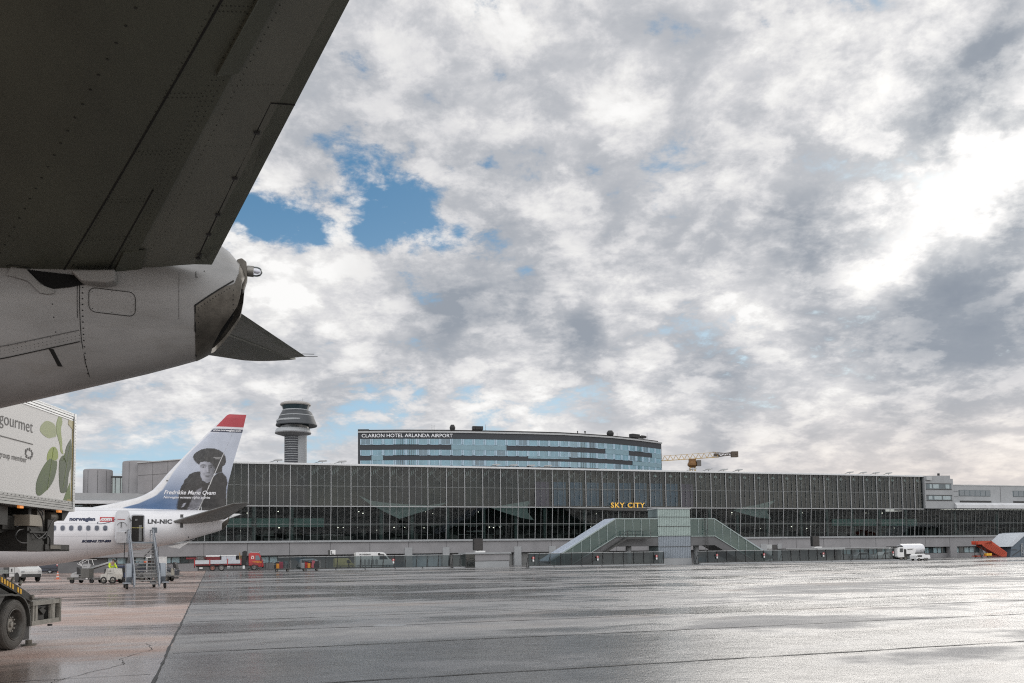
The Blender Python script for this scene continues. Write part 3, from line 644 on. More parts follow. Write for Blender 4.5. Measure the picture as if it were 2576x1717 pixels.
for sgn,(c,e,xr,zr_,g0,g1,s1) in ((-1,(55.1,62.4,44.0,.85,50.7,47.2,50.0)),(1,(72.6,68.15,83.5,.85,76.8,80.5,78.2))):
    a,b=(c,e) if sgn<0 else (e,c)
    m=MB(); m.box(a,b,0,DY,7.13,7.3)
    m.prism([(c,7.13),(c,7.3),(xr+sgn*.3,.87),(xr,.70)],'y',0,DY); m.build('roof',pm('standing_seam_roof',(.40,.45,.53),.35,.5,var=.08),pv)
    m=MB()
    for k in range(9):
        y=.15+k*.46; m.bar((c,y,7.32),(xr+sgn*.3,y,.89),.05,.05)
    m.build('roof_seam',pm('pale_seam',(.55,.60,.66),.4,.4),pv)
    m=MB(); m.bar((c,-.05,7.22),(xr,-.05,.8),.1,.16); m.bar((e,-.05,7.22),(c,-.05,7.22),.1,.16); m.bar((c,-.05,4.45),(g1,-.05,.05),.08,.12); m.bar((e,-.05,4.45),(c,-.05,4.45),.08,.12)
    n=5 if sgn<0 else 3
    for k in range(n+1):
        u=e+(c-e)*k/n
        if 62.4<u<68.1: continue
        m.bar((u,-.04,4.45),(u,-.04,7.2),.07,.07)
    k=1
    while True:
        u=c+sgn*1.45*k
        if abs(u-c)>=abs(xr-c)-.5: break
        zt=7.2-(7.2-.8)*abs(u-c)/abs(xr-c); zb=max(.05,4.45-4.4*abs(u-c)/abs(g1-c)); m.bar((u,-.04,zb),(u,-.04,zt),.07,.07); k+=1
    m.build('glazing_frame',pm('pale_green_frame',(.30,.36,.35),.4,.3),pv)
    m=MB(); gp=[(e,4.45),(e,7.15),(c,7.15),(xr,.75),(g1,.05),(c,4.45)]
    m.prism(gp,'y',0,.02); m.build('side_glass',glassm('green_stair_glass',(.50,.64,.61),.0,opaque=(.12,.19,.18),mixf=.35),pv)
    m=MB(); m.prism(gp,'y',DY-.02,DY); m.build('rear_glass',glassm('green_stair_glass'),pv)
    m=MB(); m.prism([(e,2.98),(e,4.4),(c,4.4),(g1,.0),(s1,.0),(c,2.98)],'y',.05,DY-.05); m.build('stair_stringer',CONCD,pv)
    m=MB(); m.prism([(e,4.4),(e,4.45),(c,4.45),(g1,.05),(g1,.0),(c,4.4)],'y',.1,DY-.1); m.build('stair_treads',MGREY,pv)
    m=MB(); m.bar((e,.3,5.4),(c,.3,5.4),.05); m.bar((c,.3,5.4),(g1,.3,1.),.05); m.bar((e,DY-.3,5.4),(c,DY-.3,5.4),.05); m.bar((c,DY-.3,5.4),(g1,DY-.3,1.),.05); m.build('handrail',ALU,pv)
for u in (58.2,70.3):
    m=MB(); m.lathe([(.45,0),(.45,2.98)],(u,2.0,0),n=16); m.build('column',CONC2,pv,True)
# small open stair with railings under the left glazed stair
m=MB(); m.prism([(56.3,4.3),(60.5,4.3),(60.5,4.1),(56.4,4.1),(49.5,.0),(49.1,.0)],'y',-1.3,-.25); 
for k in range(24): m.box(49.3+k*.29,49.62+k*.29,-1.3,-.25,.08+k*.176,.13+k*.176)
m.build('outer_stair',DGREY,pv)
m=MB()
for y in (-1.3,):
    for dz in (.5,1.0): m.bar((49.2,y,dz),(56.4,y,4.3+dz),.05); m.bar((56.4,y,4.3+dz),(60.5,y,4.3+dz),.05)
    for k in range(7): m.bar((49.6+k*1.13,y,.25+k*.67),(49.6+k*1.13,y,1.25+k*.67),.05)
    for k in range(4): m.bar((56.5+k*1.3,y,4.3),(56.5+k*1.3,y,5.3),.05)
m.build('outer_railing',DGREY,pv)
m=MB(); 
for x in (70.6,71.1): m.bar((x,-.35,.2),(x,-.35,8.3),.05)
for k in range(26): m.bar((70.6,-.35,.4+k*.3),(71.1,-.35,.4+k*.3),.035)
m.build('ladder',DGREY,pv)
# ================================================================ glass jet blast fence
FG=glassm('smoked_fence_glass',(.25,.29,.29),.0)
def fence(label,u0,u1,y,lean=.35,h=2.05,step=1.72):
    f=thing('glass_fence',label,'fence',M=TM@Matrix.Translation((u0,y,0))); L=u1-u0; n=round(L/step); st=L/n
    m=MB(); m.add([(0,0,.28),(L,0,.28),(L,lean*.5,h),(0,lean*.5,h)],[(0,1,2,3)]); m.build('glass_panels',FG,f,fix=False)
    m=MB(); m.bar((0,lean*.5,h),(L,lean*.5,h),.07,.07); m.build('top_rail',LGREY,f)
    m=MB(); m.box(0,L,-.05,.12,.2,.3); m.build('bottom_rail',DGREY,f)
    for k in range(n+1):
        x=k*st; m=MB(); m.bar((x-.05,-.06,.0),(x+.06,lean*.5-.06,h),.075,.1); m.bar((x,.1,.05),(x+.04,1.1,.05),.08); m.bar((x+.04,1.1,.05),(x,lean*.5+.05,h*.7),.06); m.build('post',BLK,f)
    m=MB(); rr=random.Random(int(u0)); x=0
    while x<L:
        w_=min(rr.uniform(3.2,4.6),L-x); m.box(x+.05,x+w_-.12,-.75,.35,0,.10); m.box(x+.05,x+w_-.12,-.5,.3,.10,.2); x+=w_
    m.build('kerb_block',CONC2,f)
    return f
fence('smoked glass fence behind the baggage carts, left of the ticket hut',5.3,31.0,-26,step=1.72)
fence('short smoked glass fence panel run just left of the ticket hut',31.2,33.6,-27.2,step=1.2)
fence('smoked glass blast fence between the hut and the ribbed tower',40.0,62.25,-36.9)
fence('smoked glass blast fence running right from the ribbed tower to the tanker',68.3,111.6,-36.9)
# signs on the fences
sgm=None
for i,(u,y,lab) in enumerate([(33.6,-27.4,'red and white round sign on the fence post left of the hut'),(40.7,-37.1,'red and white round sign on the fence post right of the hut'),(51.0,-37.1,'red and white sign hanging on the fence under the sloping stair roof'),(60.9,-37.1,'pale sign on the fence just left of the ribbed tower'),(71.6,-37.1,'red and white sign on the fence just right of the ribbed tower'),(80.3,-37.1,'red and white sign on the fence below the falling end of the stair roof'),(91.8,-37.1,'red and white sign on the fence left of the second black monitor'),(106.1,-37.1,'red and white sign on the fence in front of the parked cars'),(22.2,-26.25,'round red sign on the fence in front of the white van')]):
    p=TM@Vector((u,y,1.25))
    if sgm is None:
        sgm=thing('fence_sign',lab,'sign',p,TA,'small signs fixed along the glass fence')
        m=MB(); m.lathe([(.19,-.03),(.19,.0)],(0,0,.15),'y',18); m.build('disc',RED,sgm)
        m=MB(); m.box(-.05,.05,-.035,-.031,.05,.25); m.box(-.1,.12,-.03,.0,-.38,-.08); m.build('plate',WHITE,sgm)
    else: copytree(sgm,lab,p)
# ================================================================ hut, covered walkway and black display cabinets
hut=thing('walkway_hut','low glass and concrete hut with a flat roof behind a low wall','hut',M=TM@Matrix.Translation((32.95,-28.3,0)))
m=MB(); m.box(1.5,7.0,0,3.5,0,1.0); m.build('low_wall',CONC2,hut)
m=MB(); m.box(1.5,7.1,.05,3.5,1.06,2.05); m.build('upper_wall',CONC,hut)
m=MB(); m.box(0,1.45,0,.05,.15,2.1); m.build('side_glass',FG,hut)
m=MB(); m.box(-.1,7.3,-.2,3.8,2.1,2.35); m.build('roof',CONC2,hut)
m=MB(); m.box(0,7.1,-.05,.0,1.0,1.06); m.box(0,.08,-.05,.05,0,2.1); m.box(0,1.5,-.03,.03,0,.15); m.build('rail',DGREY,hut)
for i,(u,y,lab) in enumerate(((35.3,-27.,'black box display cabinet standing on the roof of the low hut'),(98.1,-27.,'black box display cabinet above the covered walkway, left of the tanker'))):
    c=thing('display_cabinet',lab,'display cabinet',M=TM@Matrix.Translation((u,y,2.35)),group='black aircraft docking display cabinets')
    m=MB(); m.box(-.75,.75,-.3,.3,.32,2.15); m.build('cabinet',BLK,c,bevel=.04)
    m=MB(); m.box(-.5,1.05,-.5,.3,.0,.24); m.build('base',WHITE,c)
    m=MB(); m.box(-.15,.15,-.1,.1,.2,.35); m.box(-.68,.68,-.33,-.3,.4,2.05); m.build('screen',pm('dark_screen',(.012,.012,.014),.2),c)
wk=thing('covered_walkway','long flat walkway roof behind the right part of the glass fence','walkway',M=TM@Matrix.Translation((90.8,-28.3,0)))
m=MB(); m.box(0,23.2,-.2,2.4,2.1,2.32); m.build('roof',DGREY,wk)
m=MB(); m.box(0,23.2,-.24,-.2,2.24,2.33); m.box(6.5,12.5,-.3,-.24,2.15,2.4); m.build('roof_edge',LGREY,wk)
for k in range(7): m=MB(); m.tube([(.5+k*3.7,0,0),(.5+k*3.7,0,2.1)],.06); m.build('post',DGREY,wk)
# ================================================================ hotel
ho=thing('hotel','curved dark hotel block with blue-grey ribbon windows rising behind the terminal','hotel')
hp=[(-42.4,240.2),(-30,240.8),(-18,242.4),(-9,244.3),(0,246.6),(8,248.6),(15,250.8),(22,254.3),(30,258.8),(38.5,265.5),(47.3,274.0)]
seg=[0]
for a,b in zip(hp,hp[1:]): seg.append(seg[-1]+math.dist(a,b))
LH=seg[-1]
def hpt(s,off=0.):
    s=max(0,min(LH,s))
    for i in range(len(hp)-1):
        if s<=seg[i+1] or i==len(hp)-2:
            t=(s-seg[i])/(seg[i+1]-seg[i]); a=Vector(hp[i]);b=Vector(hp[i+1]); p=a.lerp(b,t)
            def nr(j):
                j0=max(0,j-1); j1=min(len(hp)-1,j+1); d=(Vector(hp[j1])-Vector(hp[j0])).normalized(); return Vector((d.y,-d.x))
            n=nr(i).lerp(nr(i+1),t).normalized(); return p+n*off
def hwall(m,s0,s1,z0,z1,o0,o1,n=None):
    n=n or max(1,int((s1-s0)/2.5)); P=[]
    for i in range(n+1):
        s=s0+(s1-s0)*i/n; a=hpt(s,o0); b=hpt(s,o1); P.append((a,b))
    vs=[];fs=[]
    for a,b in P: vs+=[(a.x,a.y,z0),(b.x,b.y,z0),(b.x,b.y,z1),(a.x,a.y,z1)]
    for i in range(n):
        for j in range(4): fs.append((4*i+j,4*i+(j+1)%4,4*i+4+(j+1)%4,4*i+4+j))
    fs+=[(0,1,2,3),(4*n+3,4*n+2,4*n+1,4*n)]; m.add(vs,fs)
HD=pm('hotel_dark_cladding',(.028,.033,.040),.45,var=.35,scale=.25,stretch=(1,1,3))
HG=pm('hotel_window_glass',(.14,.29,.36),.12,.0,var=.30,scale=.25,spec=.9)
HG2=pm('hotel_darker_glass',(.10,.18,.23),.12,.0,var=.3,scale=.4,spec=.9)  # darker glass tone for a scattering of panes
HV=pm('hotel_pale_pier',(.38,.52,.62),.35,var=.08)
HLB=pm('hotel_blue_panel',(.20,.32,.37),.3,var=.12,scale=.4)
m=MB(); hwall(m,0,LH,0,36.3,-14,0); m.build('wall',HD,ho)
m=MB(); hwall(m,0,LH,36.3,36.75,-14.3,.35); m.build('roof_edge',LGREY,ho)
m=MB(); hwall(m,.3,LH-.3,36.75,37.3,-14.,-1.); hwall(m,0,3.,36.75,37.3,-5,.1); m.build('roof_upstand',BLK,ho)
rows=[(33.0,34.55),(30.0,31.5),(27.1,28.6),(24.2,25.7)]
nb=31; wb=(LH-1.0)/nb; odd={3,4,20,21,27}
for r_,(z0,z1) in enumerate(rows):
    for k in range(nb):
        s0=.6+k*wb; tall=(r_==1 and 15<=k<=17) 
        zb=z0-(.0 if not tall else .55)
        m=MB(); hwall(m,s0+.42,s0+wb-.42 if k not in (20,) else s0+wb-.2,zb,z1,.02,.08,1); w_=m.build('window',HG if (k*5+r_*3)%7 else HG2,ho)
        m=MB(); mid=s0+wb/2
        for s in ((mid,) if k not in odd else (mid-.6,mid,mid+.6)): hwall(m,s-.04,s+.04,zb,z1,.08,.12,1)
        hwall(m,s0+.42,s0+wb-.42,zb-.08,zb,.08,.16,1)
        m.build('glazing_bar',BLK if k in odd else HV,w_)
        m=MB(); hwall(m,s0+.04,s0+.38,z0,z1,.06,.18,1); hwall(m,s0+wb-.38,s0+wb-.04,z0,z1,.06,.18,1); m.build('frame',HV,w_)
for r_,lst in enumerate(([(8,13),(23,26),(29.5,31)],[(1,2),(15,19),(26.5,31)],[(4,5)])):
    for a,b in lst:
        m=MB(); z1=rows[r_][0]-.05; z0=rows[r_+1][1]+.05; s0=.6+a*wb; s1=min(LH-.4,.6+b*wb); hwall(m,s0,s1,z0 if not(r_==1 and a==15) else z0+.7,z1,.03,.12); m.build('spandrel_panel',HLB,ho)
for s,wd,h,nm in ((25.5,1.6,1.2,'roof_hood'),(32,3.0,1.0,'plant_box'),(64,.4,.7,'vent'),(66.5,.6,.8,'vent'),(75,2.2,1.2,'roof_hood'),(85,3.4,1.1,'plant_box'),(100,2.0,.7,'plant_box')):
    if s>LH-2: s=LH-9
    a=hpt(s,-1.2); b=hpt(s+wd,-1.2); m=MB()
    c=(a+b)/2
    if nm=='roof_hood': m.lathe([(wd*.42,0),(wd*.5,h*.5),(wd*.5,h*.75),(wd*.3,h+.35)],(c.x,c.y,37.2),n=12)
    elif nm=='vent': m.tube([(c.x,c.y,37),(c.x,c.y,37.3+h*.6)],.14); m.lathe([(wd*.5,0),(wd*.35,h*.5)],(c.x,c.y,37.3+h*.5),n=8)
    else: 
        m.bar((a.x,a.y,37.9),(b.x,b.y,37.9),1.5,h)
        for k in range(4): q=a.lerp(b,(k+.5)/4); m.box(q.x-.1,q.x+.1,q.y-1.,q.y-.8,37.5,38.3)
    m.build(nm,BLK,ho)
m=MB()
for s,h in ((20.5,1.6),(21.1,1.6),(35.8,1.9),(79,1.2),(93,2.4)): a=hpt(min(s,LH-3),-1.2); m.tube([(a.x,a.y,37),(a.x,a.y,37.1+h)],.07,6)
m.build('mast',LGREY,ho)
def hs(x,y): p=hpt(1.4+x,.22); return (p.x,p.y,34.95+y)
so_=thing('hotel_sign','white capital letters along the top of the dark hotel front','sign',(hpt(1.4,.2).x,hpt(1.4,.2).y,34.9))
def hs2(x,y): p=hpt(1.0+x,.22); return (p.x-so_.location.x,p.y-so_.location.y,.12+y)
text('CLARION HOTEL ARLANDA AIRPORT',1.38,hs2,emi('white_sign_letters',(.85,.86,.88),.05),so_,xs=1.075,bold=.006)
# ================================================================ control tower
ct=thing('control_tower','round air traffic control tower with stacked flaring decks on a banded shaft','control tower',((741.5-1288)/2200*440,440,0))
z_=lambda y: (1404.6-(980+y/7.127))/5+1.73
CW=pm('tower_white_ring',(.40,.42,.43),.4,var=.1); CD=pm('tower_dark_cladding',(.06,.066,.072),.5,var=.15,scale=.3); CG=pm('tower_glass',(.025,.045,.055),.08,var=.3,spec=.8)
m=MB(); m.lathe([(4.1,0),(4.1,64.5)],(-1.4,0,0),n=40); m.build('shaft',pm('tower_dark_shaft',(.035,.038,.048),.5),ct,True)
m=MB(); m.lathe([(3.5,0),(3.5,64.5)],(1.9,1.0,0),n=32); m.build('side_shaft',pm('tower_grey_shaft',(.30,.31,.32),.6,var=.1),ct,True)
m=MB()
for k in range(30):
    z=64-k*1.19*1.0; m.lathe([(4.12,0),(4.18,.08),(4.18,.24),(4.12,.30)],(-1.4,0,z),n=40); m.lathe([(3.52,0),(3.56,.1),(3.52,.16)],(1.9,1.0,z-.5),n=32)
m.build('shaft_ring',CW,ct,True)
m=MB(); m.lathe([(3.9,63.6),(8.9,z_(768)),(9.,z_(752)),(8.4,z_(735))],(-1.2,0,0),n=56); m.build('lower_saucer',pm('tower_soffit',(.28,.28,.29),.6),ct,True)
m=MB(); m.lathe([(8.95,z_(750)),(8.7,z_(715)),(8.25,z_(682)),(6,z_(676))],(-1.2,0,0),n=56); m.build('saucer_rim',CW,ct,True)
m=MB(); m.lathe([(6.9,z_(682)),(7.2,z_(555))],(-.4,0,0),n=48); m.build('lower_window_band',CG,ct,True)
m=MB(); m.lathe([(7.0,z_(600)),(10.1,z_(632)),(10.3,z_(618)),(9.2,z_(520)),(8.2,z_(430)),(7.3,z_(372)),(6.6,z_(360))],(.5,0,0),n=56); m.build('flaring_skirt',CD,ct,True)
m=MB(); m.lathe([(9.25,z_(560)),(9.42,z_(545)),(9.3,z_(528))],(-.05,-.3,0),n=56); m.lathe([(8.5,z_(465)),(8.66,z_(458)),(8.55,z_(448))],(.45,0,0),n=56); m.lathe([(6.6,z_(366)),(6.75,z_(352)),(6.4,z_(340))],(0,0,0),n=56); m.build('deck_ring',CW,ct,True)
m=MB(); m.lathe([(6.2,z_(350)),(7.25,z_(235))],(0,0,0),n=24); m.build('control_cab_glass',CG,ct)
m=MB(); m.lathe([(7.3,z_(262)),(7.6,z_(245)),(7.5,z_(222)),(6.2,z_(200)),(2,z_(188))],(0,0,0),n=48); m.build('roof',pm('tower_roof_cap',(.40,.38,.36),.5,var=.12),ct,True)
m=MB()
for x,h in ((-2.2,2.0),(-.8,2.6),(3.4,2.0),(3.8,1.8)): m.tube([(x,0,z_(195)),(x,0,z_(195)+h)],.07,6)
for k in range(11): m.tube([(-5+k,-2,z_(205)),(-5+k,-2,z_(205)+.7)],.05,5)
m.build('aerial',LGREY,ct)
# ================================================================ tower crane
cr_=thing('tower_crane','yellow tower crane with its jib reaching out from behind the hotel','crane',((1745-1288)/2200*300,300,0))
CY=pm('faded_yellow_steel',(.50,.31,.04),.6,var=.35)
def lattice(m,p,q,w,h,n,c=.09):
    p=Vector(p);q=Vector(q);d=(q-p).normalized(); s=d.cross(Vector((0,0,1))) if abs(d.z)<.9 else Vector((1,0,0)); s.normalize(); u=s.cross(d).normalized()
    cs=[s*w/2,-s*w/2,u*h] if abs(d.z)<.9 else [s*w/2+u*w/2,s*w/2-u*w/2,-s*w/2-u*w/2,-s*w/2+u*w/2]
    for a in cs: m.bar(p+a,q+a,c*1.3)
    for k in range(n):
        a=p.lerp(q,k/n);b=p.lerp(q,(k+1)/n); mm=(a+b)/2
        if len(cs)==3:
            for e in cs[:2]: m.bar(a+e,mm+cs[2],c); m.bar(mm+cs[2],b+e,c)
        else:
            for i in range(4): m.bar(a+cs[i],b+cs[(i+1)%4],c)
m=MB(); lattice(m,(0,0,0),(0,0,31.2),1.7,1.7,18,.13); m.build('mast',CY,cr_)
m=MB(); m.lathe([(.9,31.2),(1.7,31.9),(1.7,32.5),(1.,33.6)],n=12); m.box(-1.1,1.1,-1,1,32.6,34.1); m.build('slewing_unit',pm('crane_orange',(.20,.10,.03),.6,var=.3),cr_)
m=MB(); m.box(1.3,2.7,-1.6,-.2,31.6,33.6); m.build('operator_cab',pm('cab_grey',(.12,.11,.10),.4),cr_)
jd=Vector((math.cos(R(-23)),math.sin(R(-23)),.0))
m=MB(); lattice(m,tuple(-jd*34+Vector((0,0,33.9))),tuple(jd*9+Vector((0,0,34.3))),1.2,1.7,22,.075); m.build('jib',CY,cr_)
m=MB(); a=jd*9+Vector((0,0,34.5)); b=jd*15+Vector((0,0,34.9)); lattice(m,a,b,1.3,.9,4,.12); m.bar(jd*7+Vector((0,0,36.2)),jd*13+Vector((0,0,35.2)),.16); m.box(jd.x*8-.6,jd.x*8+1.0,jd.y*8-.5,jd.y*8+.5,34.6,35.6); m.build('counter_jib',pm('crane_dark_steel',(.08,.06,.045),.6,var=.3),cr_)
m=MB(); c=jd*14.2; m.box(c.x-1.0,c.x+1.2,c.y-.8,c.y+.8,34.0,35.9); m.build('counterweight',pm('counterweight_block',(.10,.08,.06),.8,var=.3),cr_)
# low round-ended wall behind the blue van
bw=thing('blast_wall','low grey concrete wall with stepped round ends under the fuselage','wall',M=TM@Matrix.Translation((-27,-1.2,0)))
m=MB(); m.prism([(0,0),(0,1.75),(3.6,1.75),(4.6,1.5),(5.3,.9),(5.5,0)],'y',0,.4); m.build('tall_panel',CONCD,bw)
m=MB(); m.prism([(5.3,0),(5.3,1.15),(6.5,1.15),(7.4,.8),(7.6,0)],'y',-.1,.3); m.build('short_panel',CONCD,bw)
# ================================================================ airliners
def itp(tab,x,k):
    if x<=tab[0][0]: return tab[0][k]
    for a,b in zip(tab,tab[1:]):
        if x<=b[0]:
            t=(x-a[0])/(b[0]-a[0]); return a[k]+(b[k]-a[k])*t
    return tab[-1][k]
SEC=[(-38,3.02,2.88,.07),(-37.7,3.45,2.5,.45),(-37,4.0,2.05,.85),(-36,4.62,1.75,1.2),(-35,5.02,1.58,1.5),(-33.5,5.36,1.48,1.75),(-31.5,5.5,1.45,1.87),(-30,5.52,1.45,1.88),
 (-13.5,5.52,1.45,1.88),(-12,5.52,1.50,1.87),(-10.5,5.50,1.70,1.81),(-9,5.47,1.98,1.70),(-7.5,5.44,2.25,1.54),(-6,5.41,2.50,1.36),(-5,5.38,2.68,1.22),(-4,5.35,2.88,1.07),(-3,5.32,3.12,.92),(-2.4,5.31,3.29,.82),(-1.5,5.29,3.56,.67),(-1.0,5.28,3.71,.58),(-.7,5.265,3.81,.53),(-.5,5.24,3.88,.48),(-.35,5.20,3.97,.43),(-.22,5.12,4.07,.37),(-.12,5.03,4.17,.31),(-.05,4.93,4.27,.25),(0.,4.82,4.38,.19),(.1,4.78,4.45,.17)]
def _sm(tab):
    # gentle smoothing of the profile
    out=[]
    for i,r in enumerate(tab):
        if 0<i<len(tab)-1 and r[0]>-37 and r[0]<-1.2:
            p,n=tab[i-1],tab[i+1]; t=(r[0]-p[0])/(n[0]-p[0]); out.append((r[0],)+tuple(.75*r[k]+.25*(p[k]+(n[k]-p[k])*t) for k in (1,2,3)))
        else: out.append(r)
    return out
SEC=_sm(SEC)
def fsec(s): return itp(SEC,s,1),itp(SEC,s,2),itp(SEC,s,3)
def fpt(s,phi,off=0.):
    zt,zb,w_=fsec(s); zc=(zt+zb)/2; h=(zt-zb)/2
    return (s,(w_+off)*math.sin(phi),zc+(h+off)*math.cos(phi))
def port(s,z,off=.01):
    zt,zb,w_=fsec(s); zc=(zt+zb)/2; h=(zt-zb)/2; t=max(-.999,min(.999,(z-zc)/h)); n=math.sqrt(1-t*t)
    return (s,-(w_*n+off*n),z+off*t)
def Bb(phi):   # end of the white skin around the tail cone
    d=abs(math.degrees(math.atan2(math.sin(phi),math.cos(phi))))
    return itp([(0,-.06),(60,-.08),(83,-.12),(87,-.17),(108,-.505),(180,-.51)],d,1)
def Eb(phi):   # rim of the exhaust
    d=math.degrees(math.atan2(math.sin(phi),math.cos(phi)))
    if d<0: return itp([(0,.0),(55,-.03),(75,-.05),(92,-.06),(104,-.07),(116,-.09),(128,-.16),(140,-.25),(160,-.34),(180,-.36)],-d,1)
    return itp([(0,.0),(90,-.03),(120,-.06),(140,-.18),(160,-.31),(180,-.36)],d,1)
def ring_mesh(rings,close0=False,close1=False):
    m=MB(); n=len(rings[0]); vs=[p for r in rings for p in r]; fs=[]
    for i in range(len(rings)-1):
        for j in range(n): fs.append((i*n+j,i*n+(j+1)%n,(i+1)*n+(j+1)%n,(i+1)*n+j))
    if close0: fs.append(tuple(range(n))[::-1])
    if close1: fs.append(tuple((len(rings)-1)*n+j for j in range(n)))
    m.add(vs,fs); return m
def naca(x,t): return 5*t*(.2969*math.sqrt(max(x,0))-.126*x-.3516*x*x+.2843*x**3-.1036*x**4)
ZR0=4.76; DI=math.tan(R(7))
def teS(L): return -.34+.234*(L-.55)
def chord(L): return 3.65-(2.5/6.62)*(L-.55)
def stabz(L,x,sgn,zr,thin=0.):
    """height of the stabilizer skin at half-span L and chord fraction x (sgn -1 lower, +1 upper)"""
    c=chord(L); return zr+DI*(L-.55)-.06*c*(1-x)+sgn*max(0,(naca(x,.11)*c-thin))
def stabilizer(par,side,zr,mat,matE,detail=False):
    XH=.78; Ls=[.30,.55,1,1.6,2.2,3,3.8,4.6,5.4,6.2,6.8,7.05,7.17]
    def sec(L,x0,x1,n,thin):
        tipf=1 if L<6.8 else (.985 if L<7.1 else .9)
        c=chord(L); pts=[]
        xs=[x0+(x1-x0)*(1-math.cos(math.pi*i/n))/2 for i in range(n+1)]
        k=1 if L<6.9 else (.75 if L<7.1 else .25)
        for x in xs[::-1]:
            z=stabz(L,x,1,zr,thin); zc=zr+DI*(L-.55)-.06*c*(1-x); pts.append((teS(L)-c*(1-x),side*L,zc+(z-zc)*k))
        for x in (xs[1:] if x0==0 else xs):
            z=stabz(L,x,-1,zr,thin); zc=zr+DI*(L-.55)-.06*c*(1-x); pts.append((teS(L)-c*(1-x),side*L,zc+(z-zc)*k))
        return pts
    st=ring_mesh([sec(L,0,XH,14,0) for L in Ls],True,True).build('stabilizer',mat,par,True)
    el=ring_mesh([sec(L,XH-.025,.999,7,.026*(1 if L<6 else .4)) for L in Ls if .5<L<7.0],True,True).build('elevator',matE,st,True)
    m=MB()
    for L in (6.35,6.75): m.tube([(teS(L)-.05,side*L,stabz(L,1,1,zr)),(teS(L)+.22,side*L,stabz(L,1,1,zr)+.01)],.006,5)
    m.build('static_wick',BLK,el)
    if detail:
        def lp(L,x,d=.004): return (teS(L)-chord(L)*(1-x),side*L,stabz(L,x,-1,zr,.026 if x>XH else 0)-d)
        dk=pm('skin_seam',(.008,.008,.007),.8); rv=pm('rivet_dark',(.026,.027,.022),.7)
        def line(L0,x0,L1,x1,wd,mt,name,parent,n=12,d=.004):
            m=MB(); pts=[Vector(lp(L0+(L1-L0)*i/n,x0+(x1-x0)*i/n,d)) for i in range(n+1)]
            for a,b in zip(pts,pts[1:]):
                t=(b-a).normalized(); nn=t.cross(Vector((0,0,1))).normalized()*wd/2
                m.add([tuple(a-nn),tuple(b-nn),tuple(b+nn),tuple(a+nn)],[(0,1,2,3)])
            return m.build(name,mt,parent,fix=False)
        line(.56,.615,7.0,.665,.014,dk,'skin_joint',st); line(1.5,.455,1.5,.455,.01,dk,'skin_joint',st) if False else None
        line(.56,.728,2.2,.733,.012,dk,'skin_joint',st)
        for L in (1.28,2.35,3.05,3.95,4.9): pass
        # rivet rows
        m=MB()
        def riv(L,x,r=.0055):
            p=Vector(lp(L,x,.003)); m.add([(p.x+r*math.cos(t),p.y+r*math.sin(t),p.z) for t in [k*math.pi/3 for k in range(6)]],[(0,1,2,3,4,5)])
        L=.6
        while L<6.5:
            riv(L,.44,.011); L+=.165
        L=.6
        while L<6.5:
            for x in (.632,.733,.762,.744): riv(L,x+.002*random.uniform(-1,1),.0055)
            L+=.062
        for Lr in (.75,1.3,2.0,2.75,3.5,4.4,5.3):
            for x in [.632+.0115*k for k in range(9)]: riv(Lr,x); riv(Lr+.05,x)
        L=.58
        while L<6.5: riv(L,.815); L+=.07
        for Lr in (1.35,2.05,2.8,3.6,4.5):
            for x in [.80+.014*k for k in range(11)]: riv(Lr,x,.004)
        m.build('rivet_rows',rv,st,fix=False)
        # trim tab with hinge brackets, hatch, thicker inboard hinge bay
        line(.72,.952,3.38,.93,.012,dk,'tab_gap',el,d=.003)
        a=lp(3.38,.93,.003);b=lp(3.38,.999,.003); m=MB(); m.bar(a,b,.012,.006); m.build('tab_gap',dk,el)
        for L in (.72,.8,1.25,1.65,2.3,3.0):
            p=lp(L,.952-.022*(L-.72)/2.66,.012); m=MB(); m.box(p[0]-.022,p[0]+.022,p[1]-.013,p[1]+.013,p[2]-.01,p[2]+.02); m.build('tab_hinge',BLK,el)
        # proud trailing panels of the fixed part beyond the third bay
        mm=MB(); P=[(3.78,.735),(6.9,.745),(6.9,.795),(3.78,.795)]
        top=[Vector(lp(L,x,.0)) for L,x in P]; d=Vector((0,0,-.028))
        base=[Vector(lp(L,min(x,.775),-.01)) for L,x in P]
        mm.add([tuple(p) for p in base]+[tuple(p+d) for p in top],[(0,1,2,3),(4,5,6,7),(0,1,5,4),(1,2,6,5),(2,3,7,6),(3,0,4,7)]); mm.build('hinge_fairing',mat,st)
        mm=MB(); P=[(.58,.745),(1.02,.742),(1.02,.80),(.58,.815)]
        top=[Vector(lp(L,x,.0)) for L,x in P]; base=[Vector(lp(L,min(x,.775),-.01)) for L,x in P]; d=Vector((0,0,-.02))
        mm.add([tuple(p) for p in base]+[tuple(p+d) for p in top],[(0,1,2,3),(4,5,6,7),(0,1,5,4),(1,2,6,5),(2,3,7,6),(3,0,4,7)]); mm.build('hinge_fairing',mat,st)
        mm=MB()
        for (L,x,rx,ry) in ((.78,.50,.10,.06),(.72,.38,.12,.07)):
            p=Vector(lp(L,x,.002))
            pts=[(p.x+rx*math.cos(t),p.y+ry*math.sin(t)*1.2,p.z-.002-.0*t) for t in [k*math.pi/12 for k in range(25)]]
            mm.tube(pts,.004,4)
        mm.build('drain_cover_ring',dk,st)
        # root closing rib
    return st
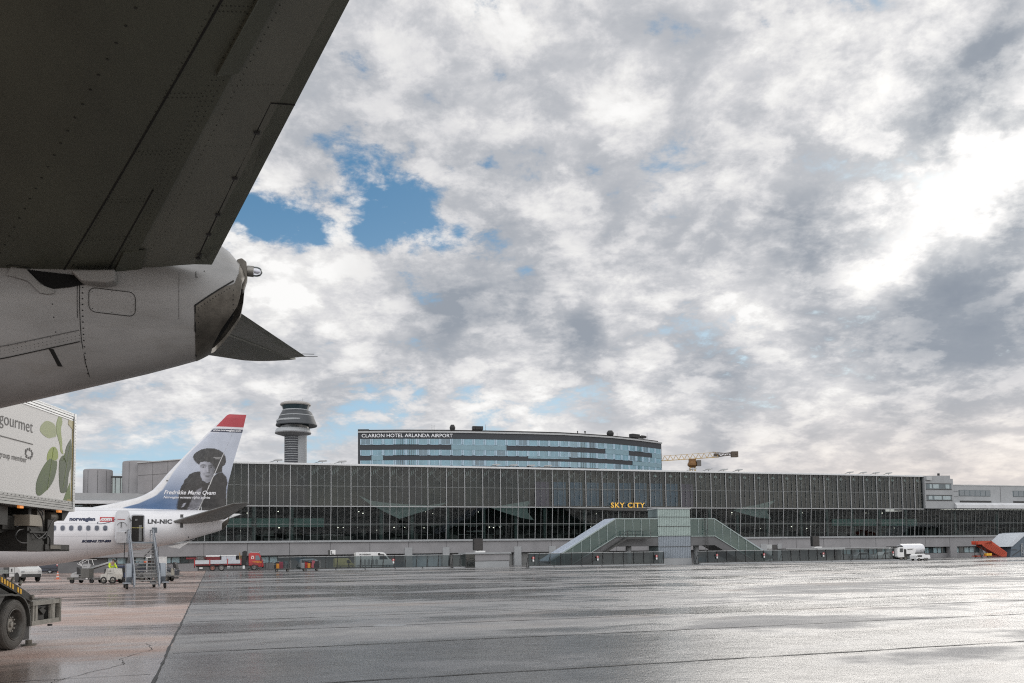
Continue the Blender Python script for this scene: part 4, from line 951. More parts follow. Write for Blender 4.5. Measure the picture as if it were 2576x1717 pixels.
# fin outline, leading and trailing edge: height -> s
FLE=[(4.9,-9.6),(5.3,-9.3),(5.49,-8.9),(5.74,-7.62),(6.12,-6.2),(6.34,-5.69),(6.69,-5.12),(7.23,-4.66),(7.84,-4.2),(8.52,-3.62),(9.53,-2.74),(10.48,-1.85),(11.32,-1.1),(12.0,-.50),(12.17,-.36),(12.26,-.18)]
FTE=[(4.9,-.45),(5.3,-.40),(5.72,-.29),(7.27,-.10),(8.96,.30),(10.93,.84),(12.26,1.12)]
HM=[213.427,2.9152,1095.96,8.50745,-195.664,2517.37,.00529659,.00113534]
def zoomxy(s,z):
    w_=HM[6]*s+HM[7]*z+1; return (HM[0]*s+HM[1]*z+HM[2])/w_,(HM[3]*s+HM[4]*z+HM[5])/w_
def invzoom(X,Y):
    s,z=-3.,8.
    for _ in range(12):
        f=zoomxy(s,z); fs=zoomxy(s+.01,z); fz=zoomxy(s,z+.01)
        a,b,c,d=(fs[0]-f[0])/.01,(fz[0]-f[0])/.01,(fs[1]-f[1])/.01,(fz[1]-f[1])/.01; D_=a*d-b*c; ex,ey=X-f[0],Y-f[1]
        s+=(d*ex-b*ey)/D_; z+=(a*ey-c*ex)/D_
    return s,z
def finy(s,z):
    a=itp(FLE,z,1); b=itp(FTE,z,1); c=b-a
    cc=min(c,4.6); x=1-(b-s)/c
    return naca(max(0,min(1,x)),.10)*cc*(1 if z<12.0 else max(.15,(12.3-z)/.3))
def inside(p,poly):
    x,y=p; c=False
    for i in range(len(poly)):
        x1,y1=poly[i];x2,y2=poly[i-1]
        if (y1>y)!=(y2>y) and x<(x2-x1)*(y-y1)/(y2-y1)+x1: c=not c
    return c
HAT=[(590,725),(600,690),(640,655),(700,620),(800,597),(880,600),(960,625),(1020,665),(1050,720),(1058,790),(1040,830),(1005,860),(1000,930),(940,950),(880,960),(900,900),(890,850),(830,800),(760,788),(690,800),(680,835),(640,810),(605,770)]
FACE=[(682,825),(700,795),(770,788),(840,805),(890,850),(900,910),(885,960),(870,1010),(845,1060),(790,1088),(750,1065),(715,1030),(697,970),(690,900)]
COAT=[(690,925),(600,940),(540,970),(515,1010),(470,1050),(455,1100),(425,1140),(405,1200),(390,1260),(375,1350),(360,1420),(365,1465),(380,1520),(700,1560),(1060,1560),(1055,1400),(1062,1160),(1078,1080),(1060,1000),(1000,935),(940,950),(880,1000),(850,1060),(790,1090),(720,1050),(700,990)]
SHIRT=[(640,1190),(720,1150),(700,1250),(740,1290),(690,1400),(650,1475),(640,1520),(480,1520),(540,1400),(590,1290)]
HAND=[(430,1430),(460,1375),(490,1365),(470,1410),(440,1435)]
rf=random.Random(2)
NG={}
def vn(x,y):
    xi,yi=math.floor(x),math.floor(y); fx,fy=x-xi,y-yi
    def g(a,b):
        if (a,b) not in NG: NG[(a,b)]=random.Random(a*7919+b*104729).random()
        return NG[(a,b)]
    return (g(xi,yi)*(1-fx)+g(xi+1,yi)*fx)*(1-fy)+(g(xi,yi+1)*(1-fx)+g(xi+1,yi+1)*fx)*fy
def el(x,y,cx,cy,rx,ry): return ((x-cx)/rx)**2+((y-cy)/ry)**2
def livery(s,z):
    X,Y=zoomxy(s,z)
    a=itp(FLE,z,1); b=itp(FTE,z,1)
    dL=s-a
    # red tip, white gap and navy band
    if Y<(290+(X-895)*.045) : return (.66,.66,.68) if dL<.13 else (.40,.03,.045)
    if 322+(X-860)*.025<Y<364+(X-830)*.035: return (.012,.018,.05) if dL>.10 else (.66,.66,.68)
    if Y<375: return (.70,.70,.73)
    # bare leading edge
    if dL<.16: return (.66,.67,.70)
    # blue wash that deepens to the fin root
    t=min(1,max(0,(Y-780)/640.)); t=t*t*(3-2*t)
    fx=min(1,max(0,(1050-X)/900.))
    base=[.50-.40*t*(.55+.45*fx)-.02,.52-.37*t*(.6+.4*fx),.60-.32*t*(.6+.4*fx)]
    wb=itp([(5.0,1.9),(5.49,1.9),(5.75,1.45),(6.1,.85),(6.6,.50),(7.3,.30),(8.2,.10),(9.2,.0)],z,1)
    if wb>0:
        k=min(1,max(0,(dL-.16-wb)/(.10+.05*wb)+.5)); base=[.68*(1-k)+c*k for c in base]
    col=base
    if inside((X,Y),COAT):
        n=vn(X*.035,Y*.035)*.6+vn(X*.11,Y*.11)*.4; v=.018+.055*max(0,n-.42)
        if X<720 and Y<1330: v+=.12*max(0,vn(X*.16,Y*.16)-.55)
        col=(v,v*.98,v*1.0)
        if inside((X,Y),SHIRT):
            v=.10+.28*(.5+.5*math.sin((X+ (Y-1200)*.45)*.42))*vn(X*.02,Y*.05); col=(v,v,v*1.12)
        if inside((X,Y),HAND): col=(.45,.46,.52)
    if inside((X,Y),FACE):
        v=.44-.30*min(1,max(0,(X-740)/150.))-.05*vn(X*.05,Y*.05)
        if Y>1030: v*=.85
        for (ex,ey) in ((735,868),(846,872)):
            e=el(X,Y,ex,ey-12,48,26)
            if e<1: v*=.62
            if el(X,Y,ex,ey,26,14)<1: v=.34 if ex<800 else .2
            if el(X,Y,ex,ey,12,11)<1: v=.03
            if el(X,Y,ex,ey-32,42,7)<1: v*=.45
        if abs(X-(790+(Y-880)*.18))<13 and 850<Y<940: v*=1.25
        if el(X,Y,805,948,26,10)<1: v*=.5
        if el(X,Y,820,905,14,40)<1: v*=.6
        if el(X,Y,795,992,46,6)<1: v*=.28
        if el(X,Y,795,1008,34,7)<1: v*=.75
        if el(X,Y,745,965,18,22)<1: v*=.8
        col=(v*.98,v,v*1.12)
    if inside((X,Y),HAT):
        v=.016+.03*vn(X*.05,Y*.05)+(.03 if vn(X*.12,Y*.03)>.72 else 0)
        if 880<X<985 and (abs(Y-733)<5 or (905<X<970 and abs(Y-746)<4)): v=.4
        if X>870 and Y>830: v=.03
        col=(v,v,v*.98)
    # pale rudder gap running down across the picture
    if 660<Y<1480:
        xl=1025-(Y-668)*.446
        if abs(X-xl)<6: col=(.62,.62,.62)
    elif 385<Y<=660:
        xl=1150-(Y-385)*.43
        if abs(X-xl)<3 and int(Y/14)%2: col=(.25,.26,.28)
    return col
def fin(par,mat,painted,nz=36,nx=40):
    zs=[4.9+(12.26-4.9)*i/nz for i in range(nz+1)]; m=MB(); n=2*nx; vs=[];cols=[]
    for z in zs:
        a=itp(FLE,z,1);b=itp(FTE,z,1)
        xs=[i/nx for i in range(nx+1)]
        for x in xs: 
            s=a+(b-a)*x; vs.append((s,-finy(s,z),z)); cols.append(livery(s,z) if painted else None)
        for x in xs[1:-1][::-1]:
            s=a+(b-a)*x; vs.append((s,finy(s,z),z)); cols.append(livery(s,z) if painted else None)
    nr=len(vs)//len(zs); fs=[]
    for i in range(nz):
        for j in range(nr): fs.append((i*nr+j,i*nr+(j+1)%nr,(i+1)*nr+(j+1)%nr,(i+1)*nr+j))
    fs.append(tuple(nz*nr+j for j in range(nr)))
    m.add(vs,fs); o=m.build('fin',mat,par,True,fix=True)
    if painted:
        at=o.data.color_attributes.new('livery','FLOAT_COLOR','POINT')
        for i,c in enumerate(cols): at.data[i].color=(*c,1)
    return o
def skinpatch(par,name,mat,outline,off=.012,center=None,n=None,label=None):
    """flat-outline patch laid on the port skin; outline of (s,z)"""
    cs=sum(p[0] for p in outline)/len(outline); cz=sum(p[1] for p in outline)/len(outline)
    m=MB(); K=4; vs=[port(cs,cz,off)]; fs=[]; N_=len(outline)
    for k in range(1,K+1):
        for s,z in outline: vs.append(port(cs+(s-cs)*k/K,cz+(z-cz)*k/K,off))
    for j in range(N_): fs.append((0,1+j,1+(j+1)%N_))
    for k in range(K-1):
        for j in range(N_): fs.append((1+k*N_+j,1+(k+1)*N_+j,1+(k+1)*N_+(j+1)%N_,1+k*N_+(j+1)%N_))
    m.add(vs,fs); return m.build(name,mat,par,True,fix=False,label=label)
def rrect(s0,s1,z0,z1,r,n=6,squ=None):
    out=[]
    for cx,cz,a0 in ((s1-r,z1-r,0),(s0+r,z1-r,90),(s0+r,z0+r,180),(s1-r,z0+r,270)):
        for k in range(n+1): t=R(a0+90*k/n); out.append((cx+r*math.cos(t),cz+r*math.sin(t)))
    return out
def skinline(par,name,mat,pts,wd=.02,off=.008):
    m=MB(); P=[]
    for a,b in zip(pts,pts[1:]):
        k=max(1,int(math.dist(a,b)/.15))
        for i in range(k): P.append((a[0]+(b[0]-a[0])*i/k,a[1]+(b[1]-a[1])*i/k))
    P.append(pts[-1]); 
    for a,b in zip(P,P[1:]):
        dx,dz=b[0]-a[0],b[1]-a[1]; l_=math.hypot(dx,dz) or 1; nx_,nz_=-dz/l_*wd/2,dx/l_*wd/2
        m.add([port(a[0]-nx_,a[1]-nz_,off),port(b[0]-nx_,b[1]-nz_,off),port(b[0]+nx_,b[1]+nz_,off),port(a[0]+nx_,a[1]+nz_,off)],[(0,1,2,3)])
    return m.build(name,mat,par,fix=False)
def airliner(root,skin,zr,painted):
    nphi=120
    phis=[2*math.pi*j/nphi for j in range(nphi)]
    ss=[-38,-37.9,-37.7,-37.35,-37,-36.5,-36,-35.5,-35,-34.2,-33.5,-32.5,-31.5,-30,-25,-20,-17,-15,-13.5,-12.7,-12,-11.2,-10.5,-9.7,-9,-8.2,-7.5,-6.7,-6,-5.5,-5,-4.5,-4,-3.5,-3,-2.7,-2.4,-2.1,-1.8,-1.5,-1.25,-1.0]
    rings=[[fpt(s,p) for p in phis] for s in ss]
    for t in (.15,.3,.45,.6,.75,.88,1.): rings.append([fpt(-1+(Bb(p)+1)*t,p) for p in phis])
    rings.append([fpt(Bb(p),p,-.03) for p in phis])
    fu=ring_mesh(rings,True,True).build('fuselage',skin,root,True)
    MET=pm('exhaust_metal',(.115,.105,.09),.42,.75,var=.4,scale=5,bump=.1)
    rings=[[fpt(Bb(p)+(Eb(p)-Bb(p))*t,p,.004 if t<1 else 0.) for p in phis] for t in (0,.3,.6,1.)]
    rings+=[[fpt(Eb(p),p,-.05) for p in phis],[fpt(Eb(p)-.15,p,-.06) for p in phis]]
    ex=ring_mesh(rings).build('exhaust_fairing',MET,root,True)
    ring_=[[fpt(Eb(p)-.05,p,-.05) for p in phis],[fpt(Eb(p)-.4,p,-.1) for p in phis]]
    ring_mesh(ring_,False,True).build('exhaust_duct',pm('duct_black',(.006,.006,.006),.9),root,True)  # plain black inside the exhaust duct
    m=MB(); m.prism([(-.13,4.66),(-.10,5.0),(-.05,5.02),(.0,4.98),(.01,4.80),(-.03,4.66)],'y',-.075,.075); b_=m.build('light_bracket',MET,root,bevel=.012)
    m=MB(); m.lathe([(.055,-.02),(.06,.02),(.06,.075)],(0,0,4.90),'x',20); nl=m.build('tail_light',pm('light_housing',(.25,.24,.22),.4,.6),root,True)
    m=MB(); m.lathe([(.055,.075),(.055,.11),(.045,.145),(.02,.165),(.003,.17)],(0,0,4.90),'x',20); m.build('lens',glassm('lens_glass',(.92,.92,.95),.10),nl,True)
    m=MB(); m.lathe([(.02,.08),(.022,.12),(.01,.14)],(0,0,4.90),'x',10); m.build('bulb',pm('bulb_white',(.7,.7,.75),.2),nl,True)
    return fu
def grime(m):
    # oily streaks and speckled stains over the paint
    t=m.node_tree; b=t.nodes['Principled BSDF']; src=b.inputs['Base Color'].links[0].from_socket; L=t.links.new
    tc=t.nodes.new('ShaderNodeTexCoord')
    def nz(sc_,scale,det,a,bb):
        mp=t.nodes.new('ShaderNodeMapping'); mp.inputs['Scale'].default_value=sc_; mp.inputs['Rotation'].default_value=(0,R(-22),0); L(tc.outputs['Object'],mp.inputs[0])
        n=t.nodes.new('ShaderNodeTexNoise'); n.inputs['Scale'].default_value=scale; n.inputs['Detail'].default_value=det; n.inputs['Roughness'].default_value=.7; L(mp.outputs[0],n.inputs['Vector'])
        r=t.nodes.new('ShaderNodeMapRange'); r.inputs[1].default_value=a; r.inputs[2].default_value=bb; r.inputs[3].default_value=0; r.inputs[4].default_value=1; L(n.outputs[0],r.inputs[0]); return r.outputs[0]
    a=nz((.5,1,2.2),1.5,9,.52,.72); c=nz((.35,1.,3.5),7.,6,.60,.78)
    for f,colr,k in ((a,(.20,.18,.15),.34),(c,(.12,.11,.095),.38)):
        mm=t.nodes.new('ShaderNodeMath'); mm.operation='MULTIPLY'; mm.inputs[1].default_value=k; L(f,mm.inputs[0])
        x=t.nodes.new('ShaderNodeMix'); x.data_type='RGBA'; L(mm.outputs[0],x.inputs[0]); L(src,x.inputs[6]); x.inputs[7].default_value=(*colr,1); src=x.outputs[2]
    L(src,b.inputs['Base Color'])
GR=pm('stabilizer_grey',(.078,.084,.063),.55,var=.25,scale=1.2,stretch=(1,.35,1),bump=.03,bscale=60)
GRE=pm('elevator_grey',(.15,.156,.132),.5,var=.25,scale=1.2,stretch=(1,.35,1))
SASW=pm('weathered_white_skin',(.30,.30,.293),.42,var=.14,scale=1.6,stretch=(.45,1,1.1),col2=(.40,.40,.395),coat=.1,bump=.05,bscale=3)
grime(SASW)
SEAMD=pm('skin_seam',(.008,.008,.007),.8)
# ---- the airliner overhead
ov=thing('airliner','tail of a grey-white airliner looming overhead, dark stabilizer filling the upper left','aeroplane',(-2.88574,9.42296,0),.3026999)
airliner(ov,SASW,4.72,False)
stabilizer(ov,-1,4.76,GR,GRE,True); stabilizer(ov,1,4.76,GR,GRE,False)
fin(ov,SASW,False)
# seams, rivets and hatches of the tail cone
def rivets(par,pts,r=.006,name='rivet_rows'):
    m=MB()
    for s,z in pts:
        c=Vector(port(s,z,.004)); e1=(Vector(port(s+.01,z,.004))-c).normalized(); e2=(Vector(port(s,z+.01,.004))-c).normalized()
        m.add([tuple(c+e1*r*math.cos(t)+e2*r*math.sin(t)) for t in [k*math.pi/3 for k in range(6)]],[(0,1,2,3,4,5)])
    m.build(name,SEAMD,par,fix=False)
def zrow(s,z0,z1,n): return [(s,z0+(z1-z0)*i/(n-1)) for i in range(n)]
skinline(ov,'skin_seam',SEAMD,[(-1.55,4.55),(-1.55,4.2),(-1.545,3.9),(-1.53,3.72),(-1.515,3.61)],.006)
skinline(ov,'skin_seam',SEAMD,[(-1.57,4.45),(-1.57,4.1)],.005)
rivets(ov,zrow(-1.525,3.63,4.5,17),.0075)
skinline(ov,'access_panel_outline',SEAMD,rrect(-1.47,-1.06,4.17,4.40,.06)+[rrect(-1.47,-1.06,4.17,4.40,.06)[0]],.006)
rivets(ov,[(-1.44,4.36),(-1.27,4.385),(-1.1,4.36),(-1.44,4.2),(-1.27,4.185),(-1.1,4.21),(-1.08,4.28)],.004,'panel_screws')
skinline(ov,'skin_seam',SEAMD,[(-3.2,3.38),(-2.14,3.70),(-1.56,3.89)],.008)
skinline(ov,'doubler_edge',pm('faint_seam',(.10,.10,.10),.6),[(-3.2,3.50),(-2.14,3.80),(-1.56,3.99)],.006)
rn=random.Random(4); pr=[]
for i in range(46):
    s=-3.1+i*.035; zb=3.38+(s+3.2)*.3097; pr+=[(s,zb+.03),(s,zb+.055)]
    if i%2: pr.append((s,zb+.085))
rivets(ov,pr,.0032)
skinpatch(ov,'drain_slot',SEAMD,[(-1.83,3.80),(-1.79,3.80),(-1.73,3.66),(-1.77,3.66)],.006)
for s,z in ((-1.78,4.2),(-1.77,4.08),(-1.76,3.95),(-.42,4.72)): rivets(ov,[(s,z)],.006,'fastener')
skinline(ov,'vent_mark',SEAMD,[(-.50,4.70),(-.50,4.64),(-.48,4.64)],.006)
skinline(ov,'faint_joint',pm('faint_seam',(.10,.10,.10),.6),[(-.66,4.66),(-.66,4.2)],.003)
pr=[]
for i in range(12): t=i/11; pr.append((-.47+.30*t,4.33+.26*t))
for i in range(7): pr.append((-.475,3.95+.06*i))
for i in range(6): pr.append((-.13-.0*i,4.58-.05*i))
m=MB()
rivets(ov,pr,.0065,'exhaust_rivets')
skinline(ov,'fairing_edge',SEAMD,[(-.505,3.9),(-.505,4.35),(-.15,4.66),(-.13,4.68)],.014,.012)
# trim aperture and its fairing below the stabilizer root
skinpatch(ov,'trim_aperture',pm('aperture_black',(.002,.002,.002),.95),[(-2.02,4.50),(-1.42,4.50),(-1.45,4.44),(-1.62,4.38),(-1.80,4.335),(-1.88,4.39)],.014)
m=MB(); o1=[(-2.12,4.50),(-2.0,4.50),(-1.86,4.36),(-1.76,4.335),(-1.76,4.30),(-1.82,4.285),(-1.88,4.29),(-1.96,4.37),(-2.02,4.42),(-2.15,4.42)]
skinpatch(ov,'trim_fairing',pm('trim_fairing_grey',(.30,.30,.29),.5,var=.15),o1,.03)
rivets(ov,[(-2.08,4.46),(-1.98,4.45),(-1.90,4.37),(-1.82,4.315)],.005,'fairing_screws')
m=MB(); 
for j in (0,): m.prism([(-1.62,4.52),(-1.22,4.56),(-1.22,4.45),(-1.30,4.42),(-1.52,4.42)],'y',-.80,-.60)
m.build('root_bumper',pm('trim_fairing_grey',(.30,.30,.29),.5),ov,bevel=.02)
# ---- the airliner at the stand
def attr_mat(name,attr,rough=.35):
    m=bpy.data.materials.new(name); m.use_nodes=True; t=m.node_tree; b=t.nodes['Principled BSDF']
    a=t.nodes.new('ShaderNodeAttribute'); a.attribute_name=attr; n=t.nodes.new('ShaderNodeTexNoise'); n.inputs['Scale'].default_value=1.3; n.inputs['Detail'].default_value=8
    tc=t.nodes.new('ShaderNodeTexCoord'); t.links.new(tc.outputs['Object'],n.inputs['Vector'])
    r=t.nodes.new('ShaderNodeMapRange'); r.inputs[1].default_value=.3; r.inputs[2].default_value=.7; r.inputs[3].default_value=.92; r.inputs[4].default_value=1.06; t.links.new(n.outputs[0],r.inputs[0])
    v=t.nodes.new('ShaderNodeVectorMath'); v.operation='SCALE'; t.links.new(a.outputs['Color'],v.inputs[0]); t.links.new(r.outputs[0],v.inputs[3]); t.links.new(v.outputs[0],b.inputs['Base Color'])
    b.inputs['Roughness'].default_value=rough; b.inputs['Coat Weight'].default_value=.2; return m
NSK=pm('white_airliner_skin',(.70,.70,.72),.32,var=.08,scale=.7,stretch=(.4,1,1),col2=(.80,.80,.81),coat=.3)
na=thing('airliner','white airliner with a portrait on its red-tipped tail fin, parked on the reddish slabs','aeroplane',(-20.31191,62.72494,0),.337446)
fu=airliner(na,NSK,4.60,True)
# real opening for the aft door
cu=MB(); cu.prism(rrect(-6.36,-5.60,3.06,4.86,.16),'y',-3.,-.55)
co=cu.build('cut',NSK,na); md=fu.modifiers.new('b','BOOLEAN'); md.object=co; md.operation='DIFFERENCE'; md.solver='EXACT'
bpy.context.view_layer.update()
me=bpy.data.meshes.new_from_object(fu.evaluated_get(bpy.context.evaluated_depsgraph_get())); fu.modifiers.clear(); fu.data=me; me.name='fuselage'; bpy.data.objects.remove(co)
for p in me.polygons: p.use_smooth=True
me.set_sharp_from_angle(angle=R(30))
m=MB(); m.box(-6.35,-5.61,-1.12,-.56,3.07,4.85); m.build('galley_interior',pm('dark_cabin_interior',(.02,.018,.016),.8,var=.5,scale=3),na)
m=MB(); m.box(-6.15,-6.0,-1.16,-1.12,4.5,4.62); m.box(-5.9,-5.72,-1.14,-1.12,3.1,4.2); m.build('cabin_fitting',MGREY,na)
m=MB()
for k in range(9): a=-6.34+k*.083; m.prism([(a,3.985),(a+.04,3.985),(a+.065,4.025),(a+.025,4.025)],'y',-1.46,-1.45)
m.build('barrier_strap',pm('strap_yellow',(.70,.62,.20),.6),na)
skinline(na,'door_frame',pm('door_edge_grey',(.40,.41,.43),.5),rrect(-6.40,-5.56,3.02,4.90,.18)+[rrect(-6.40,-5.56,3.02,4.90,.18)[0]],.05,.012)
# open door leaf standing off the skin, inner face out
m=MB(); lf=rrect(-7.33,-6.47,3.08,4.90,.22); n_=len(lf)
def leaf(s,z,o): p=port(s,z,o); return (p[0],p[1],p[2])
cs,cz=-6.9,4.0; vs=[];fs=[]
for o in (.30,.44):
    vs.append(leaf(cs,cz,o)); 
    for k in (1,2,3):
        for s,z in lf: vs.append(leaf(cs+(s-cs)*k/3,cz+(z-cz)*k/3,o))
M_=1+3*n_
for b0 in (0,M_):
    for j in range(n_): fs.append((b0,b0+1+j,b0+1+(j+1)%n_))
    for k in range(2):
        for j in range(n_): fs.append((b0+1+k*n_+j,b0+1+(k+1)*n_+j,b0+1+(k+1)*n_+(j+1)%n_,b0+1+k*n_+(j+1)%n_))
for j in range(n_): fs.append((1+2*n_+j,M_+1+2*n_+j,M_+1+2*n_+(j+1)%n_,1+2*n_+(j+1)%n_))
m.add(vs,fs); door=m.build('door',pm('door_lining',(.50,.505,.52),.45,var=.08),na,True)
def dl(s,z,o=.46): return port(s,z,o)
m=MB(); m.tube([dl(-7.25,4.1+0*k) if False else dl(-6.9-.32*math.cos(R(20+k*14)),3.98+.28*math.sin(R(20+k*14)),.47) for k in range(11)],.014,5); m.build('door_arc',DGREY,door)
m=MB(); m.tube([dl(-6.95,3.98,.5),dl(-6.93,4.25,.52)],.03,6); m.build('handle',DGREY,door)
m=MB(); m.bar(dl(-7.2,4.41,.47),dl(-6.72,4.41,.47),.03,.03); m.build('warning_stripe',RED,door)
m=MB(); vs=[dl(s,z,o) for o in (.44,.62) for s,z in ((-7.22,3.22),(-6.58,3.22),(-6.58,3.78),(-7.22,3.78))]
m.add(vs,[(0,3,2,1),(4,5,6,7),(0,1,5,4),(1,2,6,5),(2,3,7,6),(3,0,4,7)]); m.build('slide_pack',pm('slide_pack_cover',(.56,.56,.57),.5),door,bevel=.04)
m=MB(); m.lathe([(.05,-.02),(.05,.0)],(-6.66,dl(-6.66,3.68,.63)[1],3.66),'y',12); m.build('gauge',BLK,door)
m=MB(); m.tube([port(-6.38,4.5,.02),port(-6.5,4.5,.4)],.04,6); m.tube([port(-6.38,3.5,.02),port(-6.5,3.5,.4)],.04,6); m.build('hinge_arm',LGREY,door)
# windows
WG=pm('cabin_window_dark',(.045,.055,.085),.12,var=.3,spec=.8); WF=pm('window_frame_pale',(.58,.59,.62),.4,var=.05)
for k in range(34):
    s=-7.95-k*.508; z=3.985
    f_=skinpatch(na,'window',WF,rrect(s-.165,s+.165,z-.21,z+.21,.15),.008)
    skinpatch(f_,'pane',WG,rrect(s-.125,s+.125,z-.17,z+.17,.115),.016)
fN=lambda s0,z0,sh=0.: (lambda x,y: port(s0+x,z0+y,.014))
BLKL=pm('black_lettering',(.015,.015,.017),.45); BLUEL=pm('navy_lettering',(.02,.03,.07),.45)
text('LN-NIC',.40,fN(-5.36,4.305),BLKL,na,xs=1.13,bold=.018,space=1.05,sub=1)
text('norwegian',.34,fN(-10.13,4.49),BLUEL,na,xs=1.08,bold=.02,sub=1)
skinpatch(na,'red_field',RED,[(-8.31,4.74),(-7.42,4.74),(-7.42,4.41),(-8.31,4.41)],.010)
text('.com',.34,fN(-8.30,4.50),pm('white_lettering',(.62,.65,.65),.5),na,xs=1.08,bold=.02,sub=1)
sw=[(-7.36,4.60),(-7.5,4.48),(-7.72,4.38),(-8.0,4.31),(-8.25,4.27),(-8.42,4.28),(-8.46,4.35),(-8.38,4.42)]
skinline(na,'swoosh',BLUEL,sw,.035,.018)
text('BOEING 737-800',.215,lambda x,y: port(-9.36+x+y*.4,3.045+y,.014),BLUEL,na,xs=1.10,bold=.014,sub=1)
for z,a,b in ((5.22,-16,-1.5),(4.28,-16,-7.5),(3.45,-16,-6.5),(2.6,-16,-6.6)): skinline(na,'skin_seam',pm('pale_seam_line',(.42,.43,.46),.5),[(a,z),(b,z)],.012,.006)
for s in (-14.2,-9.05,-4.9,-2.9): skinline(na,'skin_seam',pm('pale_seam_line',(.42,.43,.46),.5),[(s,z) for z in [fsec(s)[1]+.3+k*.35 for k in range(6)] if z<5.1],.012,.006)
skinline(na,'service_panel_outline',pm('door_edge_grey',(.40,.41,.43),.5),[(-3.2,2.98),(-2.35,3.24),(-2.3,3.3)],.03)
skinpatch(na,'aft_marking',BLKL,[(-2.75,3.42),(-2.70,3.42),(-2.70,3.33),(-2.75,3.33)])
m=MB(); m.prism([(-4.1,2.72),(-2.6,3.06),(-2.5,3.13),(-3.2,2.70),(-3.3,2.58)],'y',-.06,.06); m.build('tail_skid',WHITE,na)
m=MB(); m.lathe([(.03,0),(.03,.3),(.01,.34)],(-1.9,-.15,5.2),n=6); m.build('aerial',LGREY,na)
m=MB(); m.box(-6.6,-6.58,-1.3,-1.2,3,3); 
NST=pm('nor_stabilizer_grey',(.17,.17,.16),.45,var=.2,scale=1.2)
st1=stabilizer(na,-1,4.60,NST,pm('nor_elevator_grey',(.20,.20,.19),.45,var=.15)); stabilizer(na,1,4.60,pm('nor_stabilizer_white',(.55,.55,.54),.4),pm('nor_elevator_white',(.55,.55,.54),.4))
for z0,z1 in ((4.72,4.95),(4.02,4.38)): skinpatch(na,'stabilizer_travel_plate',DGREY,[(-3.28,z0),(-3.08,z0),(-3.08,z1),(-3.28,z1)],.012)
fn=fin(na,attr_mat('fin_livery','livery'),True,184,150)
def fl_(s0,z0,shear=0.): 
    return lambda x,y: (s0+x+y*shear,-finy(s0+x+y*shear,z0+y)-.02,z0+y)
WL=pm('white_fin_lettering',(.80,.80,.82),.5)
text('Fredrikke Marie Qvam',.40,fl_(-4.40,6.40,.3),WL,fn,xs=.93,bold=.008,sub=1)
text('Norwegian womens rights activist',.24,fl_(-4.42,6.11,.3),WL,fn,xs=.93,bold=.004,sub=1)
text('www.norwegian.com',.185,fl_(-1.17,11.0),WL,fn,xs=1.22,bold=.006)
m=MB(); p=(-4.25,-finy(-4.25,7.35)-.01,7.35); m.lathe([(.0,0),(.05,.03),(.0,.2)],p,'x',8); m.build('probe',BLK,fn)
# ================================================================ catering truck, body raised on its scissor lift
ct_=thing('catering_truck','white catering truck with its leaf-printed box raised on a scissor lift, at the left edge','truck',(-10.00433,17.6826,0),R(93.6393))
BX0,BX1,BZ0,BZ1=-7.6,2.56,2.93,5.16
BOXW=pm('box_panel_white',(.68,.67,.65),.45,var=.06,scale=.8,stretch=(1,1,.35),col2=(.76,.75,.73))
m=MB(); m.box(BX0+.02,BX1-.05,.012,2.44,BZ0+.1,BZ1-.03); bx_=m.build('cargo_box',BOXW,ct_)
m=MB()
for z0,z1,y in ((5.10,5.16,-.02),(5.045,5.09,-.008),(5.0,5.03,.0)): m.box(BX0,BX1-.06,y,.012,z0,z1)
m.box(BX0,BX1,-.02,2.46,5.13,5.175); m.build('top_rail',ALU,bx_)
m=MB(); 
for z0,z1,y in ((2.90,2.955,-.03),(2.965,3.01,-.018),(3.02,3.06,-.012),(3.07,3.13,-.006)): m.box(BX0,BX1-.08,y,.012,z0,z1)
m.box(BX0,BX1-.08,.0,2.45,2.90,2.93); m.build('bottom_rail',pm('skirt_grey_aluminium',(.40,.40,.39),.42,.4,var=.15),bx_)
m=MB(); m.box(BX1-.10,BX1,-.025,.10,2.90,5.17); m.box(BX1-.10,BX1,2.35,2.46,2.90,5.17); m.box(BX1-.03,BX1,.1,2.35,2.9,3.0); m.build('corner_post',ALU,bx_)
m=MB(); m.box(BX1-.05,BX1-.02,.1,2.36,3.0,5.1); m.build('end_shutter',LGREY,bx_)
m=MB()
for k in range(60): m.lathe([(.008,-.012),(.008,.0)],(BX1-.3-k*.16,-.006,3.10),'y',6)
for k in range(30): m.lathe([(.008,-.010),(.008,.0)],(BX1-.05,-.022,3.0+k*.07),'y',6)
m.build('rivet_rows',DGREY,bx_)
GT=pm('grey_box_lettering',(.10,.095,.09),.5)
bt=lambda x0,z0: (lambda x,y:(x0+x,.004,z0+y))
text('gate gourmet',.37,bt(.545,4.45),GT,bx_,xs=1.06,bold=-.003,align='RIGHT')
text('group member',.17,bt(.312,3.80),GT,bx_,xs=1.08,align='RIGHT')
m=MB(); m.box(-3.2,.555,.002,.010,4.205,4.222); m.build('ruled_line',GT,bx_)
m=MB()
for k in range(10):
    t=R(36*k+10); c,s=math.cos(t),math.sin(t); cx,cz=.40+.145*c,4.0+.092*s; w_=.024 if k%2 else .034
    m.prism([(cx-w_,cz-w_*.6),(cx+w_*.5,cz-w_),(cx+w_,cz+w_*.6),(cx-w_*.5,cz+w_)],'y',.002,.010)
m.build('member_emblem',GT,bx_)
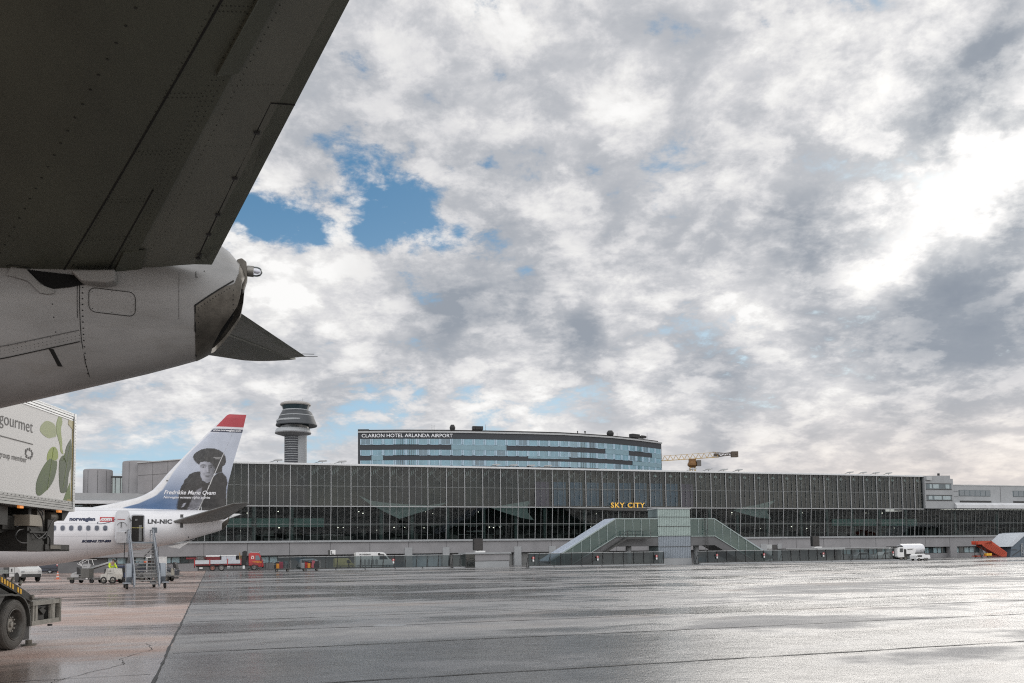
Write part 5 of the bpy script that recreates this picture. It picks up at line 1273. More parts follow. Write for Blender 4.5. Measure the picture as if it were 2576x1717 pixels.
LEAF={'A round': [(0.842, 4.561), (0.896, 4.662), (1.048, 4.77), (1.205, 4.817), (1.368, 4.81), (1.535, 4.787), (1.602, 4.701), (1.653, 4.534), (1.467, 4.486), (1.265, 4.433), (1.103, 4.458), (0.943, 4.492)] ,'A2 tall': [(1.598, 4.797), (1.695, 4.967), (1.778, 5.019), (1.874, 4.986), (1.914, 4.884), (1.833, 4.755), (1.862, 4.602), (1.928, 4.415), (1.921, 4.297), (2.0, 4.179), (1.97, 4.166), (1.839, 4.209), (1.809, 4.38), (1.674, 4.537), (1.616, 4.684)] ,'B top': [(1.204, 4.038), (1.278, 4.17), (1.436, 4.271), (1.56, 4.291), (1.679, 4.248), (1.734, 4.158), (1.732, 4.041), (1.575, 3.976), (1.368, 4.0), (1.209, 3.926)] ,'B low': [(1.367, 4.019), (1.19, 3.915), (0.981, 3.734), (0.798, 3.513), (0.73, 3.361), (0.759, 3.162), (0.932, 3.152), (1.124, 3.244), (1.397, 3.396), (1.593, 3.604), (1.686, 3.843), (1.692, 3.998), (1.534, 3.971)] ,'C': [(1.971, 4.156), (1.825, 4.052), (1.782, 3.892), (1.805, 3.584), (1.86, 3.337), (1.927, 3.287), (2.143, 3.309), (2.227, 3.404), (2.276, 3.765), (2.404, 3.917), (2.394, 4.596), (2.242, 4.476), (2.115, 4.341), (2.06, 4.117)] ,'D': [(2.034, 3.125), (2.165, 3.32), (2.354, 3.553), (2.406, 3.119)] ,'E top': [(2.238, 5.024), (2.464, 5.04), (2.43, 4.803), (2.314, 4.846), (2.2, 4.888)] ,}
lm={'A round':((.30,.34,.17),(.42,.46,.26)),'A2 tall':((.24,.31,.10),(.40,.45,.20)),'B top':((.22,.30,.05),(.36,.42,.10)),'B low':((.04,.07,.025),(.13,.18,.06)),'C':((.045,.065,.035),(.12,.15,.085)),'D':((.10,.16,.05),(.20,.26,.08)),'E top':((.45,.42,.24),(.55,.48,.28))}
for i,(k,poly) in enumerate(LEAF.items()):
    # smooth the outline once
    q=[]
    n=len(poly)
    for j in range(n):
        a=poly[j];b=poly[(j+1)%n]; q+=[(a[0]*.75+b[0]*.25,a[1]*.75+b[1]*.25),(a[0]*.25+b[0]*.75,a[1]*.25+b[1]*.75)] if k not in('D','E top') else [a]
    m=MB(); m.prism(q,'y',.0075-.0008*i,.011); m.build('leaf_print',pm('leaf_'+k.replace(' ','_'),lm[k][0],.45,var=.1,scale=2.2,stretch=(1,1,.6),col2=lm[k][1]),bx_)
m=MB(); 
for a,b in (((2.05,4.20),(1.98,4.03)),((1.98,4.03),(1.80,4.02)),((2.02,4.1),(2.12,4.0)),((1.5,4.25),(1.25,3.3)),((2.3,4.4),(2.0,3.4))): m.bar((a[0],.002,a[1]),(b[0],.002,b[1]),.012,.003)
m.build('leaf_stem',pm('leaf_stem_green',(.22,.28,.10),.5),bx_)
m=MB(); m.box(2.43,2.455,.0,.01,3.1,5.0); m.box(2.22,2.42,-.001,.01,3.115,3.17); m.build('yellow_edge_strip',pm('faded_yellow_tape',(.42,.34,.14),.5,var=.3),bx_)
# lift frame below the box
FR=pm('greasy_black_steel',(.030,.029,.026),.55,.2,var=.5,scale=4,bump=.1)
FR2=pm('worn_grey_steel',(.14,.13,.11),.5,.3,var=.4,scale=4,bump=.1)
m=MB(); m.box(-7.4,2.2,.55,.72,2.66,2.9); m.box(-7.4,2.2,1.75,1.9,2.66,2.9)
for k in range(9): m.box(-7.2+k*1.15,-7.08+k*1.15,.2,2.3,2.72,2.9)
m.box(-7.4,-.05,.18,.26,2.5,2.88); m.prism([(2.2,2.9),(2.56,2.9),(2.3,2.68),(2.2,2.68)],'y',.1,2.3); m.build('sub_frame',FR,ct_)
m=MB()
for y in (.42,1.95): m.bar((-6.9,y,1.15),(.7,y,2.62),.10,.30); m.bar((.72,y,.98),(-6.9,y,2.62),.10,.30)
m.build('scissor_arm',FR,ct_)
m=MB(); m.tube([(.6,.3,1.0),(.6,2.1,1.0)],.05); m.tube([(-3.1,.3,1.87),(-3.1,2.1,1.87)],.06); m.tube([(-5,1.2,1.2),(-2,1.2,2.2)],[.09,.06],12); m.build('lift_cylinder',FR2,ct_)
# hazard-striped outer arm end
m=MB(); P=[(-1.6,1.80),(-.64,1.50),(.05,1.27),(.50,1.10),(.66,1.0),(.60,.92),(.2,1.05),(-.2,1.19),(-.64,1.33),(-1.6,1.62)]; m.prism(P,'y',-.02,.12); ha=m.build('lift_arm_guard',FR,ct_)
m=MB()
def az(x): return 1.50+(x+.64)*(-.335)
for k in range(17):
    x=-1.5+k*.107
    if -.16<x<-.09 or x>.2: continue
    zt=az(x)-.03; m.prism([(x,zt-.105),(x+.055,zt-.122),(x+.055,zt-.022),(x,zt-.004)],'y',-.030,-.02)
m.build('hazard_stripe',YEL,ha)
m=MB(); m.bar((-.30,.0,1.25),(-.12,.0,1.45),.04); m.tube([(.60,-.06,1.02),(.60,.1,1.02)],.05,10); m.tube([(.05,-.04,1.29),(.12,-.04,1.36)],.03,8); m.build('pivot_pin',FR2,ct_)
# inner striped arm glimpsed under the box
m=MB(); m.prism([(-2.3,2.3),(-1.0,2.62),(-.3,2.74),(-.3,2.50),(-1.0,2.36),(-2.3,2.05)],'y',.30,.42); m.build('inner_arm',FR,ct_)
m=MB(); 
for k in range(3): m.prism([(-.62+k*.1,2.48),(-.56+k*.1,2.49),(-.54+k*.1,2.62),(-.60+k*.1,2.61)],'y',.28,.30)
m.build('hazard_stripe',YEL,ct_)
# electrics and hydraulics hanging below
m=MB(); m.box(.47,1.02,-.01,.35,2.50,2.735); m.build('control_box',pm('beige_steel_box',(.30,.27,.22),.5,var=.15),ct_,bevel=.01)
m=MB(); m.box(.50,1.24,.05,.75,1.985,2.49); m.box(.0,.5,.3,.6,2.42,2.7); m.box(.5,1.28,.0,.06,2.36,2.40); m.build('battery_cabinet',FR,ct_)
m=MB(); m.prism([(1.22,2.88),(1.58,2.88),(1.57,2.5),(1.46,2.05),(1.46,2.0),(1.30,2.0),(1.30,2.4)],'y',.2,.5); m.build('drop_bracket',FR2,ct_)
m=MB(); m.box(1.62,1.93,.15,.55,2.09,2.68); m.build('hydraulic_tank',FR,ct_); m=MB(); m.tube([(1.93,.3,2.10),(1.93,.3,2.65)],.05,12); m.build('ram_tube',FR2,ct_)
m=MB(); m.box(1.25,2.42,.02,.8,1.985,2.02); m.box(1.25,2.42,.02,.06,1.985,2.13); m.box(2.38,2.42,.02,.8,1.985,2.13); m.build('step_plate',FR,ct_)
m=MB(); m.box(1.45,1.95,.0,.05,2.03,2.11); m.build('step_edge',FR2,ct_)
m=MB(); m.lathe([(.03,-.2),(.11,-.19),(.125,-.1),(.125,.1),(.11,.19),(.03,.2)],(2.02,.28,2.76),'x',18); m.build('motor',FR2,ct_,True)
rn=random.Random(8)
for pts in ([(.45,.1,2.43),(.1,.05,2.40),(-.02,.05,2.25),(.2,.05,2.14),(.5,.05,2.14)],[(1.0,.1,2.6),(1.15,.0,2.8),(1.0,.1,2.9)],[(.9,.1,2.1+.3),(1.1,-.03,2.2),(1.3,.0,2.42),(1.45,.0,2.6),(1.75,.05,2.72)],[(1.2,.05,2.35),(1.36,-.02,2.3),(1.42,.0,2.15),(1.5,.05,2.03),(1.8,.02,2.07)],[(.75,.0,2.9),(1.0,-.02,2.7),(1.12,.0,2.45),(1.22,.05,2.2)],[(.6,.05,2.45),(.8,-.02,2.22),(1.0,-.02,2.28),(1.25,.0,2.4)]):
    # rounded hose
    q=[Vector(p) for p in pts]
    for _ in range(2):
        r_=[q[0]]
        for a,b in zip(q,q[1:]): r_+=[a.lerp(b,.25),a.lerp(b,.75)]
        q=r_+[q[-1]]
    m=MB(); m.tube(q,.014,6); m.build('hose',BLK,ct_,True)
AMB=pm('amber_lens',(.85,.30,.06),.25,var=.1); AMB.node_tree.nodes['Principled BSDF'].inputs['Emission Color'].default_value=(1,.35,.08,1); AMB.node_tree.nodes['Principled BSDF'].inputs['Emission Strength'].default_value=.35
for x in (.12,1.86,-1.6,-3.4): m=MB(); m.box(x-.10,x+.08,-.035,-.0,2.868,2.925) if False else m.box(x-.08,x+.08,-.01,.05,2.845,2.90); m.build('marker_light',AMB,ct_,bevel=.008)
# chassis, mudguard, wheel
m=MB(); m.box(-7.5,.6,.72,.84,.75,1.0); m.box(-7.5,.6,1.6,1.72,.75,1.0)
for k in range(6): m.box(-7+k*1.35,-6.9+k*1.35,.84,1.6,.78,.96)
m.box(-.9,.7,.2,2.2,1.0,1.1); m.build('chassis',FR,ct_)
TD=pm('dusty_tyre',(.085,.08,.072),.8,var=.35,scale=7,bump=.25,bscale=40)
def bigwheel(x,y,out):
    r=.505; h=.15; m=MB()
    m.lathe([(r*.60,-h*.75),(r*.63,-h*.95),(r*.72,-h*1.02),(r*.86,-h*1.0),(r*.965,-h*.86),(r*.995,-h*.6),(r*.985,-h*.35),(r*.972,-h*.33),(r*.972,-h*.27),(r*.99,-h*.25),(r*.995,0),(r*.99,h*.25),(r*.972,h*.27),(r*.972,h*.33),(r*.985,h*.35),(r*.995,h*.6),(r*.965,h*.86),(r*.86,h),(r*.72,h*1.02),(r*.60,h*.75)],(x,y,r),'y',64,caps=(0,0))
    w_=m.build('wheel',TD,ct_,True)
    m=MB()
    for q in (.70,.755,.90): m.lathe([(r*q,out*h*1.0),(r*q+.003,out*h*1.035),(r*q+.007,out*h*1.0)],(x,y,r),'y',64,caps=(0,0))
    m.build('sidewall_ring',pm('scuffed_rubber',(.14,.135,.125),.75,var=.3),w_,True)
    m=MB(); e=out; m.lathe([(r*.62,e*h*1.0),(r*.60,e*h*1.05),(r*.575,e*h*.95),(r*.56,e*h*.5),(r*.52,-e*h*.05),(r*.47,-e*h*.35),(r*.40,-e*h*.42),(r*.30,-e*h*.3)],(x,y,r),'y',48,caps=(0,1))
    m.build('rim',pm('dirty_rim',(.115,.11,.10),.5,.4,var=.35,scale=6),w_,True)
    m=MB(); m.lathe([(r*.32,-e*h*.35),(r*.30,e*h*.1),(r*.27,e*h*.35),(r*.12,e*h*.40),(r*.10,e*h*.62),(.004,e*h*.66)],(x,y,r),'y',32)
    for k in range(10):
        t=R(36*k); m.lathe([(.022,0),(.022,e*.05),(.01,e*.06)],(x+r*.285*math.cos(t),y+e*h*.18,r+r*.285*math.sin(t)),'y',6)
    m.build('hub',pm('hub_tan_grey',(.27,.255,.225),.5,.2,var=.25),w_,True)
    return w_
bigwheel(0,.155,-1); bigwheel(0,2.2,1)
m=MB(); m.tube([(0,.3,.5),(0,2.1,.5)],.09); m.build('axle',FR,ct_)
rr=.60; pts=[(-.70,.92),(-.66,1.02)]+[(rr*math.cos(R(t)),.505+rr*math.sin(R(t))) for t in range(96,2,-6)]+[(.62,.42)]
m=MB(); pin=[(x*.945,.505+(z-.505)*.945) for x,z in pts]; m.prism([(-1.4,1.12),(-.2,1.13)]+pts[2:]+pin[2:][::-1]+[(-.2,1.09),(-1.4,1.08)],'y',-.02,.42); m.build('mudguard',pm('dark_plastic_mudguard',(.055,.055,.05),.5,var=.3),ct_)
m=MB(); m.prism([(-1.4,1.09),(-.35,1.10),(-.55,.92),(-.62,.9),(-.66,.5),(-1.4,.5)],'y',.03,.1); m.build('side_panel',DGREY,ct_)
m=MB(); m.box(.40,.68,.05,.40,.15,.52); m.build('mud_flap',BLK,ct_)
# rear underrun frame, jack leg
RF=pm('weathered_grey_beam',(.26,.25,.22),.55,.1,var=.3,scale=5,bump=.1)
m=MB(); m.box(.67,1.96,-.02,.04,.835,.925); m.build('upper_beam',RF,ct_); m=MB(); m.box(.64,1.96,-.02,.04,.42,.515); m.build('lower_beam',RF,ct_)
m=MB(); m.box(1.93,1.97,-.03,2.3,.42,.94); m.box(1.90,1.96,-.03,.05,.42,.94); m.build('end_plate',RF,ct_)
m=MB(); 
for a,b in ((.72,.79),(.84,.93),(1.53,1.56),(1.60,1.74)): m.box(a,b,.0,.05,.515,.835)
m.box(.70,1.9,.06,.14,.88,.94); m.build('upright',RF,ct_)
m=MB(); m.box(.98,1.32,.05,.3,.52,.72); m.box(1.0,1.36,.04,.2,.76,.80); m.box(1.0,1.36,.04,.2,.70,.73); m.prism([(1.0,.74),(1.2,.62),(1.3,.70),(1.15,.78)],'y',.0,.05); m.box(1.8,1.9,.06,.5,.45,.9); m.build('winch',FR,ct_)
m=MB(); m.tube([(1.5,.0,.40),(1.5,.0,.36)],.05,12); m.build('rubber_stop',BLK,ct_)
m=MB(); m.tube([(.825,.12,.10),(.825,.12,.44)],.035,14); m.build('jack_leg',ALU,ct_,True); m=MB(); m.tube([(.825,.12,.03),(.825,.12,.12)],.065,14); m.tube([(.825,.12,.0),(.825,.12,.035)],.15,20); m.build('jack_foot',FR2,ct_)
m=MB(); m.prism([(.45,1.14),(.70,1.02),(.78,.90),(.66,.86),(.45,.95)],'y',.1,.3); m.build('hinge_bracket',FR,ct_)
m=MB(); m.box(-7.6,-2.2,.15,.7,.55,1.0); m.build('fuel_tank',MGREY,ct_)
wv=bigwheel(-5.0,.155,-1); bigwheel(-5.0,2.2,1)
# ================================================================ passenger stairs at the aft door
A=Vector((-25.05,58.75,0)); Bv=Vector((-22.95,55.1,0)); dd=(Bv-A); ang=math.atan2(dd.y,dd.x)
asr=thing('passenger_stairs','grey wheeled passenger stairs standing at the open rear door of the parked airliner','stairs',A,ang)
LN=3.75; H0=3.02; RUN0=.95
SG=pm('stairs_bluish_grey',(.27,.30,.33),.42,.3,var=.18,scale=2)
m=MB(); m.box(-.45,RUN0,-.75,.75,H0-.08,H0); m.build('platform',SG,asr)
nst=13
for k in range(nst):
    t=(k+1)/(nst+1); x=RUN0+(LN-RUN0)*t; z=H0*(1-t)+.10; m=MB(); m.box(x-.03,x+.27,-.68,.68,z-.05,z); m.build('step',pm('step_grey',(.30,.30,.29),.5,.3,var=.2),asr)
m=MB()
for y in (-.74,.74):
    m.prism([(RUN0-.1,H0),(RUN0+.25,H0),(LN+.35,.28),(LN+.35,.12),(LN,.12),(RUN0-.1,H0-.28)],'y',y-.03,y+.03)
m.build('stringer',SG,asr)
m=MB()
for y in (-.72,.72):
    m.tube([(-.4,y,H0+.8),(RUN0,y,H0+.8),(LN+.35,y,.95),(LN+.42,y,.25)],.045,8)
    m.tube([(-.4,y,H0+.5),(RUN0,y,H0+.5),(LN+.3,y,.62)],.022,6)
    for k in range(7): t=k/6; x=RUN0+(LN+.2-RUN0)*t; m.tube([(x,y,H0*(1-t)+.15*t),(x,y,H0*(1-t)+.8+.05*t)],.02,6)
    m.tube([(-.4,y,H0),(-.4,y,H0+.8)],.03,6)
m.build('handrail',pm('stairs_rail',(.34,.36,.38),.4,.6),asr)
for y in (-.80,.80):
    m=MB(); m.prism([(RUN0,H0+.1),(RUN0,H0+.75),(LN+.3,.9),(LN+.3,.22)],'y',y,y+.012); m.build('side_panel',pm('rail_infill_blue_grey',(.30,.34,.40),.4,.2,var=.15),asr)
m=MB()
for y in (-.72,.72): m.bar((.2,y,.3),(.9,y,H0-.1),.08); m.bar((2.6,y,.3),(.9,y,H0-.3),.06)
m.bar((.25,-.7,.35),(2.2,.7,1.5),.05); m.bar((.25,.7,.35),(2.2,-.7,1.5),.05); m.bar((.3,-.7,1.0),(1.0,.7,2.6),.05); m.bar((.1,-.75,.3),(3.9,-.75,.3),.1); m.bar((.1,.75,.3),(3.9,.75,.3),.1); m.bar((.9,-.7,1.6),(.9,.7,1.6),.06); m.build('support_frame',pm('stairs_frame_grey',(.26,.27,.28),.5,.3,var=.2),asr)
for y in (-1.,1.): m=MB(); m.prism([(LN-.9,1.60),(LN-.2,1.60),(LN-.05,.75),(LN-.4,.35),(LN-.9,.9)],'y',y-.16,y+.16); m.build('tow_cabinet',SG,asr,bevel=.02)
m=MB(); 
for y in (-1.12,1.12): m.box(LN-.5,LN+.15,y-.22,y+.18,.34,.42)
m.build('mudguard',SG,asr)
for y in (-1.12,1.12): wheel(asr,LN-.15,y,.19,.19,.14,-1 if y<0 else 1); wheel(asr,.4,y*.8,.24,.24,.16,-1 if y<0 else 1)
m=MB(); m.tube([(RUN0-1.,-.9,3.0),(RUN0-1.0,-.95,.4)],.025,6); m.build('brace_pole',BLK,asr)
m=MB(); m.box(-.02,.03,.76,1.10,H0+.62,H0+.98); m.build('door_mirror_panel',pm('guard_panel_dark',(.10,.12,.14),.3),asr)
m=MB(); m.tube([(0,.80,H0+.2),(0.,.85,H0+.65)],.02); m.build('panel_arm',LGREY,asr)
# ================================================================ belt loader, tug and loader crew
def vth(name,label,cat,x,y,deg,group=None): return thing(name,label,cat,(x,y,0),R(deg),group)
bl=vth('belt_loader','grey and white belt loader parked under the tail of the airliner, open seat facing left','belt loader',-34.9,72.6,-17)
bl.scale=(.62,.62,.62)
m=MB(); m.box(-3.0,1.4,-.85,.85,.42,.70); m.build('chassis',MGREY,bl)
m=MB(); m.box(-3.35,-2.2,-.95,.95,.48,.78); m.build('front_bumper',pm('dark_olive_grey',(.10,.10,.085),.6,var=.2),bl)
m=MB(); m.box(-.95,.55,-.95,-.1,.72,1.95); m.build('engine_cover',pm('dull_grey_cover',(.125,.125,.115),.6,var=.15),bl,bevel=.03)
m=MB(); m.prism([(-.75,1.98),(.6,1.98),(.85,2.5),(-.55,2.5)],'y',-.95,-.85); m.build('side_board',LGREY,bl)
text('2 AV 7107',.16,lambda x,y:(-.55+x,-.96,2.14+y),BLKL,bl)
m=MB(); m.tube([(-2.4,-.8,.8),(-2.4,-.8,1.1),(-.9,-.8,1.12)],.04); m.box(-2.7,-1.3,-.95,-.85,.78,1.18) ; m.build('nose_guard',LGREY,bl)
m=MB(); m.prism([(-1.9,1.1),(-1.1,1.1),(-1.2,1.7),(-1.9,2.15),(-2.05,2.05)],'y',-.6,.1); m.box(-1.9,-1.2,-.6,.1,.9,1.12); m.build('driver_seat',BLK,bl)
m=MB()
for y in (.15,.85): m.bar((-3.6,y,1.2),(3.8,y,2.9),.08,.22)
m.build('conveyor_side',LGREY,bl)
m=MB(); m.bar((-3.6,.5,1.27),(3.8,.5,2.97),.62,.06); m.build('conveyor_belt',BLK,bl)
m=MB()
for a,b in (((-1.4,-.8,2.75),(-.6,-.8,3.1)),((-.6,-.8,3.1),(.9,-.8,3.1)),((.9,-.8,3.1),(1.2,-.8,2.4)),((-1.4,-.8,2.75),(-.5,-.8,2.0)),((-.6,-.8,3.1),(-1.,-.8,2.3)),((.2,-.8,3.1),(.5,-.8,2.0)),((-1.7,-.8,2.6),(-.2,-.8,2.0)),((-1.4,.0,2.75),(-.6,.0,3.1)),((-.6,.0,3.1),(.9,.0,3.1)),((-.6,-.8,3.1),(-.6,0,3.1)),((.9,-.8,3.1),(.9,0,3.1))): m.bar(a,b,.05)
m.build('roll_frame',WHITE,bl)
for x,y in ((-2.6,-.8),(-2.6,.8),(.9,-.8),(.9,.8)): wheel(bl,x,y,.33,.33,.24,-1 if y<0 else 1,BLK)
m=MB(); m.box(-3.37,-3.35,-.7,-.4,.55,.72); m.box(-.0,.35,-.97,-.95,.52,.7); m.build('headlight',WHITE,bl)
tg=vth('baggage_tug','small white baggage tug just left of the passenger stairs','tug',-32.3,70.6,-12)
tg.scale=(.72,.72,.72)
m=MB(); m.prism([(-1.3,.35),(1.3,.35),(1.35,1.0),(1.2,1.62),(-.25,1.66),(-.45,1.1),(-1.3,1.0)],'y',-.7,.7); m.build('body',pm('tug_cream_white',(.58,.57,.52),.45,var=.15),tg,bevel=.04)
m=MB(); m.box(-.1,1.1,-.71,-.70,1.05,1.09); m.box(-.1,-.06,-.71,-.7,.5,1.6); m.build('body_seam',DGREY,tg)
text('L 007',.2,lambda x,y:(.2+x,-.715,1.3+y),BLKL,tg)
for x,y in ((-.7,-.65),(-.7,.65),(1.0,-.65),(1.0,.65)): wheel(tg,x,y,.38,.38,.22,-1 if y<0 else 1)
m=MB(); m.prism([(-.95,1.0),(-.5,1.0),(-.6,1.6),(-.9,1.6)],'y',-.4,.4); m.build('seat',BLK,tg)
m=MB(); m.box(1.3,1.7,-.1,.1,.35,.5); m.build('tow_hook',BLK,tg)
# crew member in a high-visibility jacket: one skinned body, clothing and hair as children
def person(root,joints,edges,radii,mat,name='body'):
    me=bpy.data.meshes.new(name); me.from_pydata(joints,edges,[]); o=bpy.data.objects.new(name,me); COL.objects.link(o)
    o.modifiers.new('skin','SKIN'); sk=me.skin_vertices[0].data
    for i,r in enumerate(radii): sk[i].radius=(r,r) if not isinstance(r,tuple) else r
    sk[0].use_root=True; s=o.modifiers.new('sub','SUBSURF'); s.levels=1; s.render_levels=1
    bpy.context.view_layer.update(); nm=bpy.data.meshes.new_from_object(o.evaluated_get(bpy.context.evaluated_depsgraph_get()))
    bpy.data.objects.remove(o); nm.name=name; nm.materials.clear(); nm.materials.append(mat)
    for p in nm.polygons: p.use_smooth=True
    r=bpy.data.objects.new(name,nm); COL.objects.link(r); r.parent=root; return r
SKIN=pm('skin_tone',(.42,.26,.19),.6); HV=pm('high_visibility_yellow',(.62,.80,.03),.6,var=.12,scale=9,bump=.4,bscale=10); HVN=HV.node_tree.nodes['Principled BSDF']
TRO=pm('dark_work_trousers',(.03,.035,.05),.8)
cw=vth('person','ground worker in a bright yellow-green jacket leaning over behind the baggage tug','person',-32.75,71.6,-40)
cw.location.z=.12
J=[(0,0,.98),(0,0,1.2),(.06,0,1.45),(.16,0,1.56),(.24,0,1.68),(.02,-.2,1.46),(.02,.2,1.46),(.16,-.28,1.2),(.16,.28,1.2),(.36,-.26,1.08),(.36,.26,1.08),(0,-.11,.9),(0,.11,.9),(.03,-.13,.5),(.03,.13,.5),(0,-.13,.09),(0,.13,.09),(.14,-.14,.05),(.14,.14,.05),(.43,-.25,1.05),(.43,.25,1.05)]
E_=[(0,1),(1,2),(2,3),(3,4),(2,5),(2,6),(5,7),(6,8),(7,9),(8,10),(0,11),(0,12),(11,13),(12,14),(13,15),(14,16),(15,17),(16,18),(9,19),(10,20)]
Rr=[.15,.145,.16,.06,.095,.07,.07,.05,.05,.038,.038,.09,.09,.06,.06,.045,.045,.04,.04,.03,.03]
person(cw,J,E_,Rr,SKIN)
for y in (-.25,.25):
    for k in range(5):
        m=MB(); a=-.03+.015*k; m.tube([(.45,y+a,1.04),(.50,y+a,1.02),(.53,y+a,.98-.004*k)],[.009,.009,.007],6); m.build('finger',SKIN,cw,True) if k<4 else (m.v.clear(),m.f.clear(),m.tube([(.44,y-.03,1.04),(.47,y-.055,1.02)],[.010,.008],6),m.build('thumb',SKIN,cw,True))
person(cw,[J[i] for i in (0,1,2,5,6,7,8,9,10)],[(0,1),(1,2),(2,3),(2,4),(3,5),(4,6),(5,7),(6,8)],[.185,.175,.19,.10,.10,.075,.075,.06,.06],HV,'jacket')
person(cw,[J[i] for i in (0,11,12,13,14,15,16)],[(0,1),(0,2),(1,3),(2,4),(3,5),(4,6)],[.165,.115,.115,.085,.085,.07,.07],TRO,'trousers')
m=MB(); m.lathe([(.02,.10),(.08,.07),(.108,.01),(.10,-.03)],(.25,0,1.73),n=14); m.build('hair',pm('brown_hair',(.06,.035,.02),.8),cw,True)
m=MB(); 
for z in (1.12,1.3): m.lathe([(.192,-.02),(.192,.02)],(.02,0,z),n=20)
m.build('reflective_band',LGREY,cw)
# lavatory / ground power clutter behind the stairs
gp=vth('ground_power_unit','dark blue ground power unit half hidden behind the passenger stairs','power unit',-33.3,75.6,-15)
gp.scale=(.62,.62,.72)
m=MB(); m.box(-1.3,.9,-.7,.7,.5,1.95); m.build('housing',pm('navy_housing',(.03,.045,.10),.45,var=.2),gp,bevel=.05)
m=MB(); m.box(-1.0,.6,-.72,-.70,1.1,1.7)
m.build('louvre_panel',BLK,gp)
m=MB(); m.box(-1.5,1.5,-.6,.6,.35,.5); m.bar((-1.5,0,.4),(-2.2,0,.5),.08); m.build('chassis',DGREY,gp)
for x,y in ((-1.,-.6),(-1.,.6),(.8,-.6),(.8,.6)): wheel(gp,x,y,.27,.27,.16,-1 if y<0 else 1,pm('red_rim',(.35,.03,.05),.5))
m=MB(); m.box(.9,1.5,-.5,.5,.5,1.3); m.tube([(.4,-.4,1.95),(.4,-.4,2.5)],.03); m.build('cable_reel_box',MGREY,gp)
pc=vth('service_car','dark car with orange and white roof light bar beyond the passenger stairs','car',-34.5,84.5,10)
m=MB(); m.prism([(-2.1,.3),(2.1,.3),(2.15,.85),(1.3,1.0),(.7,1.55),(-1.2,1.6),(-1.9,1.05),(-2.15,.9)],'y',-.85,.85); m.build('body',pm('navy_car_paint',(.03,.035,.05),.3,coat=.5),pc,bevel=.08)
m=MB(); m.prism([(-1.5,1.08),(1.05,1.05),(.62,1.48),(-1.15,1.5)],'y',-.87,.87); m.build('side_windows',pm('car_glass',(.03,.04,.045),.08),pc)
m=MB(); m.box(-.9,.9,-.6,.6,1.6,1.72); m.build('light_bar',pm('orange_red_beacon',(.80,.16,.05),.3),pc,bevel=.03)
for x,y in ((-1.35,-.8),(-1.35,.8),(1.35,-.8),(1.35,.8)): wheel(pc,x,y,.32,.32,.2,-1 if y<0 else 1)
tr_=vth('cab_tractor','white cabbed tow tractor with a roof beacon right behind the passenger stairs','tractor',-30.9,75.6,-10)
tr_.scale=(.72,.72,.72)
m=MB(); m.box(-1.6,1.4,-.8,.8,.45,1.15); m.build('body',MGREY,tr_,bevel=.05)
m=MB()
for x in (-.5,.95): 
    for y in (-.72,.72): m.bar((x,y,1.15),(x,y,2.85),.10)
m.box(.82,1.12,-.78,.78,1.15,2.75); m.box(-.62,1.1,-.8,.8,2.78,2.92); m.build('cab_frame',WHITE,tr_)
m=MB(); m.box(-.45,.82,-.74,-.73,1.2,2.75); m.box(-.45,.82,.73,.74,1.2,2.75); m.build('cab_glass',FG,tr_)
m=MB(); m.lathe([(.28,0),(.30,.08),(.15,.17),(.02,.18)],(-.3,0,2.92),n=16); m.build('roof_beacon',WHITE,tr_,True)
for x,y in ((-1.1,-.75),(-1.1,.75),(.9,-.75),(.9,.75)): wheel(tr_,x,y,.36,.36,.24,-1 if y<0 else 1)
cg=vth('service_cart','low service cart with mesh cage, pale canister and black hood beside the stairs','cart',-29.35,74.6,-8)
cg.scale=(.68,.68,.78)
m=MB(); m.box(-1.8,2.5,-.7,.7,.55,.66); m.build('deck',MGREY,cg); m=MB(); m.bar((1.2,-.5,.4),(2.6,-.5,.38),.10,.12); m.tube([(2.35,-.6,.4),(2.35,-.6,2.15)],.035); m.tube([(2.2,-.6,.4),(2.5,-.6,.4)],.06); m.build('mast_post',DGREY,cg)
m=MB()
for z in (.7,.98,1.26,1.54,1.82): m.bar((-1.8,-.68,z),(1.2,-.68,z),.035)
for k in range(13): m.bar((-1.8+k*.25,-.68,.66),(-1.8+k*.25,-.68,1.85),.03)
m.build('mesh_cage',DGREY,cg)
m=MB()
for x,z in ((-1.6,.7),(-1.3,.7),(-1.0,.7),(-1.6,1.05),(-1.3,1.05),(-.95,1.05),(-1.6,1.4)): m.box(x,x+.22,-.6,-.2,z,z+.24)
m.box(-.6,.4,-.6,.3,.68,1.0); m.build('white_crate',WHITE,cg)
m=MB(); m.lathe([(.30,.66),(.30,1.3),(.26,1.42)],(1.2,-.3,0),n=18); m.build('canister',pm('canister_cream',(.40,.38,.32),.5),cg,True)
m=MB(); m.prism([(1.35,1.95),(1.6,2.1),(2.0,1.9),(2.25,1.35),(2.1,1.3),(1.9,1.45),(1.6,1.45)],'y',-.6,.0); m.build('black_hood',BLK,cg,bevel=.03)
for x,y in ((-.6,-.6),(-.6,.6),(.3,-.6),(.3,.6)): wheel(cg,x,y,.30,.30,.2,-1 if y<0 else 1)
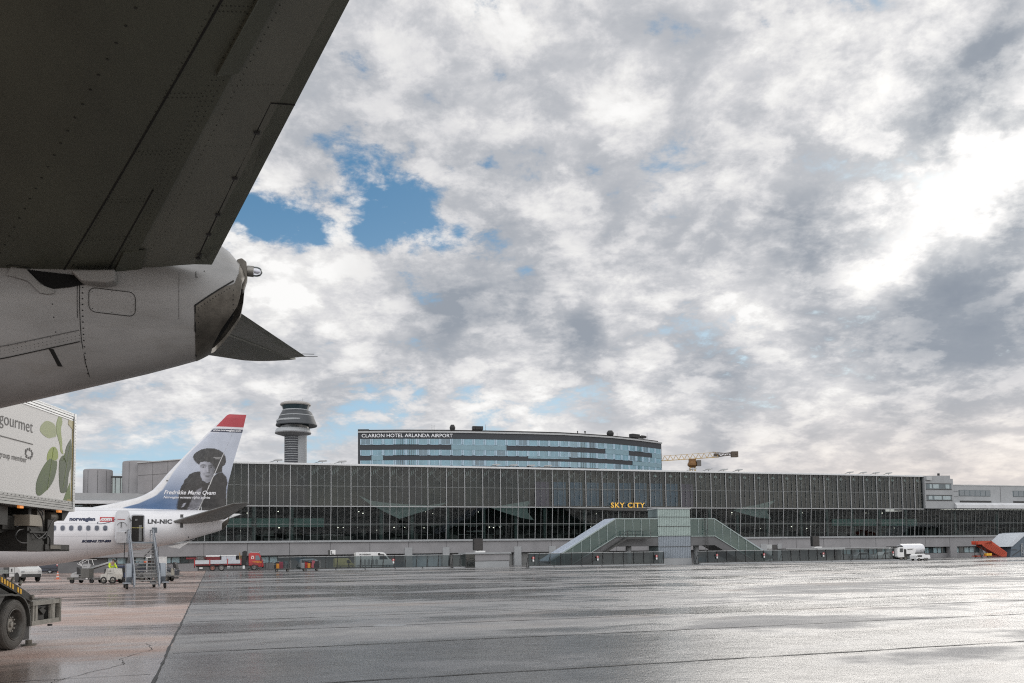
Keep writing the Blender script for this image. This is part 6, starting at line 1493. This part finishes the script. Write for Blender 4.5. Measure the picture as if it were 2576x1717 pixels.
# ================================================================ pickup, van, cone
CARG=pm('car_glass',(.03,.04,.045),.08); 
pk=vth('pickup_truck','white flatbed pickup lettered SFS, half hidden under the belly of the airliner','pickup',-46.1,82.0,-38)
PW=pm('pickup_white',(.62,.62,.60),.4,var=.08,coat=.3)
m=MB(); m.prism([(.0,.45),(.0,2.05),(1.35,2.08),(1.7,1.98),(2.35,1.38),(2.95,1.22),(3.15,.95),(3.15,.5),(2.75,.45)],'y',-.95,.95); cb=m.build('cab',PW,pk,bevel=.06)
m=MB(); m.prism([(.25,1.45),(.25,1.92),(1.25,1.95),(1.55,1.88),(2.02,1.44)],'y',-.965,.965); m.build('side_window',CARG,cb)
m=MB(); m.prism([(1.72,1.93),(2.32,1.40),(2.35,1.42),(1.75,1.97)],'y',-.8,.8); m.build('windscreen',CARG,cb)
m=MB(); m.lathe([(.48,-.0),(.48,.04)],(2.25,-.99,.40),'y',24); m.build('wheel_arch',BLK,cb)
text('SFS',.40,lambda x,y:(.55+x,-.965,1.42-.48+y),BLKL,cb,xs=.8,bold=.015)
m=MB(); m.box(1.55,1.58,-.965,-.95,.6,1.9); m.box(.1,2.6,-.965,-.95,.80,.83); m.build('door_seam',DGREY,cb)
m=MB(); m.box(3.1,3.22,-.85,.85,.42,.72); m.build('bumper',DGREY,pk); m=MB(); m.box(3.05,3.17,-.9,-.6,.85,1.02); m.box(3.05,3.17,.6,.9,.85,1.02); m.build('headlight',LGREY,pk)
m=MB(); m.box(-3.3,-.1,-.98,.98,.78,1.0); m.box(-3.3,-.1,-.98,-.95,.98,1.12); m.build('flatbed',pm('flatbed_grey_green',(.22,.24,.22),.5,var=.2),pk)
m=MB(); m.box(-1.2,-.1,-.9,.9,1.02,1.75); m.box(-2.4,-1.5,-.7,.5,1.0,1.5); m.build('load',DGREY,pk)
m=MB(); m.box(-3.2,2.6,-.5,.5,.45,.78); m.build('chassis',BLK,pk)
for x,y in ((2.25,-.86),(2.25,.86),(-1.75,-.86),(-1.75,.86)): wheel(pk,x,y,.37,.37,.24,-1 if y<0 else 1,DGREY)
squash(pk,.76); squash(tg,.68); squash(bl,.92); squash(cg,.66)
bv=vth('van','dark navy delivery van parked beyond the pickup, red tail light to the right','van',*((TM@Vector((-27.2,1.6,0))).xy),19)
NV=pm('navy_van_paint',(.022,.030,.050),.3,var=.15,coat=.5)
m=MB(); m.prism([(-.1,.35),(0,2.0),(-.25,2.3),(-4.2,2.32),(-5.0,1.45),(-5.75,1.2),(-5.9,.4)],'y',-.95,.95); bo=m.build('body',NV,bv,bevel=.08)
m=MB(); m.prism([(-3.4,1.4),(-3.4,2.0),(-4.2,2.02),(-4.75,1.42)],'y',-.965,.965); m.build('cab_window',CARG,bo)
m=MB(); m.box(-.25,-.0,-.97,-.75,1.15,1.75); m.build('tail_light',pm('red_lens',(.6,.03,.04),.25),bo); m=MB(); m.box(-.24,-.0,-.975,-.75,1.3,1.45); m.build('reverse_light',WHITE,bo)
text('SAS',.26,lambda x,y:(-3.4+x,-.97,1.45+y-.1),pm('white_lettering',(.62,.65,.65),.5),bo,shear=.3,bold=.01)
text('service',.16,lambda x,y:(-.95+x,-.97,1.62+y),pm('white_lettering',(.62,.65,.65),.5),bo)
m=MB(); m.box(-5.7,-.1,-.965,-.94,.75,.82); m.build('side_moulding',BLK,bo)
for x,y in ((-1.2,-.85),(-1.2,.85),(-4.7,-.85),(-4.7,.85)): wheel(bv,x,y,.35,.35,.22,-1 if y<0 else 1,ALU)
cn=vth('traffic_cone','orange and white traffic cone standing on the reddish slabs behind the catering truck','cone',-46.9,90.4,0)
m=MB(); m.box(-.24,.24,-.24,.24,0,.04); m.lathe([(.17,.04),(.035,.80),(.02,.82)],n=20); m.build('cone_body',pm('cone_orange',(.52,.13,.06),.6,var=.3,scale=5),cn,True)
m=MB(); m.lathe([(.142,.22),(.115,.36)],n=20); m.lathe([(.088,.52),(.062,.66)],n=20); m.build('reflective_sleeve',pm('cone_white',(.60,.58,.56),.5,var=.2),cn,True)
# ================================================================ red crane lorry, at the terminal
def TL(u,y): return TM@Vector((u,y,0))
def tth(name,label,cat,u,y,group=None,deg=0): p=TL(u,y); return thing(name,label,cat,p,TA+R(deg),group)
rt=tth('crane_lorry','red three-axle flatbed lorry with a folded crane and pale sheeted loads','lorry',-6.4,-8.9)
DR=pm('dark_red_steel',(.16,.018,.022),.5,var=.3)
m=MB(); m.box(.1,7.2,.1,2.3,.92,1.12); m.build('bed',DR,rt); m=MB(); m.box(.3,10.2,.6,.75,.65,.92); m.box(.3,10.2,1.7,1.85,.65,.92); m.build('chassis',BLK,rt)
for a,b in ((.15,2.3),(2.45,5.0),(5.15,7.05)): m=MB(); m.box(a,b,.04,.10,1.14,1.76); m.build('drop_side',pm('pale_drop_side',(.50,.52,.55),.4,.2,var=.1),rt,bevel=.02)
for a in (0.03,2.32,5.02,7.07): m=MB(); m.box(a,a+.12,.0,.12,.9,1.95); m.build('stake_post',RED,rt)
m=MB(); m.box(.0,.12,.1,2.3,.55,1.3); m.build('tail_board',DR,rt)
m=MB(); m.prism([(1.75,2.52),(3.95,2.55),(4.0,2.35),(3.7,2.28),(1.75,2.30)],'y',.3,2.0); m.build('white_bundle',WHITE,rt,bevel=.04)
m=MB(); m.box(1.9,3.9,.3,2.0,1.15,2.24); m.bar((-1.2,.9,2.08),(1.6,.9,2.1),.3,.26); m.bar((1.7,.7,2.1),(4.0,.7,1.95),.3,.34); m.build('red_beam_load',DR,rt)
m=MB(); m.box(4.15,6.35,.25,2.1,1.15,2.38); m.build('pale_crate',pm('pale_grey_sheet',(.50,.52,.56),.5,var=.08),rt); m=MB(); m.box(4.08,6.42,.2,2.15,2.38,2.54); m.build('crate_lid',WHITE,rt)
m=MB()
for x in (4.9,5.6): m.box(x,x+.03,.24,.25,1.15,2.38)
m.build('crate_seam',MGREY,rt)
m=MB()
for a,b in (((.4,.3,1.15),(.4,.3,2.55)),((1.5,.3,1.15),(1.5,.3,2.55)),((.4,.3,2.55),(1.5,.3,2.55)),((.4,.3,1.9),(1.5,.3,1.9)),((.5,.3,1.9),(1.4,.3,2.5))): m.bar(a,b,.07)
m.box(.5,1.4,.4,1.4,1.9,2.3); m.build('metal_cage',MGREY,rt)
m=MB(); m.box(7.35,7.95,.5,1.9,.9,2.2); m.bar((7.6,1.,1.0),(7.62,1.,3.05),.5,.45); m.bar((7.9,.8,1.4),(8.0,.8,3.1),.22,.2); m.bar((7.45,1.,2.9),(7.9,1.,3.12),.25,.3); m.build('folded_crane',BLK,rt)
m=MB(); m.tube([(6.95,.5,1.0),(6.95,.5,2.9)],.09); m.tube([(7.15,.4,1.4),(7.15,.4,2.5)],.07); m.build('crane_ram',pm('wood_tan_post',(.30,.20,.10),.6),rt)
cabp=[(8.35,.75),(8.35,2.72),(8.75,2.86),(9.9,2.82),(10.15,2.55),(10.45,1.75),(10.62,1.5),(10.68,.55),(9.9,.5),(9.8,.75)]
m=MB(); m.prism(cabp,'y',.02,2.38); cb=m.build('cab',RED,rt,bevel=.07)
m=MB(); m.prism([(9.38,1.65),(9.38,2.4),(9.85,2.42),(10.1,1.95),(10.12,1.65)],'y',.0,2.4); m.build('side_window',pm('cab_window',(.12,.17,.20),.1),cb)
m=MB(); m.prism([(10.02,2.72),(10.47,1.78),(10.50,1.80),(10.06,2.76)],'y',.2,2.2); m.build('windscreen',CARG,cb)
m=MB()
for a,b in (((8.9,1.42),(9.6,1.40)),((9.6,1.40),(10.3,1.25)),((9.1,1.36),(9.9,1.25)),((9.5,1.5),(10.35,1.42)),((10.35,1.42),(10.3,1.2))): m.bar((a[0],.0,a[1]),(b[0],.0,b[1]),.02,.045)
m.build('gold_striping',YEL,cb)
m=MB(); m.prism([(8.7,1.85),(9.15,1.85),(9.18,2.15),(9.05,2.42),(8.95,2.32),(8.82,2.42),(8.72,2.15)],'y',-.012,.02); m.build('emblem',pm('pale_emblem',(.70,.62,.58),.5),cb); m=MB(); m.lathe([(.1,-.02),(.1,0)],(8.95,0,2.08),'y',10); m.box(8.9,9.0,-.02,0,1.9,2.2); m.build('emblem_mark',RED,cb)
m=MB(); m.box(8.6,10.0,.3,2.1,2.86,2.94); 
for x in (8.7,10.1): m.lathe([(.07,2.94),(.09,3.02),(.04,3.1)],(x,.6,0),n=8)
m.build('roof_bar',LGREY,cb)
m=MB(); m.box(10.2,10.32,-.2,.0,1.5,2.2); m.build('mirror',BLK,cb)
for i,(x,y) in enumerate(((2.8,.16),(2.8,2.2),(4.15,.16),(4.15,2.2),(9.2,.16),(9.2,2.2))): wheel(rt,x,y,.5,.5,.3,-1 if y<1 else 1,pm('grey_truck_rim',(.30,.28,.27),.5,.3) if i!=0 else pm('reddish_rim',(.33,.16,.13),.5,.3))
for x in (2.8,4.15):
    m=MB(); pp=[(x+.62*math.cos(R(t)),.5+.62*math.sin(R(t))) for t in range(10,171,16)]; m.prism(pp+[(p[0]-(p[0]-x)*.06,.5+(p[1]-.5)*.94) for p in pp[::-1]],'y',.0,.5); m.build('mudguard',BLK,rt)
m=MB(); 
for a in (5.55,6.1,6.55,6.95): m.box(a,a+.36,.05,.5,.35,.75)
m.build('tool_box',MGREY,rt); m=MB(); m.tube([(5.0,.1,.72),(5.5,.1,.72)],.05); m.tube([(5.0,.1,.45),(5.5,.1,.45)],.05); m.box(7.4,7.75,.05,.4,.3,.8); m.build('side_guard',WHITE,rt)
m=MB(); m.box(.8,1.3,.0,.1,.42,.62); m.build('number_plate',WHITE,rt)
m=MB(); m.box(10.55,10.75,.1,2.3,.35,.75); m.build('bumper',BLK,rt)
# empty dolly cart parked in front of its cab
dy=tth('luggage_dolly','empty dark mesh luggage dolly parked in front of the red cab','dolly',1.6,-11.5)
m=MB()
for z in (.55,.72,.88,1.04,1.18): m.bar((0,0,z),(2.0,0,z),.03); m.bar((0,1.3,z),(2.0,1.3,z),.03)
for k in range(11): m.bar((k*.2,0,.42),(k*.2,0,1.2),.025)
m.build('mesh_side',DGREY,dy); m=MB(); m.box(-.1,2.15,0,1.3,.34,.42); m.bar((2.1,.6,.38),(2.75,.6,.36),.06); m.build('deck',DGREY,dy)
for x in (.3,1.8):
    for y in (.1,1.2): wheel(dy,x,y,.17,.17,.1,-1 if y<1 else 1)
# fence stub, small box and post beyond the lorry
gb_=tth('utility_cabinet','grey utility cabinet with a railing just right of the red cab','cabinet',4.6,-8.6)
m=MB(); m.box(0,1.2,0,.8,.05,1.18); m.build('cabinet',CONCD,gb_,bevel=.03); m=MB(); m.box(-.05,1.25,-.05,.85,1.18,1.24); m.bar((-.9,-.3,.1),(-.5,-.3,1.4),.05); m.bar((-.5,-.3,1.4),(.1,-.3,1.4),.05); m.bar((.35,-.3,.1),(.45,-.3,1.2),.05); m.build('railing',DGREY,gb_)
po=tth('marker_post','thin pale marker post with a small white plate left of the red lorry','post',-9.2,-10.3)
m=MB(); m.tube([(0,0,0),(0,0,1.2)],.05); m.build('post',LGREY,po); m=MB(); m.box(-.14,.14,-.06,-.03,1.1,1.4); m.build('plate',WHITE,po)
ws=tth('wall_sign','small white pictogram sign on a bracket above the smoked fence','sign',12.9,-25.5)
m=MB(); m.box(0,.75,0,.06,2.3,3.0); m.build('plate',WHITE,ws); m=MB(); m.bar((.15,-.01,2.4),(.15,-.01,2.85),.09); m.bar((.15,-.01,2.4),(.55,-.01,2.4),.09); m.build('pictogram',BLK,ws); m=MB(); m.box(-.35,0,0,.1,2.3,3.0); m.bar((-.2,.05,0),(-.2,.05,2.3),.07); m.build('bracket',DGREY,ws)
# ================================================================ baggage carts with suitcases
BAGC={'black':(.018,.018,.02),'maroon':(.16,.02,.04),'orange':(.50,.20,.015),'red':(.42,.03,.03),'grey':(.22,.23,.24),'navy':(.03,.04,.09),'teal':(.05,.14,.15),'pink':(.30,.07,.09)}
def bag(label,col,u,y,z,w_,h,d=.3,tilt=0.):
    K=.889; u=-3.8+(u+3.8)*K; z=.02+z*K; w_*=K*1.3; h*=K*1.08; y=y-15.3 if u<5.6 else y-10.2
    root=thing('suitcase',label,'suitcase',TM@Vector((u,y,z)),TA,'suitcases heaped on the baggage carts'); root.rotation_euler=(0,R(tilt),TA)
    m=MB(); m.box(-w_/2,w_/2,-d/2,d/2,0,h); m.build('shell',pm('suitcase_'+col,BAGC[col],.5,var=.25,scale=6),root,bevel=.05)
    m=MB(); m.tube([(-w_*.22,0,h),(-w_*.2,0,h+.06),(w_*.2,0,h+.06),(w_*.22,0,h)],.012,5); m.build('handle',BLK if col!='black' else LGREY,root); return root
def bcart(label,u,y,W_):
    K=.889; u=-3.8+(u+3.8)*K; W_*=K; y=y-15.3 if u<6 else y-10.2
    t=tth('baggage_cart',label,'baggage cart',u,y,'baggage carts in front of the smoked fence')
    m=MB(); m.box(0,W_,0,1.4,.34,.44); m.bar((W_,.7,.38),(W_+.9,.7,.34),.07); m.build('deck',DGREY,t)
    m=MB()
    for x in (.03,W_-.03):
        m.bar((x,.05,.4),(x,.05,1.5),.05); m.bar((x,1.35,.4),(x,1.35,1.5),.05); m.bar((x,.05,1.5),(x,1.35,1.5),.05); m.bar((x,.05,.9),(x,1.35,.9),.04)
    m.build('end_rail',MGREY,t)
    for x in (.45,W_-.45):
        for yy in (.1,1.3): wheel(t,x,yy,.17,.17,.1,-1 if yy<1 else 1)
bcart('loaded baggage cart nearest the red lorry, a yellow-orange case at its left',5.5,-14.2,2.75)
bcart('loaded baggage cart further right, with a pink case leaning on top',9.8,-19.6,3.0)
for a in [('black holdall behind the orange case on the left cart','black',6.5,-13.1,.5,.7,.9),('black case leaning beside the maroon one on the left cart','black',7.0,-13.8,.44,.4,.8),('small black case at the left end of the left cart','black',5.75,-13.5,.44,.35,.62),('upright orange case on the left cart','orange',6.22,-13.7,.44,.36,.74),('maroon case with pale straps behind the orange one','maroon',6.75,-13.4,.44,.5,1.0),
  ('black case topping the pile on the left cart','black',6.25,-13.3,1.12,.6,.38),('wide black case in the middle of the left cart','black',7.3,-13.6,.44,.6,.7),('navy bag on top at the right of the left cart','navy',7.45,-13.5,1.14,.7,.34),('tall grey case at the right end of the left cart','grey',8.0,-13.7,.44,.32,.9),
  ('dark teal case lying tilted on top of the left cart','teal',7.95,-13.4,1.36,.5,.22)]: bag(*a,tilt=-8 if 'tilted' in a[0] else 0)
for a in [('rounded grey hard case at the left of the right cart','grey',10.1,-18.9,.44,.45,.8),('red case squeezed behind the orange one on the right cart','red',10.7,-18.7,.44,.4,1.0),('upright orange case on the right cart','orange',11.05,-19.1,.44,.34,.72),
  ('black case beside the orange one on the right cart','black',10.72,-19.0,1.3+.14,.4,.1),('tall red and pink case leaning on the right cart','pink',11.6,-19.0,.46,.36,1.1),('black trunk between the orange and pink cases on the right cart','black',11.3,-18.6,.44,.7,.95),('big black case at the right end of the right cart','black',12.2,-19.0,.44,.7,.75),('black bag on top at the right end of the right cart','black',12.25,-18.9,1.19,.6,.35),('grey bag behind at the far right of the right cart','grey',12.55,-18.6,.44,.3,1.0)]: bag(*a,tilt=10 if 'leaning' in a[0] else 0)
# ================================================================ vehicles behind the fences
def van(label,name,cat,u,y,L,H,paint,nose=1,txt=None,txt2=None,box=False):
    t=tth(name,label,cat,u,y)
    f=lambda P: [(x if nose>0 else L-x,z) for x,z in P]
    m=MB(); m.prism(f([(0,.35),(0,H-.12),(.1,H),(L*.66,H),(L*.74,H-.12),(L*.86,1.35*H/2.3),(L*.97,1.1*H/2.3),(L,.8),(L,.35)]),'y',0,1.9); b=m.build('body',paint,t,bevel=.06)
    m=MB(); m.prism(f([(L*.60,1.3*H/2.3),(L*.60,H-.3),(L*.71,H-.3),(L*.82,1.32*H/2.3)]),'y',-.012,1.912); m.build('cab_window',CARG,b)
    m=MB(); m.box(.1,L-.1,-.01,.0,.5,.62); m.build('side_moulding',DGREY,b)
    for x in (L*.2,L*.82) if nose>0 else (L*.18,L*.8): wheel(t,x,.1,.34,.34,.22,-1); wheel(t,x,1.8,.34,.34,.22,1)
    return t,b
t,b=van('white delivery van behind the smoked fence, left of the ticket hut','van','van',17.3,-21.5,6.1,2.62,WHITE)
text('OLEVERERAD',.30,lambda x,y:(.5+x,-.012,2.18+y),BLKL,b,bold=.01); m=MB(); m.lathe([(.2,-.014),(.2,0)],(3.6,0,2.3),'y',16); m.build('round_logo',BLK,b)
m=MB(); 
for x in (.6,1.2,1.8,2.4,3.0): m.prism([(x,.7),(x+.4,.7),(x+.4,1.4),(x+.2,1.6),(x,1.4)],'y',-.012,0)
m.build('printed_figures',pm('grey_print',(.30,.30,.30),.5),b)
t,b=van('small yellow van seen through the smoked fence','van','van',14.3,-20.0,1.9*1.6,1.75,pm('van_yellow',(.55,.48,.20),.4,var=.15))
sv=tth('minibus','silver minibus seen through the smoked fence between the baggage carts','minibus',8.9,-21.5)
m=MB(); m.prism([(0,.4),(0,1.5),(.15,1.72),(2.1,1.75),(2.6,1.5),(2.75,1.0),(2.75,.4)],'y',0,1.8); b=m.build('body',pm('silver_paint',(.45,.48,.52),.35,.4),sv,bevel=.08); m=MB(); m.prism([(.3,1.05),(.3,1.5),(2.0,1.52),(2.35,1.05)],'y',-.012,1.81); m.build('side_window',CARG,b)
for x in (.6,2.1): wheel(sv,x,.1,.3,.3,.2,-1)
def car(label,u,y,paint):
    t=tth('car',label,'car',u,y,None); m=MB(); m.prism([(0,.35),(0,.95),(.6,1.05),(1.3,1.5),(2.7,1.52),(3.5,1.08),(4.2,.9),(4.25,.35)],'y',0,1.75); b=m.build('body',paint,t,bevel=.09)
    m=MB(); m.prism([(.85,1.05),(1.4,1.42),(2.6,1.44),(3.25,1.06)],'y',-.012,1.76); m.build('side_window',CARG,b)
    for x in (.8,3.4): wheel(t,x,.1,.31,.31,.2,-1); wheel(t,x,1.65,.31,.31,.2,1)
car('pale grey car behind the right end of the blast fence, further from the tanker',104.4,-29.5,pm('pale_car_paint',(.40,.41,.42),.3,.2))
car('white car behind the right end of the blast fence, nearer the tanker',108.3,-31.3,pm('white_car_paint',(.62,.63,.64),.3))
# ================================================================ tanker and tug at the right end of the fence
tk=tth('fuel_tanker','white tanker lorry parked at the right end of the smoked fence','tanker',106.7,-37.5)
m=MB(); m.lathe([(.3,1.75),(.72,1.62),(.86,1.5),(.88,1.9),(.90,6.0),(.82,6.25),(.55,6.42),(.02,6.45)],(0,1.2,1.95),'x',32,sy=1.); tnk=m.build('tank',pm('tank_white',(.72,.73,.75),.25,var=.05,coat=.4),tk,True)
m=MB(); m.prism([(1.95,1.1),(3.9,1.1),(4.3,1.9),(3.6,2.1),(1.95,2.0)],'y',.25,.34); m.build('side_apron',WHITE,tk); text('NORDIC',.30,lambda x,y:(2.35+x,.24,1.75+y),BLKL,tk,bold=.01)
m=MB(); m.lathe([(.16,6.30),(.17,6.44)],(0,.9,2.3),'x',12); m.build('round_valve_cover',DGREY,tk)
m=MB(); m.prism([(-.05,.7),(.05,2.05),(.35,2.25),(1.35,2.25),(1.4,.55),(.2,.5)],'y',0,2.2); cb=m.build('cab',WHITE,tk,bevel=.06); m=MB(); m.prism([(.45,1.4),(.5,2.05),(1.15,2.05),(1.15,1.4)],'y',-.012,2.21); m.prism([(.02,1.35),(.12,2.02),(.14,2.0),(.05,1.33)],'y',.2,2.0); m.build('cab_window',CARG,cb)
m=MB(); m.box(-.6,1.4,.2,2.0,2.3,2.42); m.build('roof_spoiler',BLK,cb)
m=MB(); m.box(.3,6.4,.5,1.9,.7,1.0); m.box(1.5,1.95,.1,.5,.6,1.9); m.build('chassis',BLK,tk)
for x in (.75,1.65,5.2): wheel(tk,x,.15,.42,.42,.26,-1); wheel(tk,x,2.1,.42,.42,.26,1)
tu=tth('open_tug','small white open tug with a railing parked beside the tanker','tug',103.9,-44.5)
m=MB(); m.prism([(0,.3),(0,.85),(.35,1.1),(1.7,1.12),(2.0,.95),(2.9,.9),(2.95,.3)],'y',0,1.4); m.build('body',WHITE,tu,bevel=.05)
m=MB(); m.box(.3,1.2,-.01,.0,.6,.9); m.box(.1,.2,-.01,0,.5,.8); m.build('dark_panel',DGREY,tu)
m=MB()
for x in (1.1,1.7,2.3,2.8): m.bar((x,.05,1.0),(x,.05,1.75),.05)
m.bar((1.1,.05,1.75),(2.8,.05,1.75),.05); m.bar((1.1,.05,1.4),(2.8,.05,1.4),.05); m.build('railing',DGREY,tu)
for x in (.6,1.75,2.2): wheel(tu,x,.05,.24,.24,.16,-1); wheel(tu,x,1.35,.24,.24,.16,1)
# ================================================================ orange stairs and blue-grey stairs at the right
og=tth('towable_stairs','orange towable aircraft stairs sloping down to the right beside the blue-grey stair hall','stairs',145.9,-17.5)
m=MB(); m.box(0,3.8,0,1.6,2.68,2.78); m.box(.0,3.7,-.03,.0,2.72,3.42); m.box(0,3.7,1.6,1.63,2.72,3.42); m.build('platform',ORANGE,og)
m=MB(); m.prism([(1.0,2.70),(3.75,3.35),(7.75,.95),(7.5,.1),(6.0,.12),(1.3,2.35)],'y',-.03,.0); m.build('side_plate',ORANGE,og); m=MB(); m.prism([(1.0,2.70),(3.75,3.35),(7.75,.95),(7.5,.1),(6.0,.12),(1.3,2.35)],'y',1.6,1.63); m.build('side_plate',ORANGE,og)
m=MB()
for k in range(5): z=.12+k*.13; m.bar((1.6+k*.25,-.05,2.38+z*1.2),(6.3+k*.28,-.05,.0+z*1.5),.05,.06)
m.build('ribbing',pm('dark_orange_rib',(.36,.05,.02),.5),og)
for k in range(12): t=k/12; m=MB(); m.box(1.9+t*5.2,2.3+t*5.2,0,1.6,2.45-t*2.25,2.5-t*2.25); m.build('step',DGREY,og)
m=MB(); m.bar((-.8,.3,2.62),(1.2,.3,2.62),.08); 
for a,b in (((1.3,.2,2.4),(.7,.2,.4)),((.8,.2,2.4),(1.8,.2,.4)),((.9,1.4,2.4),(.4,1.4,.4)),((2.0,.2,2.1),(2.3,.2,.4)),((1.5,.2,2.3),(2.7,.2,.5)),((3.0,.2,1.5),(5,.2,.5))): m.bar(a,b,.07)
m.build('strut',BLK,og); m=MB(); m.box(-.1,3.0,0,1.6,.22,.4); m.bar((2.8,.3,.3),(7.3,.3,.2),.12); m.build('base_frame',ORANGE,og)
m=MB(); m.box(2.1,3.5,-.1,.7,.35,.85); m.build('engine_cover',YEL,og,bevel=.04)
m=MB(); 
for x in (.2,.9,1.7,2.5,3.4): m.bar((x,.0,3.4),(x,.0,3.62),.05)
m.bar((-.5,.2,2.6),(-.3,.2,3.5),.04); m.build('handrail',DGREY,og)
for x in (.9,2.6): wheel(og,x,.0,.28,.28,.18,-1); wheel(og,x,1.6,.28,.28,.18,1)
bs=tth('stair_hall','blue-grey enclosed stair with a pale sloping roof at the right edge','stair hall',153.4,-17.5)
m=MB(); m.prism([(1.0,0),(1.5,2.1),(5.4,4.7),(14,4.75),(14,0)],'y',0,5); m.build('wall',pm('blue_grey_cladding',(.10,.13,.16),.45,.2,var=.2),bs)
m=MB(); m.prism([(.05,2.15),(1.5,2.2),(5.6,4.85),(5.6,5.05),(4.2,5.0)],'y',-.3,5.3); m.box(5.0,14,-.3,5.3,4.85,5.15); m.build('roof',pm('pale_roof_sheet',(.52,.56,.60),.35,.2),bs)
m=MB(); 
for x in (4.1,4.55): m.bar((x,-.15,.1),(x,-.15,2.8),.07)
for k in range(9): m.bar((4.1,-.15,.3+k*.3),(4.55,-.15,.3+k*.3),.06)
m.build('ladder',LGREY,bs); m=MB(); m.bar((1.5,-.05,.2),(8,-.05,3.3),.10); m.bar((1.5,-.05,1.5),(3.0,-.05,1.5),.12,.1); m.build('brace',DGREY,bs)
m=MB(); m.box(4.9,7,-.8,-.1,.1,.8); m.build('blue_box',pm('bright_blue_box',(.03,.12,.30),.4),bs,bevel=.03)
